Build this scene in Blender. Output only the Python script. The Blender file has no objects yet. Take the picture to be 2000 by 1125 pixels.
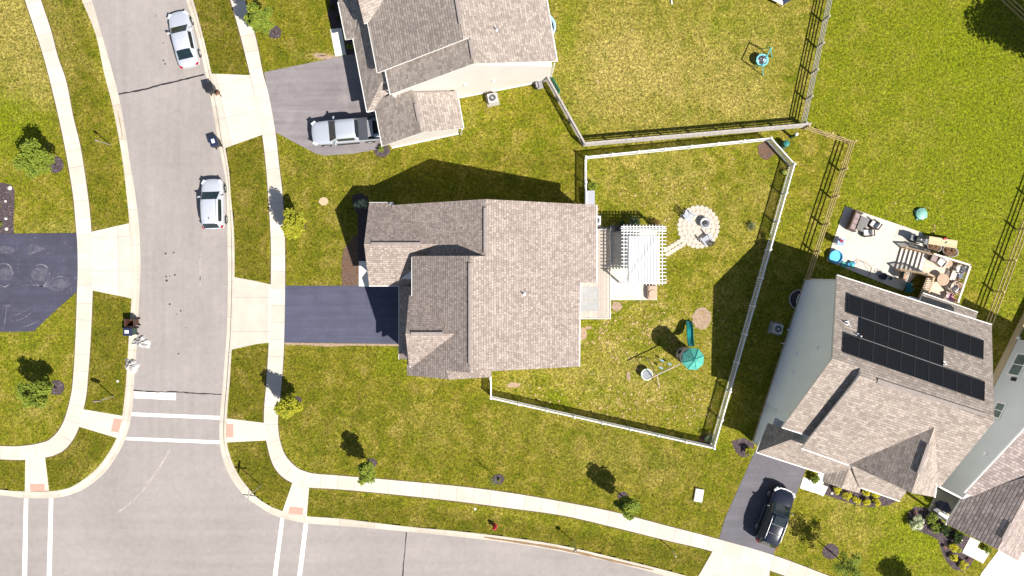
import bpy, bmesh, math, random
import numpy as np
from mathutils import Vector, Matrix

# ---------------------------------------------------------------- camera, sky, sun, exposure
S = 23.0            # ground pixels of the photograph per metre
H = 58.0            # height of the drone camera above the ground (m)
NX, NY = 1000.0, 535.0   # pixel straight below the camera
sc = bpy.context.scene
col = sc.collection
cam = bpy.data.cameras.new('camera'); camo = bpy.data.objects.new('camera', cam); col.objects.link(camo)
camo.location = (0, 0, H); camo.rotation_euler = (0, 0, 0)
FW = 2000.0 / S
cam.sensor_width = 36.0; cam.sensor_fit = 'HORIZONTAL'
cam.lens = 36.0 * H / FW
cam.shift_y = -((562.5 - NY) / S) / FW
cam.clip_start = 1.0; cam.clip_end = 3000.0
sc.camera = camo

SUN = Vector((0.67, -0.57, 1.0)).normalized()      # direction towards the sun
elev = math.asin(SUN.z); azim = math.atan2(SUN.x, SUN.y)
w = bpy.data.worlds.new("World"); sc.world = w; w.use_nodes = True
nt = w.node_tree; bg = nt.nodes['Background']
sky = nt.nodes.new('ShaderNodeTexSky'); sky.sky_type = 'NISHITA'; sky.sun_disc = False
sky.sun_elevation = elev; sky.sun_rotation = azim
nt.links.new(sky.outputs[0], bg.inputs[0]); bg.inputs[1].default_value = 0.062
sl = bpy.data.lights.new('sun', 'SUN'); sl.energy = 5.0; sl.angle = math.radians(0.5); sl.color = (1.0, 0.955, 0.89)
slo = bpy.data.objects.new('sun', sl); col.objects.link(slo)
slo.rotation_euler = SUN.to_track_quat('Z', 'Y').to_euler(); slo.location = (30, -25, 70)
sc.view_settings.view_transform = 'Standard'; sc.view_settings.look = 'None'
sc.view_settings.exposure = 0.66; sc.view_settings.gamma = 1.0

# ---------------------------------------------------------------- small helpers
def W(px, py, z=0.0):
    k = (H - z) / H / S
    return Vector(((px - NX) * k, (NY - py) * k, z))
def tag(o, label=None, cat=None, group=None, kind=None):
    if label: o['label'] = label
    if cat: o['category'] = cat
    if group: o['group'] = group
    if kind: o['kind'] = kind
    return o
def thing(name, label, cat, loc=(0, 0, 0), rz=0.0, group=None):
    o = bpy.data.objects.new(name, None); col.objects.link(o)
    o.empty_display_size = 0.3
    o.location = loc; o.rotation_euler = (0, 0, rz)
    return tag(o, label, cat, group)
class MB:
    """collects shapes; build() links them as ONE mesh object"""
    def __init__(s):
        s.v = []; s.f = []; s.mi = []; s.uv = []; s.M = Matrix.Identity(4)
    def add(s, vs, fs, mat=0, uvs=None):
        b = len(s.v)
        s.v += [tuple(s.M @ Vector(p)) for p in vs]
        for i, f in enumerate(fs):
            s.f.append([b + k for k in f]); s.mi.append(mat)
            s.uv.append(uvs[i] if uvs else [(0, 0)] * len(f))
    def box(s, c, d, rz=0.0, mat=0, R=None):
        x, y, z = d[0] / 2, d[1] / 2, d[2] / 2
        Rm = R if R is not None else Matrix.Rotation(rz, 3, 'Z')
        C = Vector(c)
        vs = [C + Rm @ Vector((sx * x, sy * y, sz * z)) for sz in (-1, 1) for sy in (-1, 1) for sx in (-1, 1)]
        s.add(vs, [(0, 2, 3, 1), (4, 5, 7, 6), (0, 1, 5, 4), (2, 6, 7, 3), (0, 4, 6, 2), (1, 3, 7, 5)], mat)
    def bar(s, p, q, a, b, mat=0):
        """box beam from p to q, a wide (level), b tall"""
        p = Vector(p); q = Vector(q); d = q - p; L = d.length
        if L < 1e-6: return
        x = d / L
        y = Vector((0, 0, 1)).cross(x)
        if y.length < 1e-4: y = Vector((0, 1, 0))
        y.normalize(); z = x.cross(y)
        R = Matrix((x, y, z)).transposed()
        s.box((p + q) / 2, (L, a, b), R=R, mat=mat)
    def tube(s, pts, r, n=8, mat=0, cap=True):
        pts = [Vector(p) for p in pts]
        rs = r if isinstance(r, (list, tuple)) else [r] * len(pts)
        vs = []; fs = []
        ref = None
        for i, p in enumerate(pts):
            t = (pts[min(i + 1, len(pts) - 1)] - pts[max(i - 1, 0)]).normalized()
            if ref is None:
                ref = Vector((0, 0, 1)).cross(t)
                if ref.length < 1e-3: ref = Vector((1, 0, 0))
            ref = (ref - t * ref.dot(t)).normalized(); b = t.cross(ref)
            for k in range(n):
                a = 2 * math.pi * k / n
                vs.append(p + (ref * math.cos(a) + b * math.sin(a)) * rs[i])
        for i in range(len(pts) - 1):
            for k in range(n):
                fs.append((i * n + k, i * n + (k + 1) % n, (i + 1) * n + (k + 1) % n, (i + 1) * n + k))
        if cap:
            fs.append(tuple(range(n - 1, -1, -1))); fs.append(tuple((len(pts) - 1) * n + k for k in range(n)))
        s.add(vs, fs, mat)
    def lathe(s, prof, c=(0, 0, 0), n=20, mat=0, closed=False):
        C = Vector(c); vs = []; fs = []
        m = len(prof)
        for (r, z) in prof:
            for k in range(n):
                a = 2 * math.pi * k / n
                vs.append(C + Vector((r * math.cos(a), r * math.sin(a), z)))
        for i in range(m - 1 if not closed else m):
            j = (i + 1) % m
            for k in range(n):
                fs.append((i * n + k, i * n + (k + 1) % n, j * n + (k + 1) % n, j * n + k))
        if not closed:
            if prof[0][0] > 1e-4: fs.append(tuple(range(n - 1, -1, -1)))
            if prof[-1][0] > 1e-4: fs.append(tuple((m - 1) * n + k for k in range(n)))
        s.add(vs, fs, mat)
    def prism(s, poly, z0, z1, mat=0):
        """vertical prism over a world outline"""
        n = len(poly)
        ar = sum(poly[i][0] * poly[(i + 1) % n][1] - poly[(i + 1) % n][0] * poly[i][1] for i in range(n))
        if ar < 0: poly = list(reversed(poly))
        vs = [(p[0], p[1], z0) for p in poly] + [(p[0], p[1], z1) for p in poly]
        fs = [tuple(range(n - 1, -1, -1)), tuple(range(n, 2 * n))]
        fs += [(i, (i + 1) % n, n + (i + 1) % n, n + i) for i in range(n)]
        s.add(vs, fs, mat)
    def extrude(s, pts, vec, mat=0):
        """any flat outline swept along vec"""
        n = len(pts); pts = [Vector(p) for p in pts]; vec = Vector(vec)
        vs = pts + [p + vec for p in pts]
        fs = [tuple(range(n)), tuple(range(2 * n - 1, n - 1, -1))]
        fs += [((i + 1) % n, i, n + i, n + (i + 1) % n) for i in range(n)]
        s.add(vs, fs, mat)
    def build(s, name, mats, parent=None, smooth=False, world=False, bevel=0.0, subsurf=0, fixn=True):
        me = bpy.data.meshes.new(name)
        vs = s.v
        if world and parent is not None:
            L = parent.location
            vs = [(a - L[0], b - L[1], c - L[2]) for a, b, c in vs]
        me.from_pydata(vs, [], s.f)
        if not isinstance(mats, (list, tuple)): mats = [mats]
        for m in mats: me.materials.append(m)
        me.polygons.foreach_set('material_index', s.mi)
        if any(u != (0, 0) for f in s.uv for u in f[:2]):
            ul = me.uv_layers.new(name='UVMap')
            ul.data.foreach_set('uv', [c for f in s.uv for u in f for c in u])
        if smooth: me.polygons.foreach_set('use_smooth', [True] * len(me.polygons))
        if fixn:
            bm = bmesh.new(); bm.from_mesh(me)
            bmesh.ops.recalc_face_normals(bm, faces=bm.faces)
            bm.to_mesh(me); bm.free()
        me.update()
        o = bpy.data.objects.new(name, me); col.objects.link(o)
        if parent is not None: o.parent = parent
        if bevel:
            b = o.modifiers.new('bevel', 'BEVEL'); b.width = bevel; b.segments = 2; b.limit_method = 'ANGLE'
        if subsurf:
            b = o.modifiers.new('sub', 'SUBSURF'); b.levels = subsurf; b.render_levels = subsurf
        return o
def one(name, mats, fn, parent=None, **k):
    m = MB(); fn(m); return m.build(name, mats, parent, **k)
def split(o):
    """every loose piece of o becomes an object of its own"""
    me = o.data; par = list(range(len(me.vertices)))
    def fd(i):
        while par[i] != i: par[i] = par[par[i]]; i = par[i]
        return i
    for e in me.edges: par[fd(e.vertices[0])] = fd(e.vertices[1])
    isl = {}
    for p in me.polygons: isl.setdefault(fd(p.vertices[0]), []).append(p.index)
    out = []
    for k, ps in isl.items():
        ids = sorted({v for p in ps for v in me.polygons[p].vertices}); mp = {v: i for i, v in enumerate(ids)}
        m2 = bpy.data.meshes.new(o.name.split('.')[0])
        m2.from_pydata([me.vertices[v].co[:] for v in ids], [], [[mp[v] for v in me.polygons[p].vertices] for p in ps])
        for m in me.materials: m2.materials.append(m)
        m2.polygons.foreach_set('material_index', [me.polygons[p].material_index for p in ps]); m2.update()
        c = bpy.data.objects.new(o.name.split('.')[0], m2); col.objects.link(c); c.parent = o.parent; out.append(c)
    bpy.data.objects.remove(o); return out
def copy_tree(o, parent=None):
    c = o.copy(); col.objects.link(c)
    if parent is not None: c.parent = parent
    for ch in list(o.children): copy_tree(ch, c)
    return c
def arc_pts(cx, cy, z, r, a0, a1, n):
    return [(cx + r * math.cos(a0 + (a1 - a0) * i / n), cy + r * math.sin(a0 + (a1 - a0) * i / n), z) for i in range(n + 1)]

# ---------------------------------------------------------------- materials
def newmat(name):
    m = bpy.data.materials.new(name); m.use_nodes = True
    return m, m.node_tree, m.node_tree.nodes['Principled BSDF']
def N(nt, typ, **kw):
    n = nt.nodes.new(typ)
    for k, v in kw.items(): setattr(n, k, v)
    return n
def noise(nt, vec, scale, detail=4, rough=0.55, dist=0.0):
    n = N(nt, 'ShaderNodeTexNoise'); n.inputs['Scale'].default_value = scale
    n.inputs['Detail'].default_value = detail; n.inputs['Roughness'].default_value = rough; n.inputs['Distortion'].default_value = dist
    if vec is not None: nt.links.new(vec, n.inputs['Vector'])
    return n.outputs['Fac']
def ramp(nt, fac, stops):
    r = N(nt, 'ShaderNodeValToRGB'); e = r.color_ramp.elements
    while len(e) < len(stops): e.new(0.5)
    for i, (p, c) in enumerate(stops):
        e[i].position = p; e[i].color = (c[0], c[1], c[2], 1) if isinstance(c, (tuple, list)) else (c, c, c, 1)
    nt.links.new(fac, r.inputs[0]); return r.outputs[0]
def mixc(nt, fac, a, b, mode='MIX'):
    m = N(nt, 'ShaderNodeMix', data_type='RGBA', blend_type=mode)
    for sock, v in ((m.inputs[0], fac), (m.inputs[6], a), (m.inputs[7], b)):
        if hasattr(v, 'links'): nt.links.new(v, sock)
        elif isinstance(v, (tuple, list)): sock.default_value = (v[0], v[1], v[2], 1)
        else: sock.default_value = v
    return m.outputs[2]
def math_(nt, op, a, b=None, c=None):
    m = N(nt, 'ShaderNodeMath', operation=op)
    for i, v in enumerate((a, b, c)):
        if v is None: continue
        if hasattr(v, 'links'): nt.links.new(v, m.inputs[i])
        else: m.inputs[i].default_value = v
    return m.outputs[0]
def coord(nt, which='Object'):
    return N(nt, 'ShaderNodeTexCoord').outputs[which]
def bump(nt, bs, h, strength, dist=0.02):
    b = N(nt, 'ShaderNodeBump'); b.inputs['Strength'].default_value = strength; b.inputs['Distance'].default_value = dist
    nt.links.new(h, b.inputs['Height']); nt.links.new(b.outputs[0], bs.inputs['Normal'])
def pm(name, c, c2=None, scale=6.0, rough=0.7, metal=0.0, bmp=0.0, coat=0.0, detail=4, lo=0.3, hi=0.7, spec=None):
    """plain surface with mottling between c and c2"""
    m, nt, bs = newmat(name)
    if c2 is None: c2 = tuple(x * 0.82 for x in c)
    f = noise(nt, coord(nt), scale, detail)
    nt.links.new(ramp(nt, f, [(lo, c2), (hi, c)]), bs.inputs['Base Color'])
    bs.inputs['Roughness'].default_value = rough; bs.inputs['Metallic'].default_value = metal
    if coat: bs.inputs['Coat Weight'].default_value = coat; bs.inputs['Coat Roughness'].default_value = 0.04
    if spec is not None: bs.inputs['Specular IOR Level'].default_value = spec
    if bmp: bump(nt, bs, noise(nt, coord(nt), scale * 6, 3), bmp)
    return m

def grass_material():
    m, nt, bs = newmat('grass')
    v = coord(nt)
    at = N(nt, 'ShaderNodeAttribute', attribute_name='lawn'); sep = N(nt, 'ShaderNodeSeparateColor')
    nt.links.new(at.outputs['Color'], sep.inputs[0])
    dry, lush, deep = sep.outputs[0], sep.outputs[1], sep.outputs[2]
    big = noise(nt, v, 0.16, 5, 0.6); mid = noise(nt, v, 0.7, 6, 0.68, 0.8)
    fine = noise(nt, v, 5.5, 5, 0.75, 1.0); vfine = noise(nt, v, 17.0, 3, 0.7, 0.6)
    base = ramp(nt, mid, [(0.30, (0.098, 0.112, 0.005)), (0.46, (0.148, 0.146, 0.008)), (0.56, (0.184, 0.164, 0.013)), (0.72, (0.250, 0.204, 0.034))])
    # local variation widens what the attribute paints
    pat = math_(nt, 'SUBTRACT', mid, 0.5)
    d2 = math_(nt, 'ADD', dry, math_(nt, 'MULTIPLY', pat, 1.5))
    d2 = math_(nt, 'ADD', d2, math_(nt, 'MULTIPLY', math_(nt, 'SUBTRACT', big, 0.5), 0.7))
    dm = N(nt, 'ShaderNodeClamp'); nt.links.new(d2, dm.inputs[0])
    dryc = ramp(nt, fine, [(0.3, (0.20, 0.162, 0.028)), (0.7, (0.40, 0.315, 0.095))])
    c = mixc(nt, math_(nt, 'MULTIPLY', dm.outputs[0], 0.9), base, dryc)
    l2 = math_(nt, 'ADD', lush, math_(nt, 'MULTIPLY', pat, -0.8))
    lm = N(nt, 'ShaderNodeClamp'); nt.links.new(l2, lm.inputs[0])
    c = mixc(nt, math_(nt, 'MULTIPLY', lm.outputs[0], 0.85), c, ramp(nt, fine, [(0.3, (0.102, 0.138, 0.002)), (0.7, (0.182, 0.208, 0.004))]))
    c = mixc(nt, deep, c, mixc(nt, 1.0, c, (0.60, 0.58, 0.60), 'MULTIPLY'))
    # blades: light and dark flecks
    c = mixc(nt, 0.9, c, ramp(nt, fine, [(0.37, 0.36), (0.5, 1.0), (0.63, 1.85)]), 'MULTIPLY')
    c = mixc(nt, 0.9, c, ramp(nt, vfine, [(0.36, 0.36), (0.5, 1.02), (0.64, 1.8)]), 'MULTIPLY')
    # scattered straw flecks
    st = ramp(nt, noise(nt, v, 8.0, 2, 0.5, 2.0), [(0.66, 0.0), (0.74, 1.0)])
    c = mixc(nt, math_(nt, 'MULTIPLY', st, 0.45), c, (0.36, 0.28, 0.11))
    nt.links.new(c, bs.inputs['Base Color'])
    bs.inputs['Roughness'].default_value = 0.9; bs.inputs['Specular IOR Level'].default_value = 0.15
    bump(nt, bs, math_(nt, 'ADD', fine, vfine), 0.75, 0.10)
    return m

def concrete(name, c, c2, uvjoint=0.0, joint2=0.0, stain=0.35):
    """poured concrete; with uvjoint its control joints run across the strip every uvjoint metres"""
    m, nt, bs = newmat(name)
    v = coord(nt)
    a = noise(nt, v, 0.8, 6, 0.6); b = noise(nt, v, 9.0, 3, 0.6)
    cc = ramp(nt, a, [(0.3, c2), (0.62, c)])
    dt = ramp(nt, noise(nt, v, 1.7, 6, 0.75, 1.2), [(0.60, 0.0), (0.74, 1.0)])
    cc = mixc(nt, math_(nt, 'MULTIPLY', dt, 0.22), cc, (0.30, 0.24, 0.18))
    cc = mixc(nt, stain, cc, ramp(nt, b, [(0.3, 0.86), (0.7, 1.08)]), 'MULTIPLY')
    if uvjoint:
        sx = N(nt, 'ShaderNodeSeparateXYZ'); nt.links.new(coord(nt, 'UV'), sx.inputs[0])
        u = math_(nt, 'DIVIDE', sx.outputs[0], uvjoint)
        fr = math_(nt, 'FRACT', u)
        ln = math_(nt, 'LESS_THAN', fr, 0.022 * 1.5 / uvjoint)
        wn = N(nt, 'ShaderNodeTexWhiteNoise', noise_dimensions='1D'); nt.links.new(math_(nt, 'FLOOR', u), wn.inputs['W'])
        cc = mixc(nt, 1.0, cc, ramp(nt, wn.outputs[0], [(0, 0.90), (1, 1.06)]), 'MULTIPLY')
        if joint2:
            w2 = math_(nt, 'LESS_THAN', math_(nt, 'FRACT', math_(nt, 'DIVIDE', sx.outputs[1], joint2)), 0.02 * 1.5 / joint2)
            ln = math_(nt, 'MAXIMUM', ln, w2)
        cc = mixc(nt, math_(nt, 'MULTIPLY', ln, 0.6), cc, (0.16, 0.14, 0.12))
    nt.links.new(cc, bs.inputs['Base Color']); bs.inputs['Roughness'].default_value = 0.85
    bump(nt, bs, b, 0.12, 0.01)
    return m

def road_material():
    m, nt, bs = newmat('road_asphalt')
    v = coord(nt)
    a = noise(nt, v, 0.14, 5, 0.6); b = noise(nt, v, 2.2, 5, 0.7, 0.4); f = noise(nt, v, 16.0, 3, 0.7)
    mp = N(nt, 'ShaderNodeMapping'); mp.inputs['Scale'].default_value = (1.6, 0.07, 1); nt.links.new(v, mp.inputs[0])
    s1 = noise(nt, mp.outputs[0], 1.0, 4, 0.6)
    mp2 = N(nt, 'ShaderNodeMapping'); mp2.inputs['Scale'].default_value = (0.05, 1.3, 1); nt.links.new(v, mp2.inputs[0])
    s2 = noise(nt, mp2.outputs[0], 1.0, 4, 0.6)
    sy = N(nt, 'ShaderNodeSeparateXYZ'); nt.links.new(v, sy.inputs[0])
    k = N(nt, 'ShaderNodeMapRange'); k.inputs[1].default_value = -20.0; k.inputs[2].default_value = -14.0
    nt.links.new(sy.outputs[1], k.inputs[0])
    c = ramp(nt, a, [(0.3, (0.280, 0.250, 0.232)), (0.7, (0.342, 0.304, 0.282))])
    st = N(nt, 'ShaderNodeMix'); nt.links.new(k.outputs[0], st.inputs[0]); nt.links.new(s2, st.inputs[2]); nt.links.new(s1, st.inputs[3])
    c = mixc(nt, 0.8, c, ramp(nt, st.outputs[0], [(0.3, 0.92), (0.7, 1.07)]), 'MULTIPLY')
    c = mixc(nt, 0.7, c, ramp(nt, b, [(0.3, 0.88), (0.7, 1.10)]), 'MULTIPLY')
    c = mixc(nt, 0.9, c, ramp(nt, f, [(0.3, 0.86), (0.7, 1.10)]), 'MULTIPLY')
    sp = ramp(nt, noise(nt, v, 3.6, 2, 0.5, 3.0), [(0.715, 0.0), (0.75, 1.0)])     # oil flecks, twig marks
    c = mixc(nt, math_(nt, 'MULTIPLY', sp, 0.4), c, (0.07, 0.06, 0.055))
    nt.links.new(c, bs.inputs['Base Color']); bs.inputs['Roughness'].default_value = 0.9
    bump(nt, bs, f, 0.2, 0.01)
    return m

def asphalt(name, c, c2, streak=0.0):
    m, nt, bs = newmat(name)
    v = coord(nt)
    a = noise(nt, v, 0.45, 6, 0.62, 0.8); f = noise(nt, v, 14.0, 3, 0.7)
    cc = ramp(nt, a, [(0.3, c2), (0.7, c)])
    cc = mixc(nt, 0.8, cc, ramp(nt, f, [(0.3, 0.82), (0.7, 1.16)]), 'MULTIPLY')
    mp = N(nt, 'ShaderNodeMapping'); mp.inputs['Scale'].default_value = (0.12, 2.2, 1); nt.links.new(v, mp.inputs[0])
    cc = mixc(nt, 0.8, cc, ramp(nt, noise(nt, mp.outputs[0], 1.0, 5, 0.7, 0.3), [(0.3, 0.80), (0.7, 1.22)]), 'MULTIPLY')
    cc = mixc(nt, math_(nt, 'MULTIPLY', ramp(nt, noise(nt, v, 1.3, 5, 0.8, 1.0), [(0.60, 0.0), (0.75, 1.0)]), 0.28), cc, tuple(x * 2.1 for x in c))
    if streak:
        w1 = ramp(nt, noise(nt, v, 0.8, 6, 0.72, 2.6), [(0.60, 0.0), (0.68, 1.0)])
        w1 = math_(nt, 'MULTIPLY', w1, ramp(nt, noise(nt, v, 5.0, 4, 0.8, 1.5), [(0.42, 0.0), (0.66, 1.0)]))
        cc = mixc(nt, math_(nt, 'MULTIPLY', w1, streak), cc, (0.30, 0.29, 0.32))
    nt.links.new(cc, bs.inputs['Base Color']); bs.inputs['Roughness'].default_value = 0.75
    bump(nt, bs, f, 0.25, 0.01)
    return m

def shingle(name, ca, cb, cm, row=0.25, wid=0.55, lap=0.35):
    m, nt, bs = newmat(name)
    uv = coord(nt, 'UV')
    br = N(nt, 'ShaderNodeTexBrick'); nt.links.new(uv, br.inputs['Vector'])
    br.offset = 0.37; br.offset_frequency = 2; br.squash = 0.8; br.squash_frequency = 3
    br.inputs['Scale'].default_value = 1.0
    br.inputs['Color1'].default_value = (*ca, 1); br.inputs['Color2'].default_value = (*cb, 1); br.inputs['Mortar'].default_value = (*cm, 1)
    br.inputs['Mortar Size'].default_value = 0.012; br.inputs['Mortar Smooth'].default_value = 0.3
    br.inputs['Brick Width'].default_value = wid; br.inputs['Row Height'].default_value = row
    sx = N(nt, 'ShaderNodeSeparateXYZ'); nt.links.new(uv, sx.inputs[0])
    fr = math_(nt, 'FRACT', math_(nt, 'DIVIDE', sx.outputs[1], row))
    c = mixc(nt, 0.9, br.outputs[0], ramp(nt, noise(nt, uv, 0.45, 5, 0.65), [(0.3, 0.90), (0.7, 1.08)]), 'MULTIPLY')
    c = mixc(nt, 0.9, c, ramp(nt, noise(nt, uv, 9.0, 3, 0.7), [(0.36, 0.78), (0.64, 1.22)]), 'MULTIPLY')
    nt.links.new(c, bs.inputs['Base Color']); bs.inputs['Roughness'].default_value = 0.92; bs.inputs['Specular IOR Level'].default_value = 0.2
    hgt = math_(nt, 'MINIMUM', math_(nt, 'MULTIPLY', fr, 6.0), 1.0)
    bump(nt, bs, hgt, lap * 2, 0.03)
    ln = ramp(nt, fr, [(0.0, 0.62), (0.16, 1.0)])  # shade at the shingle butts, painted into the colour of every course
    c = mixc(nt, 1.0, c, ln, 'MULTIPLY'); nt.links.new(c, bs.inputs['Base Color'])
    return m

def siding(name, c, row=0.16, vertical=False):
    m, nt, bs = newmat(name)
    v = coord(nt); sx = N(nt, 'ShaderNodeSeparateXYZ'); nt.links.new(v, sx.inputs[0])
    fr = math_(nt, 'FRACT', math_(nt, 'DIVIDE', sx.outputs[2], row))
    ln = math_(nt, 'LESS_THAN', fr, 0.10)
    cc = mixc(nt, math_(nt, 'MULTIPLY', ln, 0.25), c, tuple(x * 0.5 for x in c))
    cc = mixc(nt, 0.6, cc, ramp(nt, noise(nt, v, 0.7, 4), [(0.3, 0.94), (0.7, 1.05)]), 'MULTIPLY')
    nt.links.new(cc, bs.inputs['Base Color']); bs.inputs['Roughness'].default_value = 0.6
    bump(nt, bs, math_(nt, 'SUBTRACT', 1.0, fr), 0.25, 0.02)
    return m

def planks(name, c, c2, width=0.14, axis=1, rough=0.8, gap=0.08):
    m, nt, bs = newmat(name)
    v = coord(nt); sx = N(nt, 'ShaderNodeSeparateXYZ'); nt.links.new(v, sx.inputs[0])
    q = math_(nt, 'DIVIDE', sx.outputs[axis], width)
    wn = N(nt, 'ShaderNodeTexWhiteNoise', noise_dimensions='1D'); nt.links.new(math_(nt, 'FLOOR', q), wn.inputs['W'])
    cc = ramp(nt, wn.outputs[0], [(0, c2), (1, c)])
    cc = mixc(nt, 0.8, cc, ramp(nt, noise(nt, v, 5, 4, 0.7), [(0.3, 0.84), (0.7, 1.12)]), 'MULTIPLY')
    ln = math_(nt, 'LESS_THAN', math_(nt, 'FRACT', q), gap)
    cc = mixc(nt, math_(nt, 'MULTIPLY', ln, 0.7), cc, (0.05, 0.045, 0.04))
    nt.links.new(cc, bs.inputs['Base Color']); bs.inputs['Roughness'].default_value = rough
    return m

def leafmat(name, c, c2, scale=2.2):
    m, nt, bs = newmat(name)
    v = coord(nt)
    cc = ramp(nt, noise(nt, v, scale, 3, 0.6), [(0.3, c2), (0.7, c)])
    cc = mixc(nt, 0.8, cc, ramp(nt, noise(nt, v, 12, 2, 0.6), [(0.3, 0.65), (0.7, 1.35)]), 'MULTIPLY')
    nt.links.new(cc, bs.inputs['Base Color']); bs.inputs['Roughness'].default_value = 0.6; bs.inputs['Specular IOR Level'].default_value = 0.25
    tr = N(nt, 'ShaderNodeBsdfTranslucent'); nt.links.new(cc, tr.inputs[0])
    mx = N(nt, 'ShaderNodeMixShader'); mx.inputs[0].default_value = 0.28
    nt.links.new(bs.outputs[0], mx.inputs[1]); nt.links.new(tr.outputs[0], mx.inputs[2])
    nt.links.new(mx.outputs[0], nt.nodes['Material Output'].inputs[0])
    return m

def paint(name, c, metal=0.35, rough=0.3):
    m, nt, bs = newmat(name)
    f = noise(nt, coord(nt), 220.0, 2)
    nt.links.new(ramp(nt, f, [(0.3, tuple(x * 0.9 for x in c)), (0.7, c)]), bs.inputs['Base Color'])
    bs.inputs['Metallic'].default_value = metal; bs.inputs['Roughness'].default_value = rough
    bs.inputs['Coat Weight'].default_value = 1.0; bs.inputs['Coat Roughness'].default_value = 0.03
    return m

M = {}
M['grass'] = grass_material(); M['road'] = road_material()
M['walk'] = concrete('sidewalk_concrete', (0.62, 0.555, 0.465), (0.54, 0.48, 0.40), 1.45)
M['kerb'] = concrete('kerb_concrete', (0.55, 0.49, 0.405), (0.46, 0.40, 0.325), 3.0)
M['apron'] = concrete('apron_concrete', (0.60, 0.535, 0.455), (0.525, 0.465, 0.395), 4.2, 2.9)
M['ramp'] = concrete('ramp_concrete', (0.62, 0.555, 0.465), (0.55, 0.49, 0.41))
M['patio'] = concrete('patio_concrete', (0.60, 0.555, 0.475), (0.54, 0.495, 0.425), 3.6, 3.4, 0.2)
M['brightwalk'] = concrete('bright_concrete', (0.80, 0.77, 0.70), (0.74, 0.71, 0.65), 0, 0, 0.15)
M['drive_blue'] = asphalt('sealed_blue_asphalt', (0.082, 0.083, 0.128), (0.058, 0.059, 0.094), 0.14)
M['drive_stain'] = asphalt('stained_asphalt', (0.066, 0.064, 0.098), (0.044, 0.043, 0.064), 0.55)
M['drive_grey'] = asphalt('worn_grey_asphalt', (0.245, 0.218, 0.218), (0.178, 0.157, 0.160))
M['drive_dark'] = asphalt('dark_asphalt', (0.125, 0.115, 0.132), (0.088, 0.081, 0.095))
def worn_paint():
    m, nt, bs = newmat('road_paint'); v = coord(nt)
    c = ramp(nt, noise(nt, v, 3.0, 5, 0.7), [(0.3, (0.66, 0.64, 0.60)), (0.6, (0.84, 0.83, 0.80))])
    w_ = ramp(nt, noise(nt, v, 7.0, 5, 0.8, 0.6), [(0.33, 1.0), (0.43, 0.0)])
    c = mixc(nt, math_(nt, 'MULTIPLY', w_, 0.65), c, (0.36, 0.32, 0.29))
    nt.links.new(c, bs.inputs['Base Color']); bs.inputs['Roughness'].default_value = 0.75
    return m
M['line'] = worn_paint()
M['tactile'] = pm('tactile_pad_red', (0.60, 0.32, 0.25), (0.50, 0.26, 0.20), 8, 0.8, bmp=0.3)
M['tar'] = pm('tar_seal', (0.035, 0.028, 0.03), (0.02, 0.017, 0.018), 6, 0.6)
M['mulch'] = pm('dark_mulch', (0.095, 0.066, 0.075), (0.028, 0.019, 0.022), 9, 0.95, bmp=0.8)
M['mulch_brown'] = pm('brown_mulch', (0.20, 0.115, 0.065), (0.065, 0.035, 0.02), 8, 0.95, bmp=0.8)
M['dirt'] = pm('bare_dirt', (0.42, 0.30, 0.21), (0.25, 0.17, 0.11), 4, 0.95, bmp=0.5)
M['shA'] = shingle('taupe_shingle', (0.425, 0.352, 0.308), (0.265, 0.215, 0.187), (0.185, 0.146, 0.126), 0.20, 0.22, 0.20)
M['shB'] = shingle('grey_brown_shingle', (0.415, 0.354, 0.308), (0.260, 0.217, 0.188), (0.22, 0.19, 0.165), 0.22, 0.30, 0.20)
M['shC'] = shingle('tan_shingle', (0.430, 0.362, 0.312), (0.275, 0.227, 0.193), (0.22, 0.183, 0.155), 0.21, 0.36, 0.20)
M['shD'] = shingle('mauve_shingle', (0.42, 0.35, 0.32), (0.26, 0.21, 0.19), (0.13, 0.10, 0.095), 0.24, 0.40, 0.25)
M['trim'] = pm('white_trim', (0.80, 0.78, 0.74), (0.72, 0.70, 0.66), 2, 0.5)
M['vinyl'] = pm('white_vinyl', (0.82, 0.82, 0.82), (0.74, 0.74, 0.75), 3, 0.45)
M['sidA'] = siding('white_siding', (0.68, 0.66, 0.62)); M['sidB'] = siding('cream_siding', (0.64, 0.60, 0.555))
M['sidC'] = siding('pale_blue_siding', (0.88, 0.905, 0.93)); M['sidD'] = siding('grey_siding', (0.56, 0.57, 0.57))
M['found'] = pm('foundation_tan', (0.50, 0.39, 0.24), (0.40, 0.31, 0.19), 3, 0.9)
M['black'] = pm('black_plastic', (0.022, 0.023, 0.026), (0.014, 0.014, 0.016), 5, 0.5)
M['rubber'] = pm('tyre_rubber', (0.025, 0.025, 0.026), (0.016, 0.016, 0.017), 20, 0.85)
M['glass'] = pm('dark_glass', (0.014, 0.030, 0.036), (0.008, 0.014, 0.018), 1.2, 0.06, coat=0.5)
M['pane'] = pm('window_glass', (0.16, 0.20, 0.19), (0.07, 0.09, 0.09), 0.8, 0.05, coat=0.5)
M['alloy'] = pm('alloy_rim', (0.62, 0.62, 0.64), (0.40, 0.40, 0.42), 10, 0.3, 0.6)
M['steel'] = pm('galvanised_steel', (0.55, 0.55, 0.55), (0.42, 0.42, 0.42), 10, 0.45, 0.5)
M['solar'] = None
M['solar'] = pm('solar_glass', (0.012, 0.012, 0.015), (0.009, 0.009, 0.011), 3, 0.5, spec=0.2)
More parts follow.
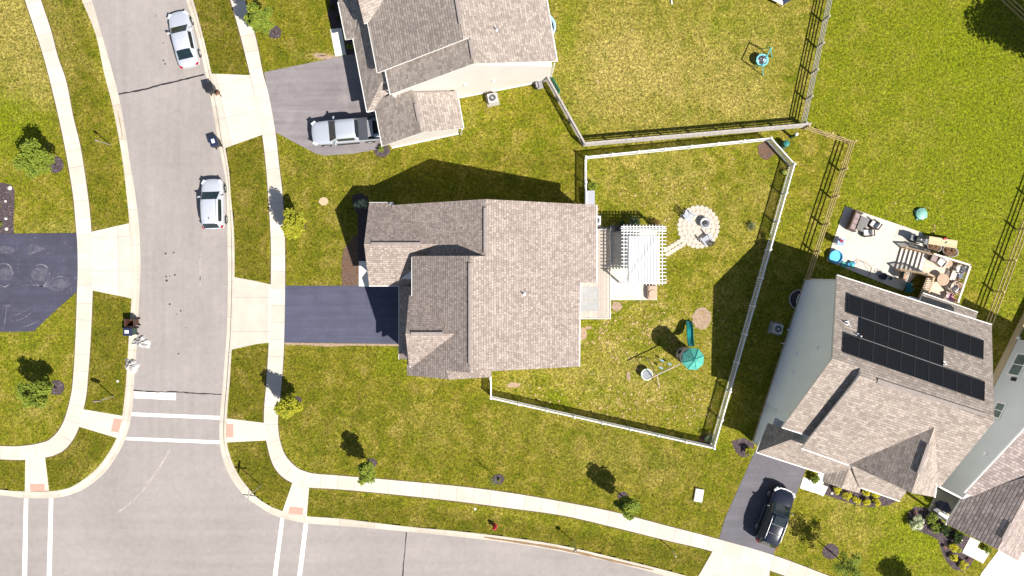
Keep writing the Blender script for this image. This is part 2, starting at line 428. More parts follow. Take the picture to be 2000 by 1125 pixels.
# ---------------------------------------------------------------- outlines read off the ground (pixels)
WK_in = [(158,-60),(178,0),(200,77),(218,140),(233,200),(245,267),(253,323),(262,375),(270,442),(273,518),(270,588),(265,682),(260,750),(255,813),(243,857),(227,890),(200,927),(160,957),(120,971),(83,974),(43,973),(0,968),(-120,955),(-300,930)]
WK_out = [(138,-60),(160,0),(187,67),(203,140),(220,207),(233,273),(240,317),(247,375),(253,437),(257,518),(257,582),(252,658),(246,750),(239,813),(230,850),(213,883),(187,917),(147,947),(117,957),(77,960),(33,959),(0,956),(-120,941),(-300,914)]
EK_in = [(345,-60),(362,0),(383,67),(400,143),(413,207),(425,277),(437,337),(442,375),(443,475),(444,542),(442,642),(437,708),(434,750),(428,817),(428,867),(437,907),(453,940),(477,970),(500,987),(533,1007),(567,1017),(600,1023),(667,1028),(793,1039),(900,1050),(1000,1062),(1123,1083),(1233,1108),(1330,1135),(1420,1163),(1620,1240),(1900,1360)]
EK_out = [(358,-60),(377,0),(397,73),(413,143),(427,210),(437,273),(447,333),(450,375),(457,458),(458,542),(455,642),(452,692),(448,750),(443,817),(443,863),(450,893),(463,923),(480,947),(500,970),(527,988),(553,998),(600,1008),(667,1013),(793,1028),(900,1038),(1000,1050),(1100,1066),(1233,1097),(1335,1123),(1425,1150),(1625,1226),(1905,1344)]
SK_in = [(-300,1130),(0,1178),(300,1212),(700,1240),(1000,1275),(1300,1335),(1600,1430),(1850,1530)]
SK_out = [(-300,1146),(0,1194),(300,1228),(700,1256),(1000,1291),(1300,1351),(1600,1446),(1850,1546)]

def resample(pl, n):
    """even arc-length points on a smooth curve through pl"""
    P = [Vector((a, b)) for a, b in pl]
    dense = []
    for i in range(len(P) - 1):
        p0 = P[max(i - 1, 0)]; p1 = P[i]; p2 = P[i + 1]; p3 = P[min(i + 2, len(P) - 1)]
        for k in range(8):
            t = k / 8
            dense.append(0.5 * ((2 * p1) + (p2 - p0) * t + (2 * p0 - 5 * p1 + 4 * p2 - p3) * t * t + (3 * p1 - p0 - 3 * p2 + p3) * t ** 3))
    dense.append(P[-1])
    d = [0.0]
    for i in range(len(dense) - 1): d.append(d[-1] + (dense[i + 1] - dense[i]).length)
    out = []; j = 0
    for i in range(n):
        t = d[-1] * i / (n - 1)
        while j < len(d) - 2 and d[j + 1] < t: j += 1
        f = (t - d[j]) / max(d[j + 1] - d[j], 1e-9)
        out.append(dense[j].lerp(dense[j + 1], min(max(f, 0), 1)))
    return out
def loft(name, A, B, prof, mat, n=90, base=0.0):
    """strip between two outlines, prof = [(t, z)] across it"""
    a = resample(A, n); db = resample(B, n * 6); b = []; lo_ = 0
    for i, p in enumerate(a):                # square across the strip, never running backwards
        hi_ = min(lo_ + 60, len(db))
        k = min(range(lo_, hi_), key=lambda q: (db[q] - p).length)
        if i == 0: k = 0
        if i == n - 1: k = len(db) - 1
        b.append(db[k]); lo_ = k
    m = MB()
    vs = []; us = []; u = 0.0
    for i in range(n):
        if i: u += ((a[i] + b[i]) / 2 - (a[i - 1] + b[i - 1]) / 2).length / S
        for t, z in prof:
            p = a[i].lerp(b[i], t); q = W(p.x, p.y); vs.append((q.x, q.y, z + base)); us.append((u + 0.01, t * (a[i] - b[i]).length / S + 0.01))
    k = len(prof); fs = []; uv = []
    for i in range(n - 1):
        for j in range(k - 1):
            f = (i * k + j, i * k + j + 1, (i + 1) * k + j + 1, (i + 1) * k + j); fs.append(f); uv.append([us[x] for x in f])
    m.add(vs, fs, 0, uv)
    o = m.build(name, mat, fixn=False)
    me = o.data
    if me.polygons[0].normal.z < 0: me.flip_normals()
    return o
def sheet(name, px, z, mat, uvdir=None, kind='structure'):
    """flat slab over a ground outline with a short skirt"""
    m = MB(); P = [W(a, b) for a, b in px]
    ar = sum(P[i].x * P[(i + 1) % len(P)].y - P[(i + 1) % len(P)].x * P[i].y for i in range(len(P)))
    if ar < 0: P.reverse()
    n = len(P)
    d = Vector(uvdir).normalized() if uvdir else Vector((1, 0)); e = Vector((-d.y, d.x))
    uv = [(p.x * d.x + p.y * d.y + 100.6, p.x * e.x + p.y * e.y + 100.6) for p in P]
    vs = [(p.x, p.y, z) for p in P] + [(p.x, p.y, z - 0.05) for p in P]
    fs = [tuple(range(n))] + [(i, n + i, n + (i + 1) % n, (i + 1) % n) for i in range(n)]
    m.add(vs, fs, 0, [uv] + [[uv[i], uv[i], uv[(i + 1) % n], uv[(i + 1) % n]] for i in range(n)])
    o = m.build(name, mat, fixn=False)
    if kind: o['kind'] = kind
    return o
def blob(px, py, rx, ry, n=18, seed=1, j=0.10):
    r = random.Random(seed)
    return [(px + rx * (1 + r.uniform(-j, j)) * math.cos(2 * math.pi * i / n), py + ry * (1 + r.uniform(-j, j)) * math.sin(2 * math.pi * i / n)) for i in range(n)]

# ---------------------------------------------------------------- ground: one sheet, sunk under the streets
def inside(poly, X, Y):
    c = np.zeros(X.shape, bool); n = len(poly)
    for i in range(n):
        x1, y1 = poly[i]; x2, y2 = poly[(i + 1) % n]
        if y1 == y2: continue
        h = ((y1 > Y) != (y2 > Y)) & (X < (x2 - x1) * (Y - y1) / (y2 - y1) + x1)
        c ^= h
    return c
def lerp_line(A, B, t, n=120):
    return [a.lerp(b, t) for a, b in zip(resample(A, n), resample(B, n))]
wk = lerp_line(WK_in, WK_out, 0.72); ek = lerp_line(EK_in, EK_out, 0.72); sk = lerp_line(SK_in, SK_out, 0.72, 40)
road_low = [(p.x, p.y) for p in wk] + [(p.x, p.y) for p in sk] + [(p.x, p.y) for p in reversed(ek)]
def build_ground():
    xs = np.concatenate([[-900, -400, -150, -80], np.arange(-56, 56.01, 0.3), [80, 150, 400, 900]])
    ys = np.concatenate([[-900, -400, -150, -80], np.arange(-44, 34.01, 0.3), [60, 150, 400, 900]])
    X, Y = np.meshgrid(xs, ys)
    PX = X * S + NX; PY = NY - Y * S
    Z = np.where(inside(road_low, PX, PY), -0.40, 0.0)
    ny, nx = X.shape
    v = np.stack([X.ravel(), Y.ravel(), Z.ravel()], 1)
    idx = np.arange(ny * nx).reshape(ny, nx)
    f = np.stack([idx[:-1, :-1].ravel(), idx[:-1, 1:].ravel(), idx[1:, 1:].ravel(), idx[1:, :-1].ravel()], 1)
    me = bpy.data.meshes.new('ground'); me.from_pydata(v.tolist(), [], f.tolist())
    R = np.zeros(X.shape); G = np.zeros(X.shape); D = np.zeros(X.shape)
    def g(A, x, y, rx, ry, s):
        A += s * np.exp(-(((PX - x) / rx) ** 2 + ((PY - y) / ry) ** 2))
    def area(A, poly, s):
        A += s * inside(poly, PX, PY)
    # straw-dry, lush and deep lawns as the photograph shows them
    for a in [(1270,130,150,110,.36),(1260,150,60,40,.34),(1180,215,60,30,.2),(1420,150,80,90,.22),(60,60,95,110,.62),(70,170,60,40,.35),(1250,330,110,50,.20),(1330,400,90,60,.16),
              (330+700,690,70,30,.25),(1210,740,120,40,.32),(1290,650,70,60,.15),(640,430,60,80,.13),(640,320,80,20,.18),(630,110,50,8,.9),(900,270,110,35,.15),(870,840,240,60,.20),(1200,880,120,60,.22),(1290,930,50,40,.2),
              (1650,960,40,30,.55),(1670,1030,50,30,.3),(1700,990,60,40,.15),(1750,250,90,90,.10),(70,800,50,30,.35),(130,870,30,20,.2),(150,470-25,70,12,.5),(1770,350,50,30,-.1),(925,205,18,12,.5),(922,230,10,12,.7),(580,1000,20,10,.15),
              (190,930,40,25,.3),(40,440,60,30,.2),(60,690,60,40,.15),(612,672,60,5,.9),(1010,750,30,12,.35)]:
        g(R, *a)
    for a in [(30,250,60,75,.95),(10,215,40,30,.3),(1820,1040,75,60,1.0),(1760,1090,60,40,.55),(1720,1000,45,20,.35),(1930,190,110,170,.42),(1960,330,60,80,.42),(1840,90,120,90,.28),(1700,450,70,60,.30),(1870,430,100,80,.25),
              (1560,420,40,60,.15),(770,700,40,40,.75),(1160,640,60,25,.50),(1225,600,30,12,.5),(1160,370,20,30,.55),(1390,830,60,30,.3),(1560,150-30,20,90,.1),(1400,940,30,60,.3),(1420,880,40,30,.3),(1340,590,60,60,.12),(1480,300,30,20,.3),
              (950,240,60,25,.25),(1110,250,40,20,.4),(1050,290,50,20,.25),(60,640,80,25,.25),(30,710,50,60,.3),(1110,60,25,90,.42),(1470,40,80,30,.25),(1410,50,40,25,.4),(1090,770,120,14,.4)]:
        g(G, *a)
    area(D, [(365,-20),(450,-20),(490,148),(413,145)], .75); area(D, [(440,290),(513,262),(529,555),(458,541)], .65); area(D, [(450,683),(525,670),(518,825),(443,818)], .72)
    area(D, [(443,863),(520,862),(572,943),(553,998),(480,950)], .72); area(D, [(603,952),(1392,1077),(1365,1135),(1000,1050),(600,1008)], .62)
    area(D, [(80,0),(160,0),(250,435),(178,452)], .42); area(D, [(181,567),(257,583),(240,812),(163,800)], .62); area(D, [(155,833),(228,855),(150,945),(96,957),(87,894),(117,885)], .66); area(D, [(0,897),(50,898),(50,959),(0,956)], .5)
    g(D, 560, 60, 90, 90, .35); g(D, 820, 270, 250, 60, .15); g(D, 620, 800, 120, 90, .10); g(D, 1060, 10, 60, 60, .2)
    rr = random.Random(21)
    for _ in range(60):
        g(R, rr.uniform(1138, 1340), rr.uniform(592, 800), rr.uniform(4, 11), rr.uniform(3, 7), rr.uniform(.5, 1.0))
    for _ in range(26):
        g(R, rr.uniform(1150, 1500), rr.uniform(310, 470), rr.uniform(5, 14), rr.uniform(5, 12), rr.uniform(.1, .35)); g(G, rr.uniform(1000, 1400), rr.uniform(590, 850), rr.uniform(8, 20), rr.uniform(6, 14), rr.uniform(.15, .5))
    for _ in range(40):
        g(R, rr.uniform(1100, 1540), rr.uniform(20, 240), rr.uniform(8, 40), rr.uniform(6, 24), rr.uniform(.05, .3))
    # whole lots kept by different owners
    area(R, [(1075,-60),(1620,-60),(1567,248),(1142,284),(1075,160)], .26); area(G, [(1625,-60),(2200,-60),(2200,640),(1940,620),(1880,520),(1600,560),(1668,277),(1570,248)], .52)
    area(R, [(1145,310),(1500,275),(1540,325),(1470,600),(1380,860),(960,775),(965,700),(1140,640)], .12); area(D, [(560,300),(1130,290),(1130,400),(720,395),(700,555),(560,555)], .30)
    area(D, [(556,676),(790,676),(800,740),(955,740),(960,780),(1390,876),(1470,880),(1400,1050),(1000,962),(610,924),(545,830)], .32); area(R, [(-60,-60),(30,-60),(90,150),(110,220),(-60,215)], .22)
    st = 0.10 * np.sign(np.sin((PX * 0.97 + PY * 0.24) / 7.6)); D += st * inside([(556,676),(790,676),(800,740),(955,740),(960,780),(1390,876),(1400,1050),(1000,962),(610,924),(545,830)], PX, PY)
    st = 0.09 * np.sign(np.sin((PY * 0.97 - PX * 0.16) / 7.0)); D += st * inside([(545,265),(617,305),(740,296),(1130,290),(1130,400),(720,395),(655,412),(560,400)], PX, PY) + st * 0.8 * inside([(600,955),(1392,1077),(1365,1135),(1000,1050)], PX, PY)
    R = np.clip(R, 0, 1); G = np.clip(G, 0, 1); D = np.clip(D, 0, 1)
    ca = me.color_attributes.new('lawn', 'FLOAT_COLOR', 'POINT')
    buf = np.stack([R.ravel(), G.ravel(), D.ravel(), np.ones(R.size)], 1).astype(np.float32)
    ca.data.foreach_set('color', buf.ravel())
    me.materials.append(M['grass'])
    o = bpy.data.objects.new('ground', me); col.objects.link(o); o['kind'] = 'structure'
build_ground()

RZ = -0.12
one('road', M['road'], lambda m: m.add([(p.x, p.y, RZ) for p in [W(q[0], q[1]) for q in [(a.x, a.y) for a in lerp_line(WK_in, WK_out, 0.1)] + [(a.x, a.y) for a in lerp_line(SK_in, SK_out, 0.1, 40)] + [(a.x, a.y) for a in reversed(lerp_line(EK_in, EK_out, 0.1))]]], [tuple(range(280))]), fixn=False)['kind'] = 'structure'
if bpy.data.objects['road'].data.polygons[0].normal.z < 0: bpy.data.objects['road'].data.flip_normals()
KP = [(0.0, RZ + 0.006), (0.08, RZ + 0.012), (0.50, RZ - 0.002), (0.58, RZ + 0.01), (0.66, 0.012), (0.72, 0.022), (1.0, 0.026), (1.01, -0.05)]
for A, B in ((WK_in, WK_out), (EK_in, EK_out), (SK_in, SK_out)):
    loft('kerb', A, B, KP, M['kerb'], 160)['kind'] = 'structure'
# sidewalks
WS_l = [(30,-60),(49,0),(68,57),(85,110),(100,167),(115,230),(128,293),(142,375),(147,425),(151,475),(152,525),(150,592),(147,675),(142,750),(138,775),(132,800),(124,824),(113,843),(100,856),(87,863),(50,870),(0,871),(-150,862)]
WS_r = [(60,-60),(80,0),(100,60),(113,110),(130,160),(143,227),(158,290),(171,375),(178,442),(181,515),(181,575),(177,668),(171,750),(168,776),(163,800),(155,833),(140,863),(117,885),(87,894),(50,898),(0,897),(-150,888)]
ES_l = [(432,-60),(450,0),(467,60),(487,140),(500,200),(512,262),(520,330),(525,400),(529,470),(529,555),(525,670),(520,750),(516,800),(516,830),(522,870),(533,907),(550,930),(575,945),(603,952),(667,956),(793,968),(900,980),(1000,993),(1100,1007),(1200,1030),(1300,1055),(1392,1077),(1500,1113),(1620,1157),(1800,1230)]
ES_r = [(460,-60),(478,0),(500,75),(513,140),(525,185),(538,258),(545,320),(552,380),(556,450),(557,545),(555,670),(550,750),(544,805),(543,830),(547,860),(558,890),(580,913),(598,921),(615,925),(667,929),(783,939),(900,950),(1000,963),(1100,980),(1200,1000),(1300,1026),(1400,1052),(1507,1083),(1620,1125),(1800,1195)]
loft('sidewalk', WS_l, WS_r, [(0, -0.03), (0.005, 0.024), (0.995, 0.024), (1, -0.03)], M['walk'], 170)['kind'] = 'structure'
loft('sidewalk', ES_l, ES_r, [(0, -0.03), (0.005, 0.024), (0.995, 0.024), (1, -0.03)], M['walk'], 220)['kind'] = 'structure'
soil = pm('edge_soil_shade', (0.14, 0.095, 0.065), (0.06, 0.04, 0.028), 7, 0.95)  # soil brown, darkened to paint in the shade of the grass edge trench
loft('lawn_edge', WS_l, WS_r, [(-0.055, 0.006), (0.5, 0.016), (1.045, 0.006)], soil, 170)['kind'] = 'structure'
loft('lawn_edge', ES_l, ES_r, [(-0.055, 0.006), (0.5, 0.016), (1.045, 0.006)], soil, 220)['kind'] = 'structure'
# aprons between walk and kerb
sheet('driveway_apron', [(412,144),(488,147),(500,200),(513,263),(437,290),(426,215)], 0.031, M['apron'], (0.97, 0.22))
sheet('driveway_apron', [(457,541),(500,549),(531,556),(528,669),(500,672),(452,683),(456,610)], 0.031, M['apron'], (1, 0))
sheet('driveway_apron', [(252,436),(178,453),(181,515),(180,567),(258,583),(259,515)], 0.031, M['apron'], (1, 0.02))
sheet('driveway_apron', [(1392,1076),(1503,1113),(1500,1190),(1345,1155),(1368,1118)], 0.031, M['apron'], (0.3, -0.95))
# kerb ramps with tactile pads
sheet('kerb_ramp', [(162,799),(240,812),(231,856),(154,833)], 0.031, M['ramp'])
sheet('kerb_ramp', [(50,896),(88,892),(96,958),(49,960)], 0.031, M['ramp'])
sheet('kerb_ramp', [(443,817),(518,826),(521,860),(443,864)], 0.031, M['ramp'])
sheet('kerb_ramp', [(572,941),(604,950),(599,1009),(552,998)], 0.031, M['ramp'])
for p in ([(223,817),(239,819),(232,845),(217,842)], [(59,945),(87,945),(88,959),(60,959)], [(442,828),(456,828),(456,854),(442,854)], [(566,989),(593,992),(591,1006),(563,1002)]):
    sheet('tactile_paving', p, 0.036, M['tactile'])
# painted lines
def mark(name, px, mat='line'):
    sheet(name, px, RZ + 0.006, M[mat])
mark('stop_line', [(260,765),(342,768),(342,782),(260,778)])
for p in ([(256,806),(428,813),(428,820),(255,813)], [(246,854),(428,861),(428,868),(243,860)], [(45,974),(53,974),(50,1178),(40,1178)], [(94,974),(102,974),(98,1180),(88,1180)], [(547,1012),(554,1014),(530,1215),(520,1215)], [(593,1022),(601,1023),(578,1218),(568,1218)]):
    mark('crosswalk_line', p)
def seam(pts, wpx, seed=3, mat='tar'):
    r = random.Random(seed); a = resample(pts, 26); top = []; bot = []
    for i, p in enumerate(a):
        d = (a[min(i + 1, 25)] - a[max(i - 1, 0)]).normalized(); n = Vector((-d.y, d.x)); ww = wpx * r.uniform(0.6, 1.2) / 2
        j = n * r.uniform(-0.5, 0.5)
        top.append((p.x + n.x * ww + j.x, p.y + n.y * ww + j.y)); bot.append((p.x - n.x * ww + j.x, p.y - n.y * ww + j.y))
    mark('tar_seam', top + bot[::-1], mat)
seam([(230,183),(275,175),(320,163),(360,154),(398,144)], 3.2)
seam([(259,762),(300,766),(345,766),(390,769),(432,771)], 2.4, 5)
PALE = pm('road_scuff', (0.43, 0.39, 0.36), (0.335, 0.295, 0.27), 4, 0.9, lo=0.42, hi=0.62)
for pts_, wd in (([(331,878),(318,900),(302,925),(286,946)], 4.5), ([(284,952),(262,975),(245,990),(229,1001)], 3.0), ([(390,500),(391,530),(389,560)], 2.2), ([(390,495),(388,515),(390,548)], 1.4)):
    M['scuff'] = PALE; seam(pts_, wd, 11, 'scuff')
M['silt'] = pm('gutter_silt', (0.30, 0.20, 0.11), (0.18, 0.115, 0.065), 6, 0.95)
def silt(pts_, wd, s_):
    a_ = resample(pts_, 30); r3 = random.Random(s_); top = []; bot = []
    for i, p in enumerate(a_):
        q = (a_[min(i + 1, 29)] - a_[max(i - 1, 0)]).normalized(); n = Vector((-q.y, q.x)); ww = wd * math.sin(math.pi * (i + 1.5) / 32) ** 0.5 * r3.uniform(0.7, 1.2) / 2
        top.append((p.x + n.x * ww, p.y + n.y * ww)); bot.append((p.x - n.x * ww, p.y - n.y * ww))
    sheet('gutter_silt', top + bot[::-1], RZ + 0.020, M['silt'])
silt([(945,1050),(1000,1058),(1100,1074),(1200,1097),(1275,1114)], 5.0, 1)
silt([(228,216),(234,250),(239,285),(243,303)], 3.0, 2)
silt([(231,853),(205,893),(172,925),(130,949)], 2.2, 3)
seam([(793,1040),(790,1080),(786,1125),(780,1236)], 2.4, 7)
r_ = random.Random(8)
for (x, y, s) in [(318,117,2),(321,124,2.2),(322,495,2.4),(338,493,2),(323,540,2.2),(340,537,2.4),(324,548,3),(330,539,1.4),(330,594,2.6),(347,691,2),(343,614,1.5),(352,607,1.8),(351,608,1.4),(318,83,1.6),(303,30,1.6),(362,640,1.2)]:
    mark('oil_spot', blob(x, y, s * 0.8, s * 0.7, 9, int(x)), 'tar')
# private drives
sheet('driveway', [(516,141),(667,110),(720,100),(760,270),(736,292),(690,300),(633,304),(617,300),(537,258),(525,190)], 0.018, M['drive_grey'])
sheet('driveway', [(556,558),(800,558),(800,672),(555,669)], 0.018, M['drive_blue'])
sheet('driveway', [(-90,458),(40,456),(151,455),(153,520),(150,570),(112,603),(66,647),(-90,650)], 0.018, M['drive_stain'])
sheet('driveway', [(1475,880),(1580,900),(1510,1084),(1404,1052),(1416,1012)], 0.018, M['drive_dark'])
sheet('driveway', [(1960,1062),(2080,1115),(2040,1250),(1880,1190),(1918,1118)], 0.018, M['brightwalk'])
def swirl(pts_, wd, s_, matn):
    a_ = resample(pts_, 24); r3 = random.Random(s_); top = []; bot = []
    for i, p in enumerate(a_):
        q = (a_[min(i + 1, 23)] - a_[max(i - 1, 0)]).normalized(); n = Vector((-q.y, q.x)); ww = wd * math.sin(math.pi * (i + 1) / 26) * r3.uniform(0.6, 1.2) / 2
        top.append((p.x + n.x * ww, p.y + n.y * ww)); bot.append((p.x - n.x * ww, p.y - n.y * ww))
    sheet('drive_stain', top + bot[::-1], 0.022, matn)
def stainmat(name, lo, hi, sc, dist):
    m, nt, bs = newmat(name); v = coord(nt)
    f = math_(nt, 'MULTIPLY', noise(nt, v, sc, 6, 0.75, dist), 1.0)
    c = ramp(nt, f, [(0.42, (0.060, 0.058, 0.088)), (0.62, hi)])
    nt.links.new(c, bs.inputs['Base Color']); bs.inputs['Roughness'].default_value = 0.8; return m
ST1 = stainmat('chalky_stain', 0, (0.115, 0.113, 0.135), 1.4, 1.8); ST2 = stainmat('pale_scuff', 0, (0.24, 0.235, 0.255), 1.6, 0.9)
for i, pl_ in enumerate(([(0,516),(12,515),(22,523),(24,540)], [(0,556),(10,560),(20,554)], [(70,520),(80,516),(92,522),(97,535),(93,548)], [(70,553),(82,560),(93,552)], [(57,497),(75,490),(88,483)], [(90,496),(105,491)], [(5,600),(18,596),(30,604)], [(12,622),(40,612),(62,600),(70,596)], [(20,628),(45,622),(66,606)], [(40,640),(60,634),(76,628)], [(30,562),(60,556),(90,560),(130,552)], [(100,545),(120,540),(138,548)], [(8,640),(12,612),(14,596)])):
    swirl(pl_, 2.6 if i < 4 else 1.5, i, ST2)
sheet('drive_stain', blob(12,535,17,13,18,3,0.12), 0.020, ST1); sheet('drive_stain', blob(79,535,17,14,18,4,0.12), 0.020, ST1); sheet('drive_stain', [(54,499),(60,475),(72,478),(90,486),(75,492)], 0.020, ST1); sheet('drive_stain', blob(8,488,20,8,18,5,0.2), 0.020, ST1); sheet('drive_stain', blob(112,555,24,12,18,6,0.25), 0.020, ST1)
# edging of bare soil along the drives
sheet('bare_soil', [(556,669),(600,670),(660,671),(778,672),(778,676),(690,675),(640,677),(600,674),(556,673)], 0.010, M['dirt'])
# front paths
sheet('front_path', [(645,57),(667,55),(676,107),(655,110)], 0.026, M['brightwalk'])
sheet('front_path', [(701,510),(724,510),(724,560),(701,559)], 0.034, M['brightwalk'])
sheet('front_path', [(1569,932),(1595,941),(1588,962),(1562,953)], 0.026, M['brightwalk'])
sheet('front_path', [(1598,925),(1612,928),(1607,947),(1617,951),(1608,969),(1588,961)], 0.030, M['brightwalk'])
sheet('front_path', [(1895,1049),(1914,1058),(1908,1069),(1932,1080),(1920,1100),(1879,1079)], 0.026, M['brightwalk'])
# planting beds
MU = M['mulch']
for i, (x, y, rx, ry) in enumerate([(108,322,17,16),(110,757,16,15),(536,63,13,13),(590,442,7,9),(581,782,8,8),(726,904,11,9),(973,936,12,10),(1216,969,10,9),(1622,1077,16,15),(746,294,16,13)]):
    sheet('mulch_bed', blob(x, y, rx, ry, 20, i + 3, 0.07), 0.013, MU)
sheet('mulch_bed', [(-60,352),(10,358),(24,362),(28,372),(28,400),(26,430),(27,456),(-60,457)], 0.013, MU)
sheet('mulch_bed', [(688,382),(705,377),(718,385),(722,560),(700,560),(699,420),(690,405)], 0.013, MU)
sheet('mulch_bed', [(670,490),(684,470),(699,455),(701,558),(668,558),(667,520)], 0.017, M['mulch_brown'])
sheet('mulch_bed', [(645,0),(668,0),(674,52),(648,56),(640,30)], 0.013, MU)
sheet('mulch_bed', [(672,78),(692,74),(700,108),(678,108)], 0.013, MU)
sheet('mulch_bed', [(1612,937),(1640,945),(1720,960),(1752,978),(1735,987),(1700,991),(1668,985),(1640,976),(1612,966),(1608,952)], 0.013, MU)
sheet('mulch_bed', [(1786,989),(1815,993),(1835,1010),(1850,1030),(1895,1050),(1880,1078),(1902,1092),(1893,1108),(1882,1116),(1862,1112),(1848,1096),(1838,1075),(1833,1055),(1815,1045),(1792,1037),(1774,1022),(1772,1005)], 0.013, MU)
sheet('mulch_bed', [(1428,862),(1455,855),(1474,868),(1466,890),(1450,893),(1438,884)], 0.013, MU)
sheet('mulch_bed', [(1360,862),(1376,848),(1392,846),(1389,872),(1384,873)], 0.013, M['mulch_brown'])
sheet('mulch_bed', blob(1497,294,17,18,20,44,0.15), 0.013, M['mulch_brown'])
sheet('bare_soil', blob(1371,622,19,21,22,45,0.10), 0.013, M['dirt'])
sheet('bare_soil', blob(632,393,9,8,16,46,0.06), 0.010, pm('sand_pale', (0.55, 0.42, 0.27), (0.45, 0.33, 0.2), 5, 0.95))
sheet('bare_soil', blob(1138,652,9,13,16,47,0.16), 0.012, M['dirt'])
for i, (x, y, rx, ry) in enumerate([(640,112,26,4),(625,107,14,3),(1204,598,10,9),(1150,640,6,3),(1002,752,14,5),(1658,961,14,10),(1228,735,4,9)]):
    sheet('bare_soil', blob(x, y, rx, ry, 16, 60 + i, 0.22), 0.009, M['dirt'])
# patios
sheet('patio', [(1189,448),(1283,448),(1283,586),(1189,586)], 0.05, M['patio'], (1, 0))
sheet('patio', [(1650,403),(1800,454),(1820,500),(1762,568),(1614,509)], 0.05, M['patio'], (0.93, -0.37))
# round paved fire circle with a stepping path
def pavers():
    m = MB(); r = random.Random(5)
    def stone(px, py, rad):
        c = W(px, py); n = 9; a0 = r.uniform(0, 6)
        pr = [(c.x + rad * r.uniform(0.88, 1.08) * math.cos(a0 + 6.283 * i / n), c.y + rad * r.uniform(0.88, 1.08) * math.sin(a0 + 6.283 * i / n)) for i in range(n)]
        z = 0.045 + r.uniform(-0.006, 0.006)
        inner = [(c.x + (x - c.x) * 0.8, c.y + (y - c.y) * 0.8) for x, y in pr]
        vs = [(x, y, -0.02) for x, y in pr] + [(x, y, z - 0.018) for x, y in pr] + [(x, y, z) for x, y in inner]
        fs = [(i, (i + 1) % n, n + (i + 1) % n, n + i) for i in range(n)] + [(n + i, n + (i + 1) % n, 2 * n + (i + 1) % n, 2 * n + i) for i in range(n)] + [tuple(range(2 * n, 3 * n))]
        m.add(vs, fs, r.choice((0, 0, 1)))
    cx, cy = 1364, 443
    for k in range(27):
        a = 6.283 * k / 27; stone(cx + 37.5 * math.cos(a), cy + 38.5 * math.sin(a), 0.20)
    for rr, nn in ((28.5, 20), (19.5, 14), (10.5, 8), (2, 1)):
        for k in range(nn):
            a = 6.283 * (k + 0.4 * (nn % 3)) / nn; stone(cx + rr * math.cos(a), cy + rr * math.sin(a), 0.215)
    for k in range(6):
        t = k / 5
        for s in (-0.5, 0.5):
            x = 1333 - 31 * t + 3.2 * s; y = 473 + 19 * t + 8.5 * s; stone(x, y, 0.205)
    o = m.build('paving', [pm('paver_pale', (0.60, 0.52, 0.43), (0.47, 0.40, 0.33), 6, 0.9, bmp=0.3), pm('paver_rosy', (0.57, 0.50, 0.43), (0.46, 0.40, 0.34), 6, 0.9, bmp=0.3)], smooth=False)
    o['kind'] = 'structure'
pavers()
sheet('paving_bed', blob(1364,443,39,40,30,70,0.02), 0.012, pm('paver_sand', (0.50, 0.43, 0.34), (0.38, 0.32, 0.25), 6, 0.95))

# ================================================================ HOUSES
CAMP = Vector((0, 0, H))
def plane3(a, b, c):
    A, B, C = W(*a), W(*b), W(*c)
    n = (B - A).cross(C - A).normalized()
    if n.z < 0: n = -n
    return n, n.dot(A)
def planew(A, B, C):
    n = (B - A).cross(C - A).normalized()
    if n.z < 0: n = -n
    return n, n.dot(A)
def hit(px, py, pl):
    n, d = pl
    g = W(px, py, 0) - CAMP
    t = (d - n.dot(CAMP)) / n.dot(g)
    return CAMP + g * t
def patch(m, pl, outline, th=0.20, mat=0, side=1):
    """roof plane cut to an outline; outline points are pixels (2) or world points"""
    P = [hit(p[0], p[1], pl) if len(p) == 2 else Vector(p) for p in outline]
    n = pl[0]
    ar = sum(P[i].x * P[(i + 1) % len(P)].y - P[(i + 1) % len(P)].x * P[i].y for i in range(len(P)))
    if ar < 0: P.reverse()
    u = Vector((0, 0, 1)).cross(n)
    u = u.normalized() if u.length > 1e-4 else Vector((1, 0, 0))
    v = n.cross(u)
    uv = [(p.dot(u) + 60.03, p.dot(v) + 60.03) for p in P]
    k = len(P)
    m.add(P, [tuple(range(k))], mat, [uv])
    lo = [p - Vector((0, 0, th)) for p in P]
    m.add(P + lo, [(i, k + i, k + (i + 1) % k, (i + 1) % k) for i in range(k)] + [tuple(range(2 * k - 1, k - 1, -1))], side)
    return P
def gutter(m, p, q, mat=0, drop=0.02, s=0.12):
    p = Vector(p); q = Vector(q); d = Vector((0, 0, -drop))
    m.bar(p + d, q + d, s * 0.68, s * 0.68, mat)
def ridge_vent(roof, loc, p, q, w_=0.28, mat=None):
    def f(m):
        p2 = Vector(p) - loc; q2 = Vector(q) - loc
        d = (q2 - p2).normalized(); s = Vector((0, 0, 1)).cross(d).normalized() * w_ / 2
        up = Vector((0, 0, 0.045)); e = Vector((0, 0, -0.02))
        A = [p2 - s + e, p2 - s * 0.92 + up * 0.7, p2 + up, p2 + s * 0.92 + up * 0.7, p2 + s + e]
        m.extrude(A, q2 - p2)
    o = one('ridge_vent', RIDGE, f, roof)
    return o
RIDGE = pm('ridge_cap_shingle', (0.33, 0.278, 0.25), (0.25, 0.21, 0.188), 4, 0.9)
def vent_pipe(roof, loc, p):
    def f(m):
        q = Vector(p) - loc
        m.lathe([(0.16, -0.05), (0.15, 0.03), (0.05, 0.06), (0.05, 0.42), (0.035, 0.42)], q, 12)
        m.box(q + Vector((0, 0, 0.0)), (0.36, 0.36, 0.05))
    return one('vent_pipe', M['steel'], f, roof)
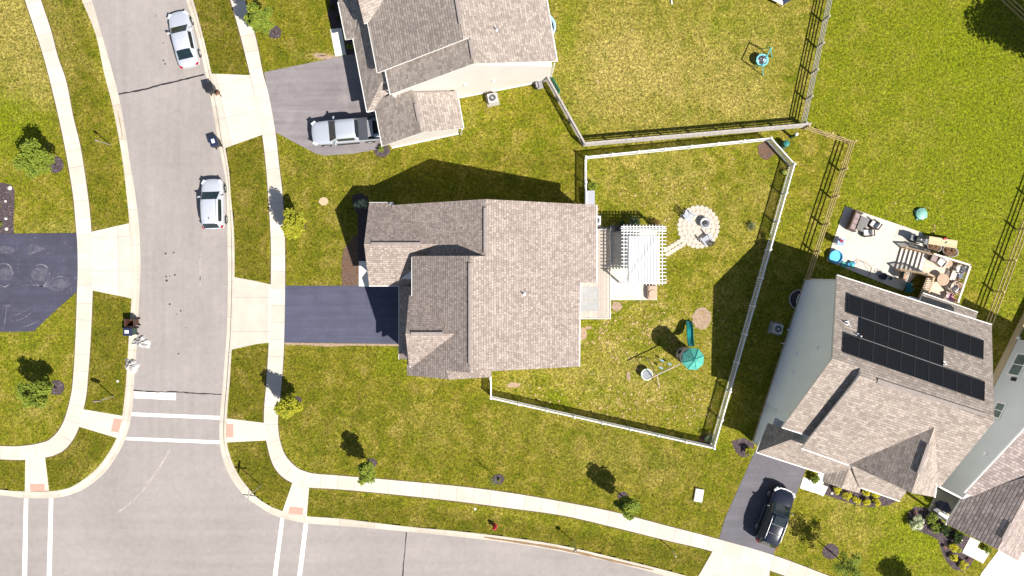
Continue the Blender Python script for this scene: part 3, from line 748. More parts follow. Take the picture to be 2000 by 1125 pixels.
def profile(m, A, B, back, prof, mat=0):
    """wall block: outline prof [(t along A-B, z)] swept along back"""
    A = Vector(A).to_3d(); B = Vector(B).to_3d()
    pts = [A + (B - A) * t + Vector((0, 0, z - A.z)) for t, z in prof]
    m.extrude(pts, Vector((back[0], back[1], 0)), mat)
def window(parent, loc, c, out, w_, h, frame=None):
    """window on a wall: c centre, out = outward direction"""
    out = Vector(out).to_3d().normalized(); rz = math.atan2(out.y, out.x) + math.pi / 2
    c = Vector(c) - loc
    def fr(m):
        R = Matrix.Rotation(rz, 3, 'Z')
        for dx, dz, sx, sz in ((0, h / 2, w_ + 0.12, 0.10), (0, -h / 2, w_ + 0.12, 0.10), (-w_ / 2, 0, 0.10, h - 0.1), (w_ / 2, 0, 0.10, h - 0.1), (0, 0, 0.06, h - 0.1)):
            m.box(c + R @ Vector((dx, -0.03, dz)), (sx, 0.10, sz), R=R)
    f = one('window', M['trim'], fr, parent)
    one('pane', M['pane'], lambda m: m.box(c + out * 0.012, (w_ - 0.05, 0.02, h - 0.05), rz=rz), f)
def wv(*a): return Vector(a)

# ---------------- house A: the broad taupe-roofed house in the middle
def house_a():
    loc = Vector((-1.0, -0.8, 0))
    t = thing('house', 'broad taupe-roofed house with dark sealed drive in the middle of the scene', 'house', loc, 0, 'suburban houses')
    m = MB()
    r1 = W(948, 395, 7.5)
    east = planew(r1, r1 + wv(0, 1, 0), W(1165, 470, 4.0))
    r2x = -3.07; r2z = 7.95
    patch(m, east, [W(1165, 400, 4.0), (1164.5, 552), (1133, 552), (1131, 716), (966, 724.5), (r2x, -7.25, r2z), (r2x, 1.32, r2z), (-1.97, 1.32, 7.5), (-1.97, 5.53, 7.5)])
    west_s = planew(wv(r2x, 0, r2z), wv(r2x, 1, r2z), wv(-7.67, 0, 5.40))
    patch(m, west_s, [(r2x, 1.32, r2z), (r2x, -7.25, r2z), (872, 724), (877, 741), (795, 733), (795, 700), (799, 579), (806, 579), (805.5, 500)])
    # south bump-out, its lower gable
    bo = planew(hit(877, 741, west_s), hit(872, 724, west_s), wv(-1.55, -7.84, 6.1))
    patch(m, bo, [hit(877, 741, west_s), hit(869, 715, west_s), (960, 715), (959, 737)])
    # cross gable over the garage
    rz = 7.3; gy = -4.446
    gn = planew(wv(-8, gy, rz), wv(-4, gy, rz), wv(-6, -1.735, 5.40)); gs = planew(wv(-8, gy, rz), wv(-4, gy, rz), wv(-6, -7.15, 5.40))
    patch(m, gn, [wv(-7.90, gy, rz), wv(-4.25, gy, rz), wv(-7.75, -1.735, 5.40), wv(-7.93, -1.735, 5.40)], 0.18)
    patch(m, gs, [wv(-7.90, gy, rz), wv(-4.25, gy, rz), wv(-7.6, -7.15, 5.40), wv(-7.93, -7.15, 5.40)], 0.18)
    # north-west wing: main slope and its cross gable
    west_n = planew(r1, r1 + wv(0, 1, 0), wv(-9.58, 0, 3.46))
    patch(m, west_n, [wv(-1.97, 5.53, 7.5), wv(-1.97, 1.0, 7.5), wv(-9.0, 1.0, 3.77), (-9.58, 1.5, 3.46), (-9.58, 5.50, 3.46)])
    nz = 5.5; ny_ = 2.30
    nn = planew(wv(-11, ny_, nz), wv(-6, ny_, nz), wv(-9, 5.72, 3.1)); ns = planew(wv(-11, ny_, nz), wv(-6, ny_, nz), wv(-9, -0.95, 3.1))
    patch(m, nn, [wv(-11.37, ny_, nz), wv(-5.6, ny_, nz), wv(-9.60, 5.72, 3.1), wv(-11.48, 5.72, 3.1)], 0.18)
    patch(m, ns, [wv(-11.37, ny_, nz), wv(-5.6, ny_, nz), wv(-7.0, -0.95, 3.1), wv(-11.48, -0.95, 3.1)], 0.18)
    # low skirt roof along the garage front
    sk_ = planew(wv(-9.12, 0, 2.85), wv(-9.12, 1, 2.85), wv(-7.3, 0, 3.75))
    patch(m, sk_, [wv(-9.12, -0.98, 2.85), wv(-9.12, -6.86, 2.85), wv(-7.3, -6.86, 3.75), wv(-7.3, -0.98, 3.75)], 0.16)
    m.v = [tuple(Vector(p) - loc) for p in m.v]
    roof = m.build('roof', [M['shA'], M['trim']], t)
    def gut(g):
        for p, q in ((wv(-11.5, 5.74, 3.06), wv(-9.6, 5.74, 3.06)), (wv(-9.14, -0.98, 2.82), wv(-9.14, -6.9, 2.82)), (wv(-11.5, -0.98, 3.05), wv(-9.1, -0.98, 3.05)), (W(1166, 400, 3.96), W(1165.5, 552, 3.96)), (W(1134, 552, 4.5), W(1132, 716, 4.5)), (wv(-7.72, 1.3, 5.33), wv(-7.72, -1.7, 5.33)), (wv(-7.75, -1.72, 5.33), wv(-7.95, -1.72, 5.33)), (wv(-7.9, -7.17, 5.33), wv(-7.2, -7.17, 5.33))):
            gutter(g, p - loc, q - loc, s=0.09)
        g.bar(wv(-8.95, 5.3, 3.1) - loc, wv(-8.95, 5.3, 0.1) - loc, 0.08, 0.08)
    split(one('gutter', M['trim'], gut, roof))
    ridge_vent(roof, loc, wv(-1.97, 4.9, 7.52), wv(-1.97, 1.55, 7.52), mat=M['shA'])
    ridge_vent(roof, loc, wv(r2x, 0.8, 7.97), wv(r2x, -6.6, 7.97), mat=M['shA'])
    ridge_vent(roof, loc, wv(-10.8, ny_, 5.52), wv(-7.0, ny_, 5.52), mat=M['shA'])
    ridge_vent(roof, loc, wv(-7.5, gy, 7.32), wv(-5.1, gy, 7.32), mat=M['shA'])
    vent_pipe(roof, loc, hit(1023, 574, east))
    vent_pipe(roof, loc, hit(764, 400, nn))
    wm = MB()
    profile(wm, (-9.2, -0.4), (6.30, -0.4), (0, 5.65), [(0, 0), (0, 3.35), (0.466, 7.15), (1, 3.9), (1, 0)])
    profile(wm, (-7.35, -7.0), (4.95, -7.0), (0, 8.1), [(0, 0), (0, 5.25), (0.348, 7.6), (1, 4.45), (1, 0)])
    profile(wm, (-7.35, -7.6), (-1.75, -7.6), (0, 0.8), [(0, 0), (0, 5.2), (0.51, 6.7), (1, 5.8), (1, 0)])
    profile(wm, (-11.0, 0.9), (-11.0, 5.35), (4, 0), [(0, 0), (0, 4.1), (0.315, 5.12), (1, 2.95), (1, 0)])
    profile(wm, (-7.65, -6.9), (-7.65, -2.0), (1.0, 0), [(0, 2.9), (0, 5.3), (0.5, 6.95), (1, 5.3), (1, 2.9)])
    wm.box((-8.1, -3.9, 1.4), (1.3, 5.7, 2.8))
    wm.v = [tuple(Vector(p) - loc) for p in wm.v]
    wm.build('wall', M['sidA'], t)
    one('porch_post', M['trim'], lambda g: g.bar(wv(-11.1, -0.6, 0) - loc, wv(-11.1, -0.6, 3.0) - loc, 0.2, 0.2), t)
    one('porch_floor', M['brightwalk'], lambda g: g.box(wv(-10.2, 0.1, 0.08) - loc, (3.0, 1.7, 0.16)), t)
    gd = one('garage_door', M['trim'], lambda g: [g.box(wv(-8.79, -3.9, 0.32 + 0.54 * k) - loc, (0.06, 4.6, 0.51)) for k in range(4)], t)
    one('door', pm('door_dark', (0.06, 0.05, 0.05), None, 4, 0.5), lambda g: g.box(wv(-9.6, 0.88, 1.05) - loc, (0.95, 0.06, 2.1)), t)
    for c, o, ww, hh in ((wv(-11.02, 3.4, 1.7), (-1, 0), 1.7, 1.4), (wv(6.32, 3.6, 1.6), (1, 0), 1.6, 1.3), (wv(4.97, -3.4, 1.6), (1, 0), 1.8, 1.3), (wv(-7.67, -4.45, 4.6), (-1, 0), 1.5, 1.1), (wv(1.5, 5.27, 1.6), (0, 1), 1.2, 1.2), (wv(-4.4, -7.62, 1.6), (0, -1), 1.2, 1.3), (wv(2.6, -7.02, 1.6), (0, -1), 1.2, 1.3), (wv(6.32, 0.8, 1.15), (1, 0), 1.8, 2.1)):
        window(t, loc, c, o, ww, hh)
    return east
eastA = house_a()

# ---------------- house B: the grey-brown house at the top
def house_b():
    loc = Vector((-4.5, 19.5, 0))
    t = thing('house', 'grey-brown shingled house with cream side wall and pickup on its drive', 'house', loc, 0, 'suburban houses')
    m = MB()
    rN = W(905, 77, 8.7)
    d = (W(1062, -35, 4.2) - W(1088, 119, 4.2)).normalized()      # run of the eaves, northward
    east = planew(rN, rN + d, W(1088, 119, 4.2))
    rN2 = rN + d * 10.0
    # south block ridge: further down the same slope
    sp = hit(926, 124, east); sp0 = hit(926 - 8.5, 78, east)
    patch(m, east, [rN, rN2, W(1062, -35, 4.2) + d * 2.0, W(1088, 119, 4.2), sp, hit(917, 72, east)])
    west = planew(rN, rN + d, W(737, 142, 5.1))
    eN = W(718, 43, 5.1)
    patch(m, west, [rN, W(737.5, 142, 5.1), eN, eN + d * 6.0, rN2])
    west_s = planew(sp, sp - d, W(763, 184, 5.0))
    patch(m, west_s, [sp, W(763, 184, 5.0), (752, 136), (900, 60), sp + d * 2.8])
    # gable to the north-west
    gs = planew(W(711, 46, 5.15), W(720, 42, 5.15), W(698, -6, 6.6))
    patch(m, gs, [W(711, 46, 5.15), hit(720, 42, gs), (760, -16), (694, -22)], 0.18)
    # skirt roof over the garage front with its little hip
    sk_ = plane3((690, 75, 2.9), (717.5, 218, 2.9), (745, 150, 4.3))
    wn_ = (W(1073, 157) - W(788, 212)).normalized()
    sl_ = math.hypot(sk_[0].x, sk_[0].y) / sk_[0].z
    p0 = W(717.5, 218, 2.9); hp = planew(p0, p0 + wn_, p0 + d + wv(0, 0, sl_))
    hippt = p0 + (d + wn_) * 1.7 + wv(0, 0, sl_ * 1.7)
    patch(m, sk_, [W(690, 75, 2.9), W(717.5, 218, 2.9), hippt, (764, 160), (735, 20), (708, 20)], 0.16)
    patch(m, hp, [p0, p0 + wn_ * 1.15, p0 + wn_ * 2.9 + d * 0.9 + wv(0, 0, sl_ * 0.9), p0 + wn_ * 2.9 + d * 1.7 + wv(0, 0, sl_ * 1.7), hippt], 0.16)
    po = plane3((661, 4, 2.75), (676, 77, 2.75), (700, 40, 3.3))
    patch(m, po, [(655, -28), (661, 4), (676, 77), (690.5, 75), (712, 70), (695, -30)], 0.16)
    # garage wing gable
    g0 = W(808, 184, 5.0); g1 = W(823, 259, 5.0)
    gw = planew(g0, g1, W(747, 285, 3.0)); ge = planew(g0, g1, W(905, 250, 3.0))
    gd_ = (g0 - g1).normalized()
    patch(m, gw, [g1, W(747, 285, 3.0), (734, 216), (731, 200), g0 + gd_ * 0.8], 0.18)
    patch(m, ge, [g1, W(905, 250, 3.0), W(892, 178, 3.0), g0 + gd_ * 0.15], 0.18)
    m.v = [tuple(Vector(p) - loc) for p in m.v]
    roof = m.build('roof', [M['shB'], M['trim']], t)
    def gut(g):
        for a, b in (((689, 75, 2.87), (716.5, 219, 2.87)), ((660, 4, 2.72), (675, 78, 2.72)), ((717.5, 43, 5.05), (736.5, 142, 5.05)), ((752, 138, 4.97), (762, 185, 4.97)), ((733, 216, 2.97), (746, 286, 2.97)), ((906, 250, 2.97), (893, 178, 2.97)), ((1063, -35, 4.15), (1089, 120, 4.15)), ((717.5, 219, 2.87), (742, 213, 2.87))):
            gutter(g, W(*a) - loc, W(*b) - loc, s=0.10)
        for a, b in (((1083, 124, 3.9), (1074, 156, 0.2)), ((780, 193, 3.1), (768, 186, 4.9)), ((903, 252, 2.9), (900, 263, 0.2))):
            g.bar(W(*a) - loc, W(*b) - loc, 0.10, 0.10)
    split(one('gutter', M['trim'], gut, roof))
    for a, b in (((897, 50), (888, 0)), ):
        p = rN + d * 1.1; ridge_vent(roof, loc, p + wv(0, 0, .02), p + d * 3.5, mat=M['shB'])
    ridge_vent(roof, loc, sp + d * 0.35 + wv(0, 0, .02), sp + d * 1.7 + wv(0, 0, .02), mat=M['shB'])
    ridge_vent(roof, loc, g1 + gd_ * 0.9 + wv(0, 0, .02), g1 + gd_ * 2.3 + wv(0, 0, .02), mat=M['shB'])
    vent_pipe(roof, loc, hit(969, 58, east))
    wm = MB()
    A = W(788, 212); B = W(1073, 157); d2 = (d.x, d.y)
    profile(wm, A, B, (d2[0] * 13, d2[1] * 13), [(0, 0), (0, 4.75), (0.53, 7.98), (1, 3.95), (1, 0)])
    A2 = W(768, 142) ; A2 = A2 + d * 0.0
    Bn = A2 + (B - A).normalized() * 7.0 ; 
    profile(wm, W(764, 148), W(764, 148) + (B - A).normalized() * 6.9, (d2[0] * 11, d2[1] * 11), [(0, 0), (0, 4.85), (1, 8.35), (1.75, 4.4), (1.75, 0)])
    GA = W(766, 289); GB = W(897, 261)
    profile(wm, GA, GB, (d2[0] * 4.0, d2[1] * 4.0), [(0, 0), (0, 2.85), (0.47, 4.72), (1, 2.85), (1, 0)])
    SA = W(742, 216); wn0 = (B - A).normalized()
    profile(wm, SA + d * 0.5 + wn0 * 0.1, SA + d * 0.5 + (B - A).normalized() * 2.5, (d2[0] * 6.0, d2[1] * 6.0), [(0, 0), (0, 2.8), (1, 2.8), (1, 0)])
    wm.v = [tuple(Vector(p) - loc) for p in wm.v]
    wm.build('wall', M['sidB'], t)
    out = Vector((-d.y * -1, 0, 0))
    wn = (B - A).normalized(); outS = Vector((wn.y, -wn.x, 0))
    outW = -wn
    def base(g):
        g.bar(A + outS * 0.03 + wv(0, 0, .12) - loc, B + outS * 0.03 + wv(0, 0, .12) - loc, 0.06, 0.24)
        g.bar(GA + outS * 0.03 + wv(0, 0, .12) - loc, GB + outS * 0.03 + wv(0, 0, .12) - loc, 0.06, 0.24)
    split(one('foundation', M['trim'], base, t))
    gmid = SA + d * 2.4
    one('garage_door', M['trim'], lambda g: [g.box(gmid + outW * 0.05 + wv(0, 0, 0.32 + 0.54 * k) - loc, (0.06, 4.4, 0.51), rz=math.atan2(outW.y, outW.x)) for k in range(4)], t)
    for k, (a, z) in enumerate(((0.445, 3.6), (0.625, 3.3))):        # little round wall vents
        c = A + (B - A) * a + wv(0, 0, z)
        one('wall_vent', M['trim'], lambda g: g.lathe([(0.01, 0.12), (0.12, 0.10), (0.14, 0.0)], (0, 0, 0), 12), t).location = c + outS * 0.02 - loc
    for o in t.children:
        if o.name.startswith('wall_vent'): o.rotation_euler = outS.to_track_quat('Z', 'Y').to_euler()
    window(t, loc, W(1073, 157) + d * 3.0 + wn * 0.02 + wv(0, 0, 1.7), wn, 1.6, 1.3)
    window(t, loc, W(764, 148) + d * 3 - wn * 0.02 + wv(0, 0, 4.4), -wn, 1.3, 1.0)
    return d
dB = house_b()

# ---------------- house C: solar panels, pale blue gable wall
def house_c():
    loc = Vector((27.0, -7.0, 0))
    t = thing('house', 'tan-roofed house with black solar panels and pale blue gable wall', 'house', loc, 0, 'suburban houses')
    m = MB()
    e0 = W(1635, 537, 5.6); e1 = W(1937, 634, 5.6); u = (e1 - e0).normalized(); v = Vector((u.y, -u.x, 0))
    r0 = W(1626, 700, 8.9); rlen = 12.5
    north = planew(e0, e1, r0)
    rE = r0 + u * 12.62
    rp = hit(1726, 748, north); rE = hit(1942, 823, north); k2 = r0 + u * 2.1
    rW = rp + u * ((k2 - rp).dot(u))
    patch(m, north, [e0, e1, rE, rW, k2, r0])
    s_w = planew(r0, r0 + u, W(1527, 835, 5.65))          # western, steeper slope
    sw = W(1527, 835, 5.65)
    patch(m, s_w, [r0, r0 + u * 2.9, sw + u * 2.6, sw])
    rp = hit(1726, 748, north)
    s_e = planew(rp, rp + u, rp + (sw - r0))              # eastern slope, a step higher
    seW = W(1566, 875, 6.2)
    seE = W(1658, 907, 6.2)
    pr = rW
    fe = hit(1838, 950, s_e)
    patch(m, s_e, [pr, (1566, 875), (1658, 907), hit(1658, 907, s_e) + v * 0.0, hit(1770, 948, s_e), (1838, 950), (1867, 913), rE])
    # front cross gable
    ga = hit(1828, 827, s_e); gb = W(1780, 963, ga.z)
    gd_ = (gb - ga).normalized()
    gq = hit(1659, 907, s_e); gW = planew(ga, gb, gq); gE = planew(ga, gb, W(1825, 971, 6.0))
    patch(m, gW, [ga, gb, (1768, 957), gq], 0.18)
    patch(m, gE, [ga, gb, (1825, 971), (1831, 940), (1835, 900)], 0.18)
    # low garage roof, hipped at its west end
    lo = plane3((1478, 883, 2.9), (1612, 926, 2.9), (1590, 880, 4.4))
    hp = plane3((1478, 883, 2.9), (1500, 826, 2.9), (1545, 857, 4.4))
    tp = hit(1549, 857, lo)
    patch(m, lo, [W(1478, 883, 2.9), W(1612, 926, 2.9), (1662, 915), (1660, 890), (1575, 862), tp], 0.16)
    hpl = planew(W(1478, 883, 2.9), W(1500, 826, 2.9), tp)
    patch(m, hpl, [W(1478, 883, 2.9), tp, (1550, 845), (1500, 826)], 0.16)
    # porch roof
    pa = W(1661, 909, 3.55); pb = W(1644, 954, 3.55)
    pw = planew(pa, pb, W(1608, 941, 2.95)); pe = planew(pa, pb, W(1678, 963, 2.75))
    patch(m, pw, [pa, pb, (1608, 941), (1611, 926), (1622, 915)], 0.16)
    patch(m, pe, [pa, pb, (1678, 963), (1683, 948), (1690, 925)], 0.16)
    ps = plane3((1681, 952.5, 3.0), (1757, 978, 3.0), (1770, 950, 3.95))
    patch(m, ps, [(1679, 953), (1757, 978), (1770, 961), (1772, 945), (1664, 910)], 0.16)
    # rear lean-to roof
    ln = plane3((1803, 573, 3.1), (1909, 610, 3.1), (1850, 612, 3.7))
    patch(m, ln, [(1803, 573), (1909, 610), (1903, 640), (1790, 606)], 0.16)
    m.v = [tuple(Vector(p) - loc) for p in m.v]
    roof = m.build('roof', [M['shC'], M['trim']], t)
    def gut(g):
        for p, q in ((e0, e1), (hit(1478, 884, lo), hit(1612, 927, lo)), (W(1477, 883, 2.86), W(1499, 827, 2.86)), (hit(1565, 876, s_e), hit(1658, 909, s_e)), (sw, sw + u * 2.5), (hit(1681, 953, ps), hit(1757, 979, ps)), (W(1803, 572, 3.05), W(1910, 610, 3.05)), (W(1826, 972, 5.95), W(1836, 905, 6.0))):
            gutter(g, Vector(p) - loc, Vector(q) - loc, s=0.11)
    split(one('gutter', M['trim'], gut, roof))
    ridge_vent(roof, loc, rW + u * 1.3 + wv(0, 0, .0), rW + u * 9.4 + wv(0, 0, .0), 0.36, mat=M['shC'])
    ridge_vent(roof, loc, ga + (gb - ga) * 0.30 + wv(0, 0, .02), ga + (gb - ga) * 0.72 + wv(0, 0, .02), mat=M['shC'])
    for p in ((1653, 632), (1677, 656), (1841, 710)): vent_pipe(roof, loc, hit(p[0], p[1], north))
    RAILM = pm('rail_grey', (0.12, 0.12, 0.125), (0.09, 0.09, 0.095), 4, 0.5)
    # solar panels, each one a piece of its own
    def panel_row(a, b, c, dd, n):
        A, B, C, D = (hit(p[0], p[1], north) for p in (a, b, c, dd))
        nn = north[0]
        for i in range(n):
            f0, f1 = (i + 0.018) / n, (i + 1 - 0.018) / n
            q = [A.lerp(B, f0), A.lerp(B, f1), D.lerp(C, f1), D.lerp(C, f0)]
            def f(mm):
                P = [p - loc + nn * 0.13 for p in q]
                mm.extrude(P, -nn * 0.05)
            p_ = one('solar_panel', M['solar'], f, roof)
            def rim(mm):
                P = [p - loc + nn * 0.125 for p in q]
                for k in range(4): mm.bar(P[k], P[(k + 1) % 4], 0.035, 0.045)
            one('panel_frame', M['black'], rim, p_)
    panel_row((1655, 575), (1919, 666), (1918, 703), (1653, 612), 10)
    panel_row((1680, 621.4), (1841, 676.9), (1840, 717.0), (1677, 660.4), 6)
    panel_row((1649, 651.4), (1921, 746.2), (1920, 785), (1647, 690), 10)
    def rails(mm):
        for p, q in (((1680, 621.2), (1841, 676.7)), ((1677, 660.9), (1841, 717.8))):
            mm.bar(hit(*p, north) - loc + north[0] * 0.14, hit(*q, north) - loc + north[0] * 0.14, 0.022, 0.04)
    split(one('panel_rail', RAILM, rails, roof))
    wm = MB()
    b0 = W(1573, 540) + u * 0.02
    wdir = (W(1463, 859) - b0).normalized()
    L = (W(1463, 859) - b0).length
    v2 = Vector((-u.y, u.x, 0)) * -1
    def blk(a0, a1, prof):
        P0 = b0 + u * a0
        pts = [P0 + v2 * b + wv(0, 0, z) for b, z in prof]
        wm.extrude(pts, u * (a1 - a0))
    dr = (r0 - b0).dot(v2); de = (sw - b0).dot(v2)
    blk(0.0, 12.2, [(0.25, 0), (0.25, 5.5), (dr, 8.62), (de - 0.35, 5.7), (de - 0.35, 0)])
    dse = (seW - b0).dot(v2)
    ss = (pr - b0).dot(u) + 0.12
    dp = (rW - b0).dot(v2); zse = rW.z - (dse - dp) * (r0.z - sw.z) / (sw - r0).dot(v2)
    blk(ss, 12.2, [(dp - 0.6, 5), (dp - 0.6, rW.z - 0.6), (dp, rW.z - 0.22), (dse - 0.3, zse - 0.1), (dse - 0.3, 0), (dr, 0)])
    blk(0.0, 8.0, [(de - 1.0, 0), (de - 1.0, 2.75), (L, 2.75), (L, 0)])
    gbw = (gb - b0)
    blk(gbw.dot(u) - 2.9, gbw.dot(u) + 2.6, [(dse - 1, 0), (dse - 1, 6.1), (gbw.dot(v2) - 0.35, 6.0), (gbw.dot(v2) - 0.35, 0)])
    gf = b0 + v2 * (gbw.dot(v2) - 0.4)
    wm.extrude([gf + u * (gbw.dot(u) - 3.0) + wv(0, 0, 5.8), gf + u * gbw.dot(u) + wv(0, 0, 7.95), gf + u * (gbw.dot(u) + 2.7) + wv(0, 0, 5.8)], v2 * -1.0)
    blk(7.4, 12.3, [(-0.7, 0), (-0.7, 2.9), (0.3, 3.4), (0.3, 0)])
    wm.v = [tuple(Vector(p) - loc) for p in wm.v]
    wm.build('wall', M['sidC'], t)
    out = -u
    one('foundation', M['found'], lambda g: g.bar(b0 + v2 * 0.25 - u * 0.03 + wv(0, 0, .1) - loc, b0 + v2 * L - u * 0.03 + wv(0, 0, .1) - loc, 0.06, 0.2), t)
    split(one('corner_board', M['trim'], lambda g: [g.bar(b0 + v2 * q - u * 0.02 - loc, b0 + v2 * q - u * 0.02 + wv(0, 0, z) - loc, 0.12, 0.12) for q, z in ((0.25, 5.4), (L, 2.7))], t))
    gdc = b0 + u * 3.4 + v2 * (L + 0.03)
    one('garage_door', M['trim'], lambda g: [g.box(gdc + wv(0, 0, 0.32 + 0.54 * k) - loc, (4.6, 0.06, 0.51), rz=math.atan2(u.y, u.x)) for k in range(4)], t)
    for q, z in ((8.0, 3.4), (6.5, 3.0), (5.6, 6.2)):
        c = b0 + v2 * q - u * 0.02 + wv(0, 0, z)
        o = one('wall_vent', M['sidC'], lambda g: g.lathe([(0.01, 0.12), (0.12, 0.10), (0.14, 0.0)], (0, 0, 0), 12), t); o.location = c - loc; o.rotation_euler = out.to_track_quat('Z', 'Y').to_euler()
    for (px, py) in ((1537, 643), (1526, 670)):
        one('wall_spout', M['trim'], lambda g: g.bar(W(px, py, 0.5) - loc, W(px + 9, py + 2, 0.6) - loc, 0.07, 0.07), t)
    window(t, loc, b0 + u * 4.0 + v2 * 0.24 + wv(0, 0, 4.2), -v2, 1.4, 1.3); window(t, loc, b0 + u * 8.5 + v2 * 0.24 + wv(0, 0, 4.4), -v2, 1.4, 1.1)
    window(t, loc, gf + u * gbw.dot(u) + v2 * 0.06 + wv(0, 0, 4.6), v2, 1.6, 1.3)
    return u, v2, north
uC, vC, northC = house_c()

# ---------------- house D: grey wall at the lower right corner
def house_d():
    loc = Vector((40.0, -20.0, 0))
    t = thing('house', 'mauve-roofed house with grey side wall in the lower right corner', 'house', loc, 0, 'suburban houses')
    fa = W(1834, 950); fb = W(2000, 614); f = (fb - fa).normalized(); n = Vector((f.y, -f.x, 0))   # n points into the house
    m = MB()
    e = W(1884, 962, 3.3); p2 = W(2000, 838, 5.75)
    hor = n
    top = planew(e, e + n, p2)
    q = p2 + (p2 - e) * 0.55
    patch(m, top, [e, q, q + n * 9, e + n * 9])
    # front gable with a long dark slope
    ga = W(1948, 1073, 5.0); gdir = (W(1977, 1018, 5.0) - ga).normalized()
    wl = planew(ga, ga + gdir, W(1848, 1024, 2.9))
    el = planew(ga, ga + gdir, ga + n * 3.5 + wv(0, 0, -2.1))
    patch(m, wl, [W(1848, 1024, 2.9), ga, ga + gdir * 6.4, (2000, 935), (1884, 966)], 0.18)
    rp = ga + n * 1.9 + wv(0, 0, -1.0)
    patch(m, el, [ga, hit(1989, 1096, el), hit(1989, 1096, el) + gdir * 7, ga + gdir * 6.4], 0.18)
    m.v = [tuple(Vector(p) - loc) for p in m.v]
    roof = m.build('roof', [M['shD'], M['trim']], t)
    def gut(g):
        gutter(g, e - loc, q - loc, s=0.12); gutter(g, W(1847, 1025, 2.87) - loc, W(1883, 966, 2.87) - loc, s=0.12)
    split(one('gutter', M['trim'], gut, roof))
    ridge_vent(roof, loc, ga + gdir * 0.9 + wv(0, 0, .02), ga + gdir * 2.3 + wv(0, 0, .02), mat=M['shD'])
    wm = MB()
    L = (fb - fa).length
    sl = (p2.z - e.z) / max((p2 - e).dot(f), .1)
    z0 = 3.05
    profile(wm, fa, fa + f * 14.0, (n.x * 10, n.y * 10), [(0, 0), (0, z0), (0.58, z0 + 0.58 * 14 * sl), (1, z0 + 3.0), (1, 0)])
    por = W(1815, 992)
    wm.v = [tuple(Vector(p) - loc) for p in wm.v]
    wm.build('wall', M['sidD'], t)
    one('foundation', M['found'], lambda g: g.bar(fa + f * 2.9 - n * 0.05 + wv(0, 0, .34) - loc, fa + f * 18 - n * 0.05 + wv(0, 0, .34) - loc, 0.12, 0.68), t)
    one('corner_board', M['trim'], lambda g: g.bar(fa - loc + n * 0.02, fa - loc + wv(0, 0, 3.0) + n * 0.02, 0.16, 0.16), t)
    wpl = (n, n.dot(fa))
    def on_wall(px, py):
        g = W(px, py) - CAMP; tt = (wpl[1] - n.dot(CAMP)) / n.dot(g); return CAMP + g * tt
    window(t, loc, on_wall(1990, 713) - n * 0.02, -n, 1.9, 1.25); window(t, loc, on_wall(1951, 802) - n * 0.02, -n, 1.3, 1.0)
    one('wall_vent', M['black'], lambda g: g.box(on_wall(1981, 741) - n * 0.05 - loc, (0.12, 0.3, 0.5), rz=math.atan2(n.y, n.x)), t)
    for p in ((1989, 660), (2016, 1038), (2015, 888)):
        pass
    one('wall_light', M['trim'], lambda g: g.box(on_wall(1990, 661) - n * 0.06 - loc, (0.12, 0.25, 0.3), rz=math.atan2(n.y, n.x)), t)
    one('wall_light', M['trim'], lambda g: g.box(on_wall(1926, 887) - n * 0.06 - loc, (0.12, 0.25, 0.3), rz=math.atan2(n.y, n.x)), t)
    # covered porch
    pf = [W(1832, 955), W(1812, 996), W(1852, 1018), W(1890, 970)]
    one('porch_floor', concrete('porch_concrete', (0.42, 0.38, 0.28), (0.34, 0.30, 0.22)), lambda g: g.prism([(p.x - loc.x, p.y - loc.y) for p in pf], 0, 0.16), t)
    one('porch_beam', M['trim'], lambda g: (g.bar(W(1833, 950, 2.85) - loc, W(1878, 973, 2.85) - loc, 0.12, 0.2)), t)
    one('porch_step', M['brightwalk'], lambda g: g.bar(W(1830, 1002, 0.3) - loc, W(1853, 1015, 0.3) - loc, 0.45, 0.35), t)
    one('porch_post', M['trim'], lambda g: g.bar(W(1850, 1018, 0) - loc, W(1850, 1018, 2.8) - loc, 0.18, 0.18), t)
    return f, n
fD, nD = house_d()
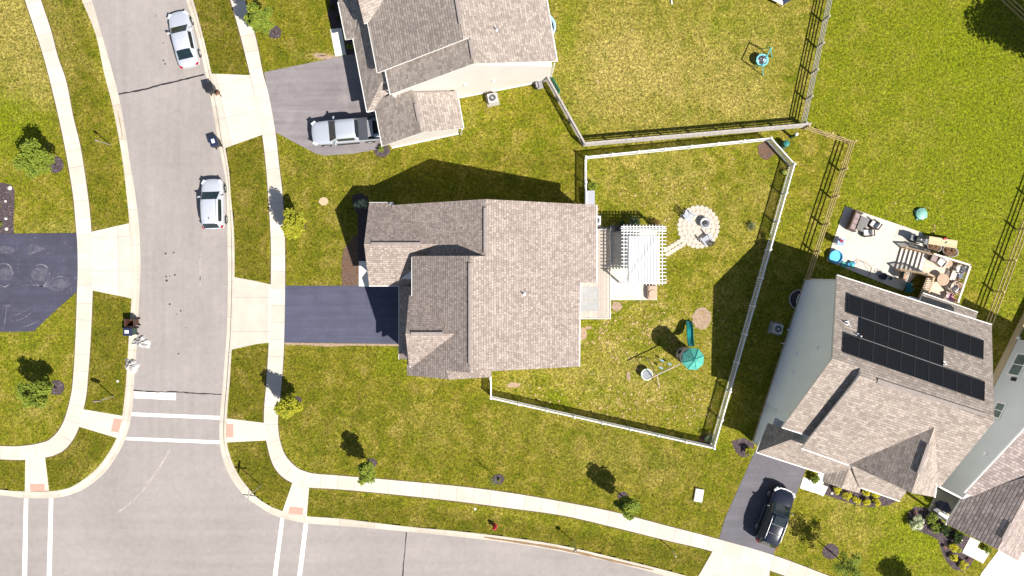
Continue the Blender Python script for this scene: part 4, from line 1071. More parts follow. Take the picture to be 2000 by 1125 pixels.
# ================================================================ CARS
def car(name, label, cat, px, py, ang, L, Wd, spec, paintm, group, z=0.0, rim=None):
    """spec: body stations (x from the nose, half width, belt, top), cabin stations (x, belt half width, roof half width, z, kind)"""
    t = thing(name, label, cat, W(px, py, z), math.radians(ang), group)
    m = MB(); vs = []; fs = []
    st = spec['body']; K = 9
    def prof(x, hw, lo, belt, top, bed=None):
        P = [(0, lo), (hw * 0.80, lo), (hw * 0.97, lo + 0.10), (hw, (lo + belt) / 2 + 0.05), (hw * 0.985, belt - 0.10), (hw * 0.93, belt), (hw * 0.72, belt + (top - belt) * 0.75), (hw * 0.38, top), (0, top + 0.01)]
        if bed is not None: P[5:] = [(hw * 0.95, belt), (hw * 0.86, belt), (hw * 0.84, bed), (0, bed)]
        return P
    for s_ in st:
        P = prof(*s_)
        for y, zz in P: vs.append((L / 2 - s_[0], y, zz))
        for y, zz in P[-2:0:-1]: vs.append((L / 2 - s_[0], -y, zz))
    R = 2 * K - 2
    for i in range(len(st) - 1):
        for k in range(R):
            fs.append((i * R + k, i * R + (k + 1) % R, (i + 1) * R + (k + 1) % R, (i + 1) * R + k))
    n = len(st)
    for a in (0, (n - 1) * R):
        for k in range(K - 2):       # closing strips
            j = (R - k) % R
            fs.append((a + k, a + k + 1, a + (R - k - 1), a + j) if k else (a, a + 1, a + R - 1))
        fs.append((a + K - 2, a + K - 1, a + K))
    m.add(vs, fs); m.build('body', paintm, t, smooth=True, subsurf=2)
    # cabin
    cs = spec['cabin']
    rows = []
    for (x, bw, rw, zb, zr, kind) in cs:
        rows.append([(L / 2 - x, y, zz) for y, zz in ((bw, zb), (bw * 0.25 + rw * 0.75 + 0.03, zb + (zr - zb) * 0.80), (rw, zr - (zr - zb) * 0.04), (rw * 0.55, zr + 0.012), (0, zr + 0.02))])
    cat_m = {'windshield': MB(), 'rear_window': MB(), 'roof': MB(), 'side_window': [MB(), MB()]}
    for i in range(len(cs) - 1):
        kind = cs[i][5]; A = rows[i]; B = rows[i + 1]
        for k in range(4):
            for sgn in (1, -1):
                q = [(p[0], p[1] * sgn, p[2]) for p in (A[k], A[k + 1], B[k + 1], B[k])]
                if sgn < 0: q = q[::-1]
                if k == 0: d = cat_m['side_window'][0 if sgn > 0 else 1] if kind in ('side',) else cat_m['roof']
                elif k == 1: d = cat_m['roof']
                else: d = cat_m[{'wind': 'windshield', 'rear': 'rear_window'}.get(kind, 'roof')]
                d.add(q, [(0, 1, 2, 3)])
    def weld(mb, nm, mat):
        o = mb.build(nm, mat, t, smooth=True, fixn=False)
        bm = bmesh.new(); bm.from_mesh(o.data); bmesh.ops.remove_doubles(bm, verts=bm.verts, dist=0.001); bmesh.ops.recalc_face_normals(bm, faces=bm.faces)
        for f in bm.faces: f.smooth = True
        bm.to_mesh(o.data); bm.free()
        if o.data.polygons and sum(p.normal.z for p in o.data.polygons) < 0: o.data.flip_normals()
        return o
    weld(cat_m['roof'], 'roof', paintm)
    weld(cat_m['windshield'], 'windshield', M['glass'])
    if cat_m['rear_window'].v: weld(cat_m['rear_window'], 'rear_window', M['glass'])
    for s_ in cat_m['side_window']: weld(s_, 'side_window', M['glass'])
    # wheels
    r = spec.get('wr', 0.33)
    for x in spec['axles']:
        for sgn in (1, -1):
            y = Wd / 2 - 0.10
            wl = one('wheel', M['rubber'], lambda g: g.lathe([(r * 0.62, -0.11), (r * 0.93, -0.115), (r, -0.08), (r, 0.08), (r * 0.93, 0.115), (r * 0.62, 0.11)], (0, 0, 0), 24, closed=True), t, smooth=True)
            wl.location = (L / 2 - x, sgn * y, r); wl.rotation_euler = (math.radians(-90) * sgn, 0, 0)
            def rimf(g):
                g.lathe([(r * 0.64, 0.02), (r * 0.64, 0.115), (r * 0.56, 0.10), (r * 0.50, 0.05), (0.001, 0.05)], (0, 0, 0), 20)
                for k in range(5):
                    a = 6.283 * k / 5
                    g.bar((0.03 * math.cos(a), 0.03 * math.sin(a), 0.085), (r * 0.58 * math.cos(a), r * 0.58 * math.sin(a), 0.10), 0.055, 0.03)
            one('rim', rim or M['alloy'], rimf, wl)
            def archf(g):
                R2 = r + 0.05; P = [(R2 * math.cos(a), R2 * math.sin(a)) for a in [math.pi * i / 14 for i in range(15)]]
                yy = sgn * (Wd / 2 + 0.004)
                g.extrude([(L / 2 - x + a, yy - sgn * 0.05, r * 0.9 + b) for a, b in P], (0, sgn * 0.05, 0))
            one('wheel_arch', M['black'], archf, t)
    for sgn in (1, -1):
        hx, hy, hz = spec['head']; tx, ty, tz = spec['tail']
        one('headlight', spec.get('headm', LIGHT), lambda g: g.box((L / 2 - hx, sgn * hy, hz), (0.42, 0.26, 0.12), rz=-sgn * 0.55), t, bevel=0.03)
        one('tail_light', TAIL, lambda g: g.box((L / 2 - tx, sgn * ty, tz), spec.get('taild', (0.26, 0.22, 0.18)), rz=sgn * 0.5), t, bevel=0.03)
        mx = spec['mirror']
        one('mirror', paintm if not spec.get('dark_mirror') else M['black'], lambda g: (g.box((L / 2 - mx[0], sgn * (mx[1] + 0.12), mx[2]), (0.12, 0.24, 0.16), rz=sgn * 0.2), g.bar((L / 2 - mx[0] - 0.02, sgn * (mx[1] - 0.1), mx[2] - 0.06), (L / 2 - mx[0], sgn * (mx[1] + 0.1), mx[2] - 0.05), 0.06, 0.05)), t, bevel=0.03)
    return t
LIGHT = pm('lamp_glass', (0.72, 0.74, 0.78), (0.45, 0.47, 0.5), 9, 0.12, coat=0.5)
TAIL = pm('tail_lamp_red', (0.42, 0.012, 0.02), (0.25, 0.008, 0.012), 9, 0.15, coat=0.5)
SILVER = paint('silver_paint', (0.66, 0.68, 0.75), 0.30, 0.32)
WHITEP = paint('white_pickup_paint', (0.52, 0.55, 0.61), 0.25, 0.30)
DARKP = paint('dark_blue_black_paint', (0.014, 0.017, 0.030), 0.25, 0.14)
sedan = dict(
    body=[(0.0, 0.56, 0.34, 0.56, 0.60), (0.10, 0.70, 0.26, 0.63, 0.68), (0.40, 0.86, 0.22, 0.70, 0.77), (0.95, 0.915, 0.20, 0.79, 0.88), (1.45, 0.925, 0.20, 0.86, 0.95), (2.2, 0.925, 0.20, 0.92, 0.95), (3.3, 0.925, 0.20, 0.95, 0.97), (4.0, 0.90, 0.22, 0.95, 1.04), (4.5, 0.85, 0.24, 0.93, 1.05), (4.74, 0.76, 0.30, 0.86, 0.98), (4.82, 0.62, 0.40, 0.74, 0.80)],
    cabin=[(1.38, 0.74, 0.70, 0.90, 0.93, 'wind'), (1.70, 0.80, 0.66, 0.90, 1.14, 'wind'), (2.06, 0.82, 0.62, 0.90, 1.36, 'side'), (2.2, 0.82, 0.615, 0.90, 1.39, 'side'), (2.62, 0.82, 0.61, 0.91, 1.43, 'side'), (2.70, 0.82, 0.61, 0.91, 1.432, 'side'), (3.3, 0.81, 0.59, 0.92, 1.40, 'side'), (3.52, 0.80, 0.57, 0.93, 1.36, 'rear'), (3.95, 0.77, 0.60, 0.95, 1.18, 'rear'), (4.22, 0.72, 0.64, 0.97, 1.06, 'end')],
    axles=(0.92, 3.72), head=(0.30, 0.70, 0.66), tail=(4.70, 0.66, 0.82), mirror=(1.80, 0.88, 0.98))
car('parked_car', 'silver four-door sedan parked at the kerb near the top of the street', 'car', 366, 82, 103.5, 4.84, 1.85, sedan, SILVER, 'cars parked along the street', RZ)
suv = dict(
    body=[(0.0, 0.58, 0.38, 0.66, 0.74), (0.08, 0.72, 0.28, 0.74, 0.82), (0.35, 0.86, 0.24, 0.84, 0.94), (0.85, 0.91, 0.22, 0.93, 1.02), (1.25, 0.915, 0.22, 0.99, 1.07), (2.0, 0.915, 0.22, 1.02, 1.06), (3.2, 0.91, 0.22, 1.05, 1.08), (3.9, 0.88, 0.24, 1.04, 1.10), (4.14, 0.80, 0.30, 0.98, 1.06), (4.24, 0.70, 0.40, 0.86, 0.92)],
    cabin=[(1.12, 0.75, 0.72, 1.02, 1.05, 'wind'), (1.45, 0.80, 0.69, 1.02, 1.30, 'wind'), (1.80, 0.82, 0.66, 1.02, 1.56, 'side'), (2.0, 0.82, 0.655, 1.02, 1.60, 'side'), (2.7, 0.82, 0.65, 1.03, 1.64, 'side'), (3.3, 0.81, 0.64, 1.04, 1.62, 'side'), (3.62, 0.79, 0.62, 1.05, 1.58, 'roofend'), (3.82, 0.77, 0.61, 1.05, 1.54, 'rear'), (4.08, 0.73, 0.64, 1.05, 1.22, 'rear'), (4.16, 0.70, 0.66, 1.04, 1.10, 'end')],
    axles=(0.80, 3.42), head=(0.28, 0.70, 0.80), tail=(4.05, 0.74, 0.98), mirror=(1.52, 0.88, 1.10))
c_ = car('parked_car', 'silver hatchback crossover parked at the kerb opposite the stained drive', 'car', 423.5, 400.5, 92.0, 4.25, 1.83, suv, SILVER, 'cars parked along the street', RZ)
for sgn in (1, -1):
    one('roof_rail', M['steel'], lambda g: g.tube([(0.25, sgn * 0.62, 1.62), (0.1, sgn * 0.62, 1.68), (-1.1, sgn * 0.61, 1.68), (-1.3, sgn * 0.61, 1.62)], 0.022, 6), c_)
one('aerial', M['black'], lambda g: g.bar((-1.15, 0, 1.62), (-1.32, 0, 1.70), 0.04, 0.05), c_)
dark = dict(
    body=[(0.0, 0.60, 0.42, 0.74, 0.84), (0.08, 0.76, 0.30, 0.84, 0.95), (0.38, 0.91, 0.26, 0.96, 1.06), (0.95, 0.965, 0.24, 1.03, 1.13), (1.40, 0.97, 0.24, 1.07, 1.16), (2.2, 0.97, 0.24, 1.10, 1.15), (3.8, 0.965, 0.24, 1.13, 1.17), (4.6, 0.93, 0.26, 1.12, 1.18), (4.92, 0.85, 0.32, 1.05, 1.12), (5.02, 0.74, 0.42, 0.92, 0.98)],
    cabin=[(1.28, 0.80, 0.76, 1.10, 1.13, 'wind'), (1.66, 0.85, 0.73, 1.10, 1.40, 'wind'), (2.05, 0.87, 0.70, 1.10, 1.68, 'side'), (2.3, 0.87, 0.695, 1.10, 1.73, 'side'), (3.1, 0.87, 0.69, 1.11, 1.77, 'side'), (4.0, 0.86, 0.68, 1.12, 1.74, 'side'), (4.35, 0.84, 0.66, 1.13, 1.70, 'roofend'), (4.55, 0.82, 0.65, 1.13, 1.66, 'rear'), (4.86, 0.77, 0.68, 1.13, 1.30, 'rear'), (4.95, 0.74, 0.70, 1.12, 1.17, 'end')],
    axles=(0.93, 3.86), wr=0.37, head=(0.28, 0.76, 0.90), tail=(4.82, 0.80, 1.05), mirror=(1.72, 0.94, 1.18), dark_mirror=True)
c_ = car('parked_car', 'black sport utility vehicle on the asphalt drive beside the solar-panel house', 'car', 1507, 1003, 69.5, 5.02, 1.94, dark, DARKP, 'cars parked on private drives', 0.018)
for sgn in (1, -1):
    one('roof_rail', M['steel'], lambda g: g.tube([(0.2, sgn * 0.66, 1.74), (0.0, sgn * 0.66, 1.81), (-1.5, sgn * 0.65, 1.80), (-1.75, sgn * 0.64, 1.72)], 0.025, 6), c_)
    one('side_trim', M['steel'], lambda g: g.bar((0.7, sgn * 0.975, 0.42), (-1.4, sgn * 0.975, 0.42), 0.02, 0.04), c_)
def crossbars(g):
    for x in (-0.4, -1.15): g.bar((x, -0.66, 1.82), (x, 0.66, 1.82), 0.05, 0.03)
split(one('roof_bar', M['black'], crossbars, c_))
one('roof_glass', M['glass'], lambda g: g.box((-0.05, 0, 1.795), (0.75, 0.9, 0.012)), c_)
one('front_trim', M['steel'], lambda g: g.tube([(2.20, -0.80, 0.98), (2.44, -0.5, 0.93), (2.50, 0, 0.92), (2.44, 0.5, 0.93), (2.20, 0.80, 0.98)], 0.05, 6), c_)
pick = dict(
    body=[(0.0, 0.72, 0.46, 0.92, 1.00), (0.10, 0.88, 0.36, 1.00, 1.08), (0.45, 0.98, 0.32, 1.06, 1.16), (1.2, 1.0, 0.30, 1.10, 1.20), (1.62, 1.0, 0.30, 1.13, 1.22), (2.4, 1.0, 0.30, 1.15, 1.20), (3.9, 1.0, 0.30, 1.15, 1.20), (3.98, 1.0, 0.32, 1.16, 1.18, 0.78), (4.05, 1.0, 0.32, 1.16, 1.18, 0.70), (5.0, 1.0, 0.34, 1.16, 1.18, 0.70), (5.60, 0.99, 0.36, 1.16, 1.18, 0.70), (5.66, 0.99, 0.36, 1.16, 1.18), (5.80, 0.97, 0.40, 1.14, 1.15)],
    cabin=[(1.50, 0.84, 0.80, 1.17, 1.20, 'wind'), (1.85, 0.88, 0.77, 1.17, 1.50, 'wind'), (2.18, 0.90, 0.74, 1.17, 1.80, 'side'), (2.32, 0.90, 0.735, 1.17, 1.84, 'side'), (2.9, 0.90, 0.73, 1.17, 1.87, 'side'), (3.5, 0.90, 0.73, 1.17, 1.86, 'side'), (3.62, 0.90, 0.72, 1.17, 1.85, 'roofend'), (3.78, 0.90, 0.72, 1.17, 1.82, 'rear'), (3.93, 0.88, 0.74, 1.17, 1.24, 'end')],
    axles=(1.02, 4.70), wr=0.40, head=(0.22, 0.84, 0.98), tail=(5.70, 0.90, 1.0), taild=(0.16, 0.16, 0.36), mirror=(1.98, 0.98, 1.28))
c_ = car('pickup_truck', 'white crew cab pickup truck nosed away from the garage on grey drive', 'pickup truck', 682, 260, 184.8, 5.80, 2.0, pick, WHITEP, 'cars parked on private drives', 0.018)
TON = pm('tonneau_black', (0.06, 0.065, 0.08), (0.045, 0.048, 0.06), 3, 0.6)
one('tonneau_cover', TON, lambda g: g.box((-1.42, 0, 1.20), (0.78, 1.84, 0.06)), c_, bevel=0.02)
def slats(g):
    for k in range(11): g.box((-2.02, -0.62 + k * 0.125, 1.185), (0.42, 0.10, 0.04))
    for x in (-1.83, -2.21): g.box((x, 0, 1.165), (0.05, 1.45, 0.03))
one('cargo_rack', M['steel'], slats, c_)
one('bed_liner', M['black'], lambda g: g.box((-1.9, 0, 0.755), (1.62, 1.66, 0.06)), c_)
one('tool_box', WHITEP, lambda g: g.box((-2.5, 0.64, 1.02), (0.42, 0.26, 0.40)), c_, bevel=0.02)
for sgn in (1, -1):
    one('bed_rail_cap', M['black'], lambda g: g.box((-1.95, sgn * 0.90, 1.19), (1.7, 0.10, 0.03)), c_)
    one('side_step', M['black'], lambda g: g.tube([(1.0, sgn * 1.0, 0.38), (-0.9, sgn * 1.0, 0.38)], 0.05, 8), c_)
one('cab_brake_light', TAIL, lambda g: g.box((-0.86, 0, 1.80), (0.05, 0.35, 0.05)), c_)

# ================================================================ FENCES
def run_points(a, b, step):
    A = Vector(a); B = Vector(b); n = max(1, round((B - A).length / step))
    return [A.lerp(B, i / n) for i in range(n + 1)]
def picket_fence(px_line, label, hh=1.2, step=2.35):
    pts = [W(*p) for p in px_line]
    loc = pts[0]; t = thing('picket_fence', label, 'fence', loc)
    posts = []
    for a, b in zip(pts[:-1], pts[1:]):
        rp = run_points(a, b, step)
        for p in rp:
            if not any((p - q).length < 0.1 for q in posts): posts.append(p)
        d = (b - a).normalized(); rz = math.atan2(d.y, d.x)
        for p, q in zip(rp[:-1], rp[1:]):
            def f(g):
                for zz, ww, hh_ in ((hh - 0.04, 0.09, 0.07), (0.16, 0.06, 0.09)):
                    g.bar(p - loc + Vector((0, 0, zz)), q - loc + Vector((0, 0, zz)), ww, hh_)
                n = max(2, int((q - p).length / 0.15))
                for i in range(n):
                    c = p.lerp(q, (i + 0.5) / n) - loc
                    g.box(c + Vector((0, 0, hh / 2 + 0.03)), (0.082, 0.03, hh - 0.14), rz=rz)
            one('fence_panel', M['vinyl'], f, t)
    for p in posts:
        pf = one('post', M['vinyl'], lambda g: g.box(p - loc + Vector((0, 0, hh / 2 + 0.02)), (0.12, 0.12, hh + 0.06)), t)
        one('post_cap', M['vinyl'], lambda g: (g.box(p - loc + Vector((0, 0, hh + 0.065)), (0.17, 0.17, 0.03)), g.lathe([(0.10, hh + 0.08), (0.01, hh + 0.13)], p - loc, 4)), pf)
    return t
picket_fence([(1142,408),(1142,311),(1496,275),(1541,325),(1387,869),(960,773),(959,735)], 'white vinyl picket fence round the back yard with pergola and playset')
WOODG = pm('weathered_fence_wood', (0.50, 0.46, 0.42), (0.28, 0.25, 0.225), 5, 0.85, bmp=0.3)
WOODT = pm('new_fence_wood', (0.56, 0.42, 0.22), (0.40, 0.28, 0.13), 5, 0.8, bmp=0.3)
def rail_fence(px_line, label, mat, heights, step=2.45, hh=1.35, side=1, cap=False, board=0.14, group='rail fences'):
    pts = [W(*p) for p in px_line]
    loc = pts[0]; t = thing('rail_fence', label, 'fence', loc, 0, group)
    posts = []
    for a, b in zip(pts[:-1], pts[1:]):
        rp = run_points(a, b, step)
        d = (b - a).normalized(); nn = Vector((-d.y, d.x, 0)) * side
        for p in rp:
            if not any((p - q).length < 0.1 for q in posts): posts.append(p)
        for p, q in zip(rp[:-1], rp[1:]):
            for z in heights:
                one('rail', mat, lambda g: g.bar(p - loc + nn * 0.085 + Vector((0, 0, z)), q - loc + nn * 0.085 + Vector((0, 0, z)), 0.035, board), t)
            if cap:
                one('cap_rail', mat, lambda g: g.bar(p - loc + nn * 0.02 + Vector((0, 0, hh + 0.03)), q - loc + nn * 0.02 + Vector((0, 0, hh + 0.03)), 0.15, 0.04), t)
    for p in posts:
        one('post', mat, lambda g: (g.box(p - loc + Vector((0, 0, hh / 2)), (0.12, 0.12, hh)), g.box(p - loc + Vector((0, 0, hh + 0.01)), (0.14, 0.14, 0.03))), t)
    return t
rail_fence([(1068,158),(1139,285),(1570,248)], 'weathered pale rail fence from the cream house to the yard corner', WOODG, (0.30, 0.66, 1.0, 1.27), 2.45, 1.35, -1, True, 0.15)
rail_fence([(1563,246),(1617,-8),(1629,-64)], 'grey four-rail fence between the two upper lawns', WOODG, (0.30, 0.64, 0.98, 1.28), 2.45, 1.35, 1, False, 0.11)
rail_fence([(1568,252),(1657,281),(1571,545)], 'tan three-rail fence west of the concrete patio', WOODT, (0.42, 0.84, 1.25), 2.45, 1.35, -1, False, 0.12)
rail_fence([(1917,630),(1984,448),(2030,322),(2060,230)], 'tan three-rail fence east of the wooden deck', WOODT, (0.42, 0.84, 1.25), 2.45, 1.35, -1, False, 0.12)
rail_fence([(1915,-32),(1943,0),(2000,53),(2060,108)], 'short tan rail fence crossing the upper right corner', WOODT, (0.42, 0.84, 1.25), 2.45, 1.35, 1, False, 0.12)

# ================================================================ TREES AND PLANTS
LEAF = leafmat('leaf_bright', (0.33, 0.38, 0.045), (0.115, 0.175, 0.020))
LEAF_Y = leafmat('leaf_yellow_green', (0.52, 0.48, 0.04), (0.22, 0.26, 0.016))
LEAF_D = leafmat('leaf_dark', (0.075, 0.115, 0.018), (0.022, 0.045, 0.008))
LEAF_S = leafmat('leaf_sage', (0.21, 0.27, 0.15), (0.10, 0.14, 0.07))
LEAF_G = leafmat('leaf_golden', (0.78, 0.70, 0.035), (0.46, 0.44, 0.02), 5)
LEAF_W = leafmat('bloom_white_green', (0.72, 0.74, 0.48), (0.34, 0.42, 0.16), 5)
BARK = pm('bark', (0.16, 0.115, 0.085), (0.085, 0.06, 0.045), 8, 0.9, bmp=0.5)
def leaf_cloud(m, rng, blobs, n, size, up=0.55):
    """n leaf faces spread through the blobs (centre, radius), larger ones on top"""
    tot = sum(r * r for _, r in blobs)
    for c, r in blobs:
        k = max(3, int(n * r * r / tot))
        for _ in range(k):
            d = Vector((rng.gauss(0, 1), rng.gauss(0, 1), rng.gauss(0, 1))).normalized()
            p = Vector(c) + d * r * (rng.random() ** 0.45)
            nn = (d * (1 - up) + Vector((rng.uniform(-.6, .6), rng.uniform(-.6, .6), up + 0.3))).normalized()
            a = nn.orthogonal().normalized(); a.rotate(Matrix.Rotation(rng.uniform(0, 6.28), 3, nn)); b = nn.cross(a)
            s_ = size * rng.uniform(0.6, 1.35); bend = nn * s_ * 0.18
            m.add([p - a * s_ * 0.6, p + b * s_ * 0.32 + bend * 0.4, p + a * s_ * 0.6 - bend, p - b * s_ * 0.32 + bend * 0.4], [(0, 1, 2, 3)])
def tree(label, px, py, hgt, R, leaf, seed, n=1500, trunk_h=1.5, size=0.15, sparse=1.0, group='young street trees', blobs_n=22, trunk_r=0.05, flat=0.85):
    rng = random.Random(seed)
    t = thing('young_tree' if hgt < 6 else 'tree', label, 'tree', W(px, py, 0.0), rng.uniform(0, 6), group)
    blobs = []
    zc = trunk_h + (hgt - trunk_h) * 0.5
    for i in range(blobs_n):
        d = Vector((rng.gauss(0, 1), rng.gauss(0, 1), rng.gauss(0, 1))).normalized() * (rng.random() ** 0.5)
        c = Vector((d.x * R * 0.78, d.y * R * 0.78, zc + d.z * (hgt - trunk_h) * 0.5 * flat))
        blobs.append((c, R * rng.uniform(0.24, 0.46) * sparse))
    def tr(g):
        top = Vector((rng.uniform(-.1, .1), rng.uniform(-.1, .1), hgt * 0.82))
        g.tube([(0, 0, -0.05), (0.01, 0.01, trunk_h * 0.5), tuple(Vector((0.02, 0, trunk_h))), tuple(top)], [trunk_r * 1.3, trunk_r, trunk_r * 0.8, trunk_r * 0.25], 8)
    tk = one('trunk', BARK, tr, t, smooth=True)
    def lb(g):
        for c, r in blobs:
            z0 = min(trunk_h * rng.uniform(0.85, 1.2) + 0.3 * max(0, c.z - trunk_h), c.z)
            s0 = Vector((0.01, 0, z0)); mid = s0.lerp(c, 0.55) + Vector((0, 0, 0.12))
            g.tube([s0, mid, c], [trunk_r * 0.45, trunk_r * 0.3, trunk_r * 0.12], 5)
    one('limb', BARK, lb, tk)
    one('crown', leaf, lambda g: leaf_cloud(g, rng, blobs, int(n * 2.3), size * 1.2, 0.68), t, fixn=False)
    return t
tree('young street tree with bright green crown on the lush upper left lawn', 108, 322, 4.3, 1.6, LEAF, 11, 1700)
tree('young street tree with bright green crown below the stained drive', 110, 757, 3.9, 1.35, LEAF, 12, 1500, 1.2)
tree('yellow-green young tree beside the sidewalk in front of the taupe house', 590, 442, 4.5, 1.25, LEAF_Y, 13, 1400, 1.4)
tree('yellow-green young tree shading the sidewalk below the dark blue drive', 581, 782, 4.2, 1.25, LEAF_Y, 14, 1500, 1.1)
tree('small rounded young tree above the long curved sidewalk near the corner', 726, 904, 3.8, 0.95, LEAF, 15, 1100, 1.2)
tree('round young tree overhanging the long sidewalk near the utility pad', 1216, 969, 4.0, 1.15, LEAF, 16, 1400, 1.3)
tree('thin sparse young tree on the lawn right of the black vehicle', 1622, 1077, 4.8, 1.35, LEAF, 17, 800, 1.5, 0.10, 0.75)
tree('young street tree at the top beside the upper front lawn', 536, 63, 4.6, 1.25, LEAF, 18, 1200, 1.6, 0.15, 0.85)
tree('young street tree mostly past the bottom edge by the bright drive', 1792, 1156, 4.4, 1.35, LEAF, 19, 1300, 1.3)
tree('big leafy tree past the upper right corner casting broad shade', 2068, 118, 9.5, 3.3, LEAF_D, 20, 3600, 2.6, 0.24, 1.0, 'trees beyond the upper right fence', 34, 0.16)
tree('dark leafy tree behind the short tan corner fence', 1990, -18, 5.0, 2.0, LEAF_D, 22, 1800, 1.0, 0.2, 1.0, 'trees beyond the upper right fence', 22, 0.10)
def sapling():
    t = thing('young_tree', 'nearly bare thin sapling in the mulch ring at mid lawn', 'tree', W(964, 928), 0, 'young street trees')
    rng = random.Random(31)
    def f(g):
        g.tube([(0, 0, -0.05), (0.02, 0, 1.0), (0.0, -0.02, 2.5)], [0.03, 0.025, 0.01], 7)
        for k in range(9):
            z = rng.uniform(0.9, 2.2); a = rng.uniform(0, 6.28); l = rng.uniform(0.2, 0.5)
            g.tube([(0.01, 0, z), (l * math.cos(a), l * math.sin(a), z + l * 0.5)], [0.012, 0.005], 5)
    tk = one('trunk', BARK, f, t)
    one('crown', LEAF_S, lambda g: leaf_cloud(g, rng, [((0, 0, 1.9), 0.35), ((0.1, -0.1, 1.4), 0.3)], 60, 0.09), t, fixn=False)
sapling()
def shrub(name, label, px, py, R, hgt, leaf, seed, n=420, size=0.10, group=None, z=0.0, flower=None, cat='shrub'):
    rng = random.Random(seed)
    t = thing(name, label, cat, W(px, py, z), rng.uniform(0, 6), group)
    bl = []
    for i in range(14):
        a = rng.uniform(0, 6.28); rr = R * 0.68 * math.sqrt(rng.random())
        zz = hgt * (0.78 - 0.45 * (rr / R) ** 2) * rng.uniform(0.75, 1.0)
        bl.append((Vector((rr * math.cos(a), rr * math.sin(a), zz)), R * rng.uniform(0.28, 0.42)))
    st = one('stem', BARK, lambda g: [g.tube([(0, 0, -0.03), tuple(c * 0.5), tuple(c)], [0.025, 0.018, 0.008], 5) for c, r in bl[:8]], t)
    one('foliage', leaf, lambda g: leaf_cloud(g, rng, bl, n, size, 0.45), t, fixn=False)
    if flower: one('blossom', flower, lambda g: leaf_cloud(g, rng, [(c + Vector((0, 0, r * 0.5)), r * 0.6) for c, r in bl], n // 3, size * 0.8, 0.7), t, fixn=False)
    return t
PINK = pm('petal_pink', (0.62, 0.10, 0.36), (0.45, 0.05, 0.22), 8, 0.6)
WHITE_F = pm('petal_white', (0.80, 0.80, 0.66), (0.62, 0.68, 0.42), 8, 0.6)
shrub('hydrangea_shrub', 'pale green rounded shrub at the shaded north corner of the taupe house', 708, 400, 0.72, 1.3, LEAF_S, 41, 900, 0.11, None, 0, WHITE_F)
shrub('shrub', 'small leafy shrub in mulch at the garage corner beside the pickup', 746, 293, 0.36, 0.7, LEAF, 42, 260)
shrub('shrub', 'dark shrub under the porch eave beside the upper front path', 685, 92, 0.36, 0.7, LEAF, 43, 240)
shrub('shrub', 'upper dark shrub in the shaded bed by the porch', 652, 18, 0.35, 0.7, LEAF_D, 44, 220)
shrub('shrub', 'lower dark shrub in the shaded bed by the porch', 662, 38, 0.32, 0.6, LEAF_D, 45, 200)
shrub('shrub', 'yellow-green shrub by the garage corner left of the tan-roofed house', 1458, 880, 0.52, 0.8, LEAF_Y, 46, 320, 0.13)
shrub('shrub', 'leafy climbing plant inside the lower right fence corner', 1382, 853, 0.55, 0.9, LEAF_S, 47, 260, 0.11)
shrub('shrub', 'green shrub in the bed by the garage path of the tan-roofed house', 1588, 932, 0.46, 0.8, LEAF, 48, 360, 0.13)
gold = [('golden shrub at the left end of the front row in the solar house bed', 1632, 956), ('second golden shrub from the left in the front row of the solar house bed', 1651, 966), ('third golden shrub from the left in the front row of the solar house bed', 1669, 975), ('fourth golden shrub from the left in the front row of the solar house bed', 1688, 979), ('golden shrub at the right end of the front row in the solar house bed', 1708, 979), ('golden shrub behind the row, close under the porch gutter of the solar house', 1688, 959), ('golden shrub behind the row, under the right part of the porch gutter', 1706, 964)]
for i, (lb, x, y) in enumerate(gold):
    shrub('golden_shrub', lb, x, y, 0.42, 0.62, LEAF_G, 50 + i, 420, 0.085, 'golden shrubs of the solar house')
shrub('hydrangea_shrub', 'large pale white-blooming shrub in the curved bed by the corner porch', 1784, 1017, 0.72, 1.0, LEAF_W, 60, 700, 0.12, None, 0, WHITE_F)
shrub('shrub', 'bright green shrub right of the white-blooming shrub', 1813, 1009, 0.62, 0.9, LEAF, 61, 520, 0.14)
shrub('shrub', 'dark strappy plant in the middle of the curved bed', 1838, 1033, 0.62, 0.8, LEAF_D, 62, 520, 0.20)
shrub('shrub', 'dark strappy plant beside the porch roof edge in the curved bed', 1864, 1047, 0.58, 0.8, LEAF_D, 63, 480, 0.20)
shrub('shrub', 'dark leafy plant between the white-blooming shrub and the strappy plants', 1823, 1028, 0.5, 0.7, LEAF, 64, 380, 0.16)
for i, (lb, x, y, r) in enumerate([('golden shrub nearest the porch in the curved bed', 1857, 1066, 0.46), ('middle golden shrub in the curved bed', 1859, 1087, 0.40), ('golden shrub at the lowest end of the curved bed', 1878, 1101, 0.44)]):
    shrub('golden_shrub', lb, x, y, r, 0.6, LEAF_G, 70 + i, 420, 0.09, 'golden shrubs of the curved bed')
shrub('shrub', 'small lime shrub right of the upper golden shrub in the curved bed', 1869, 1073, 0.28, 0.45, LEAF_Y, 75, 220, 0.09)
for i, (lb, x, y) in enumerate([('pink flowers at the top of the curved bed', 1786, 1000), ('pink flowers beside the upper golden shrub', 1843, 1066), ('pink flowers near the short path at the lower bed', 1890, 1092)]):
    shrub('flower_clump', lb, x, y, 0.20, 0.35, LEAF, 80 + i, 90, 0.08, 'pink flower clumps of the curved bed', 0, PINK, 'flowers')
shrub('shrub', 'green shrub below the porch roof by the bright drive', 1924, 1071, 0.40, 0.6, LEAF, 84, 300, 0.11)
for i, (lb, x, y, r) in enumerate([('shrub cut by the left edge at the top of the mulch strip', 0, 371, 0.24), ('shrub cut by the left edge in the middle of the mulch strip', 0, 402, 0.22), ('shrub cut by the left edge at the bottom of the mulch strip', 2, 437, 0.28)]):
    shrub('shrub', lb, x, y, r, 0.4, LEAF, 86 + i, 160, 0.10)
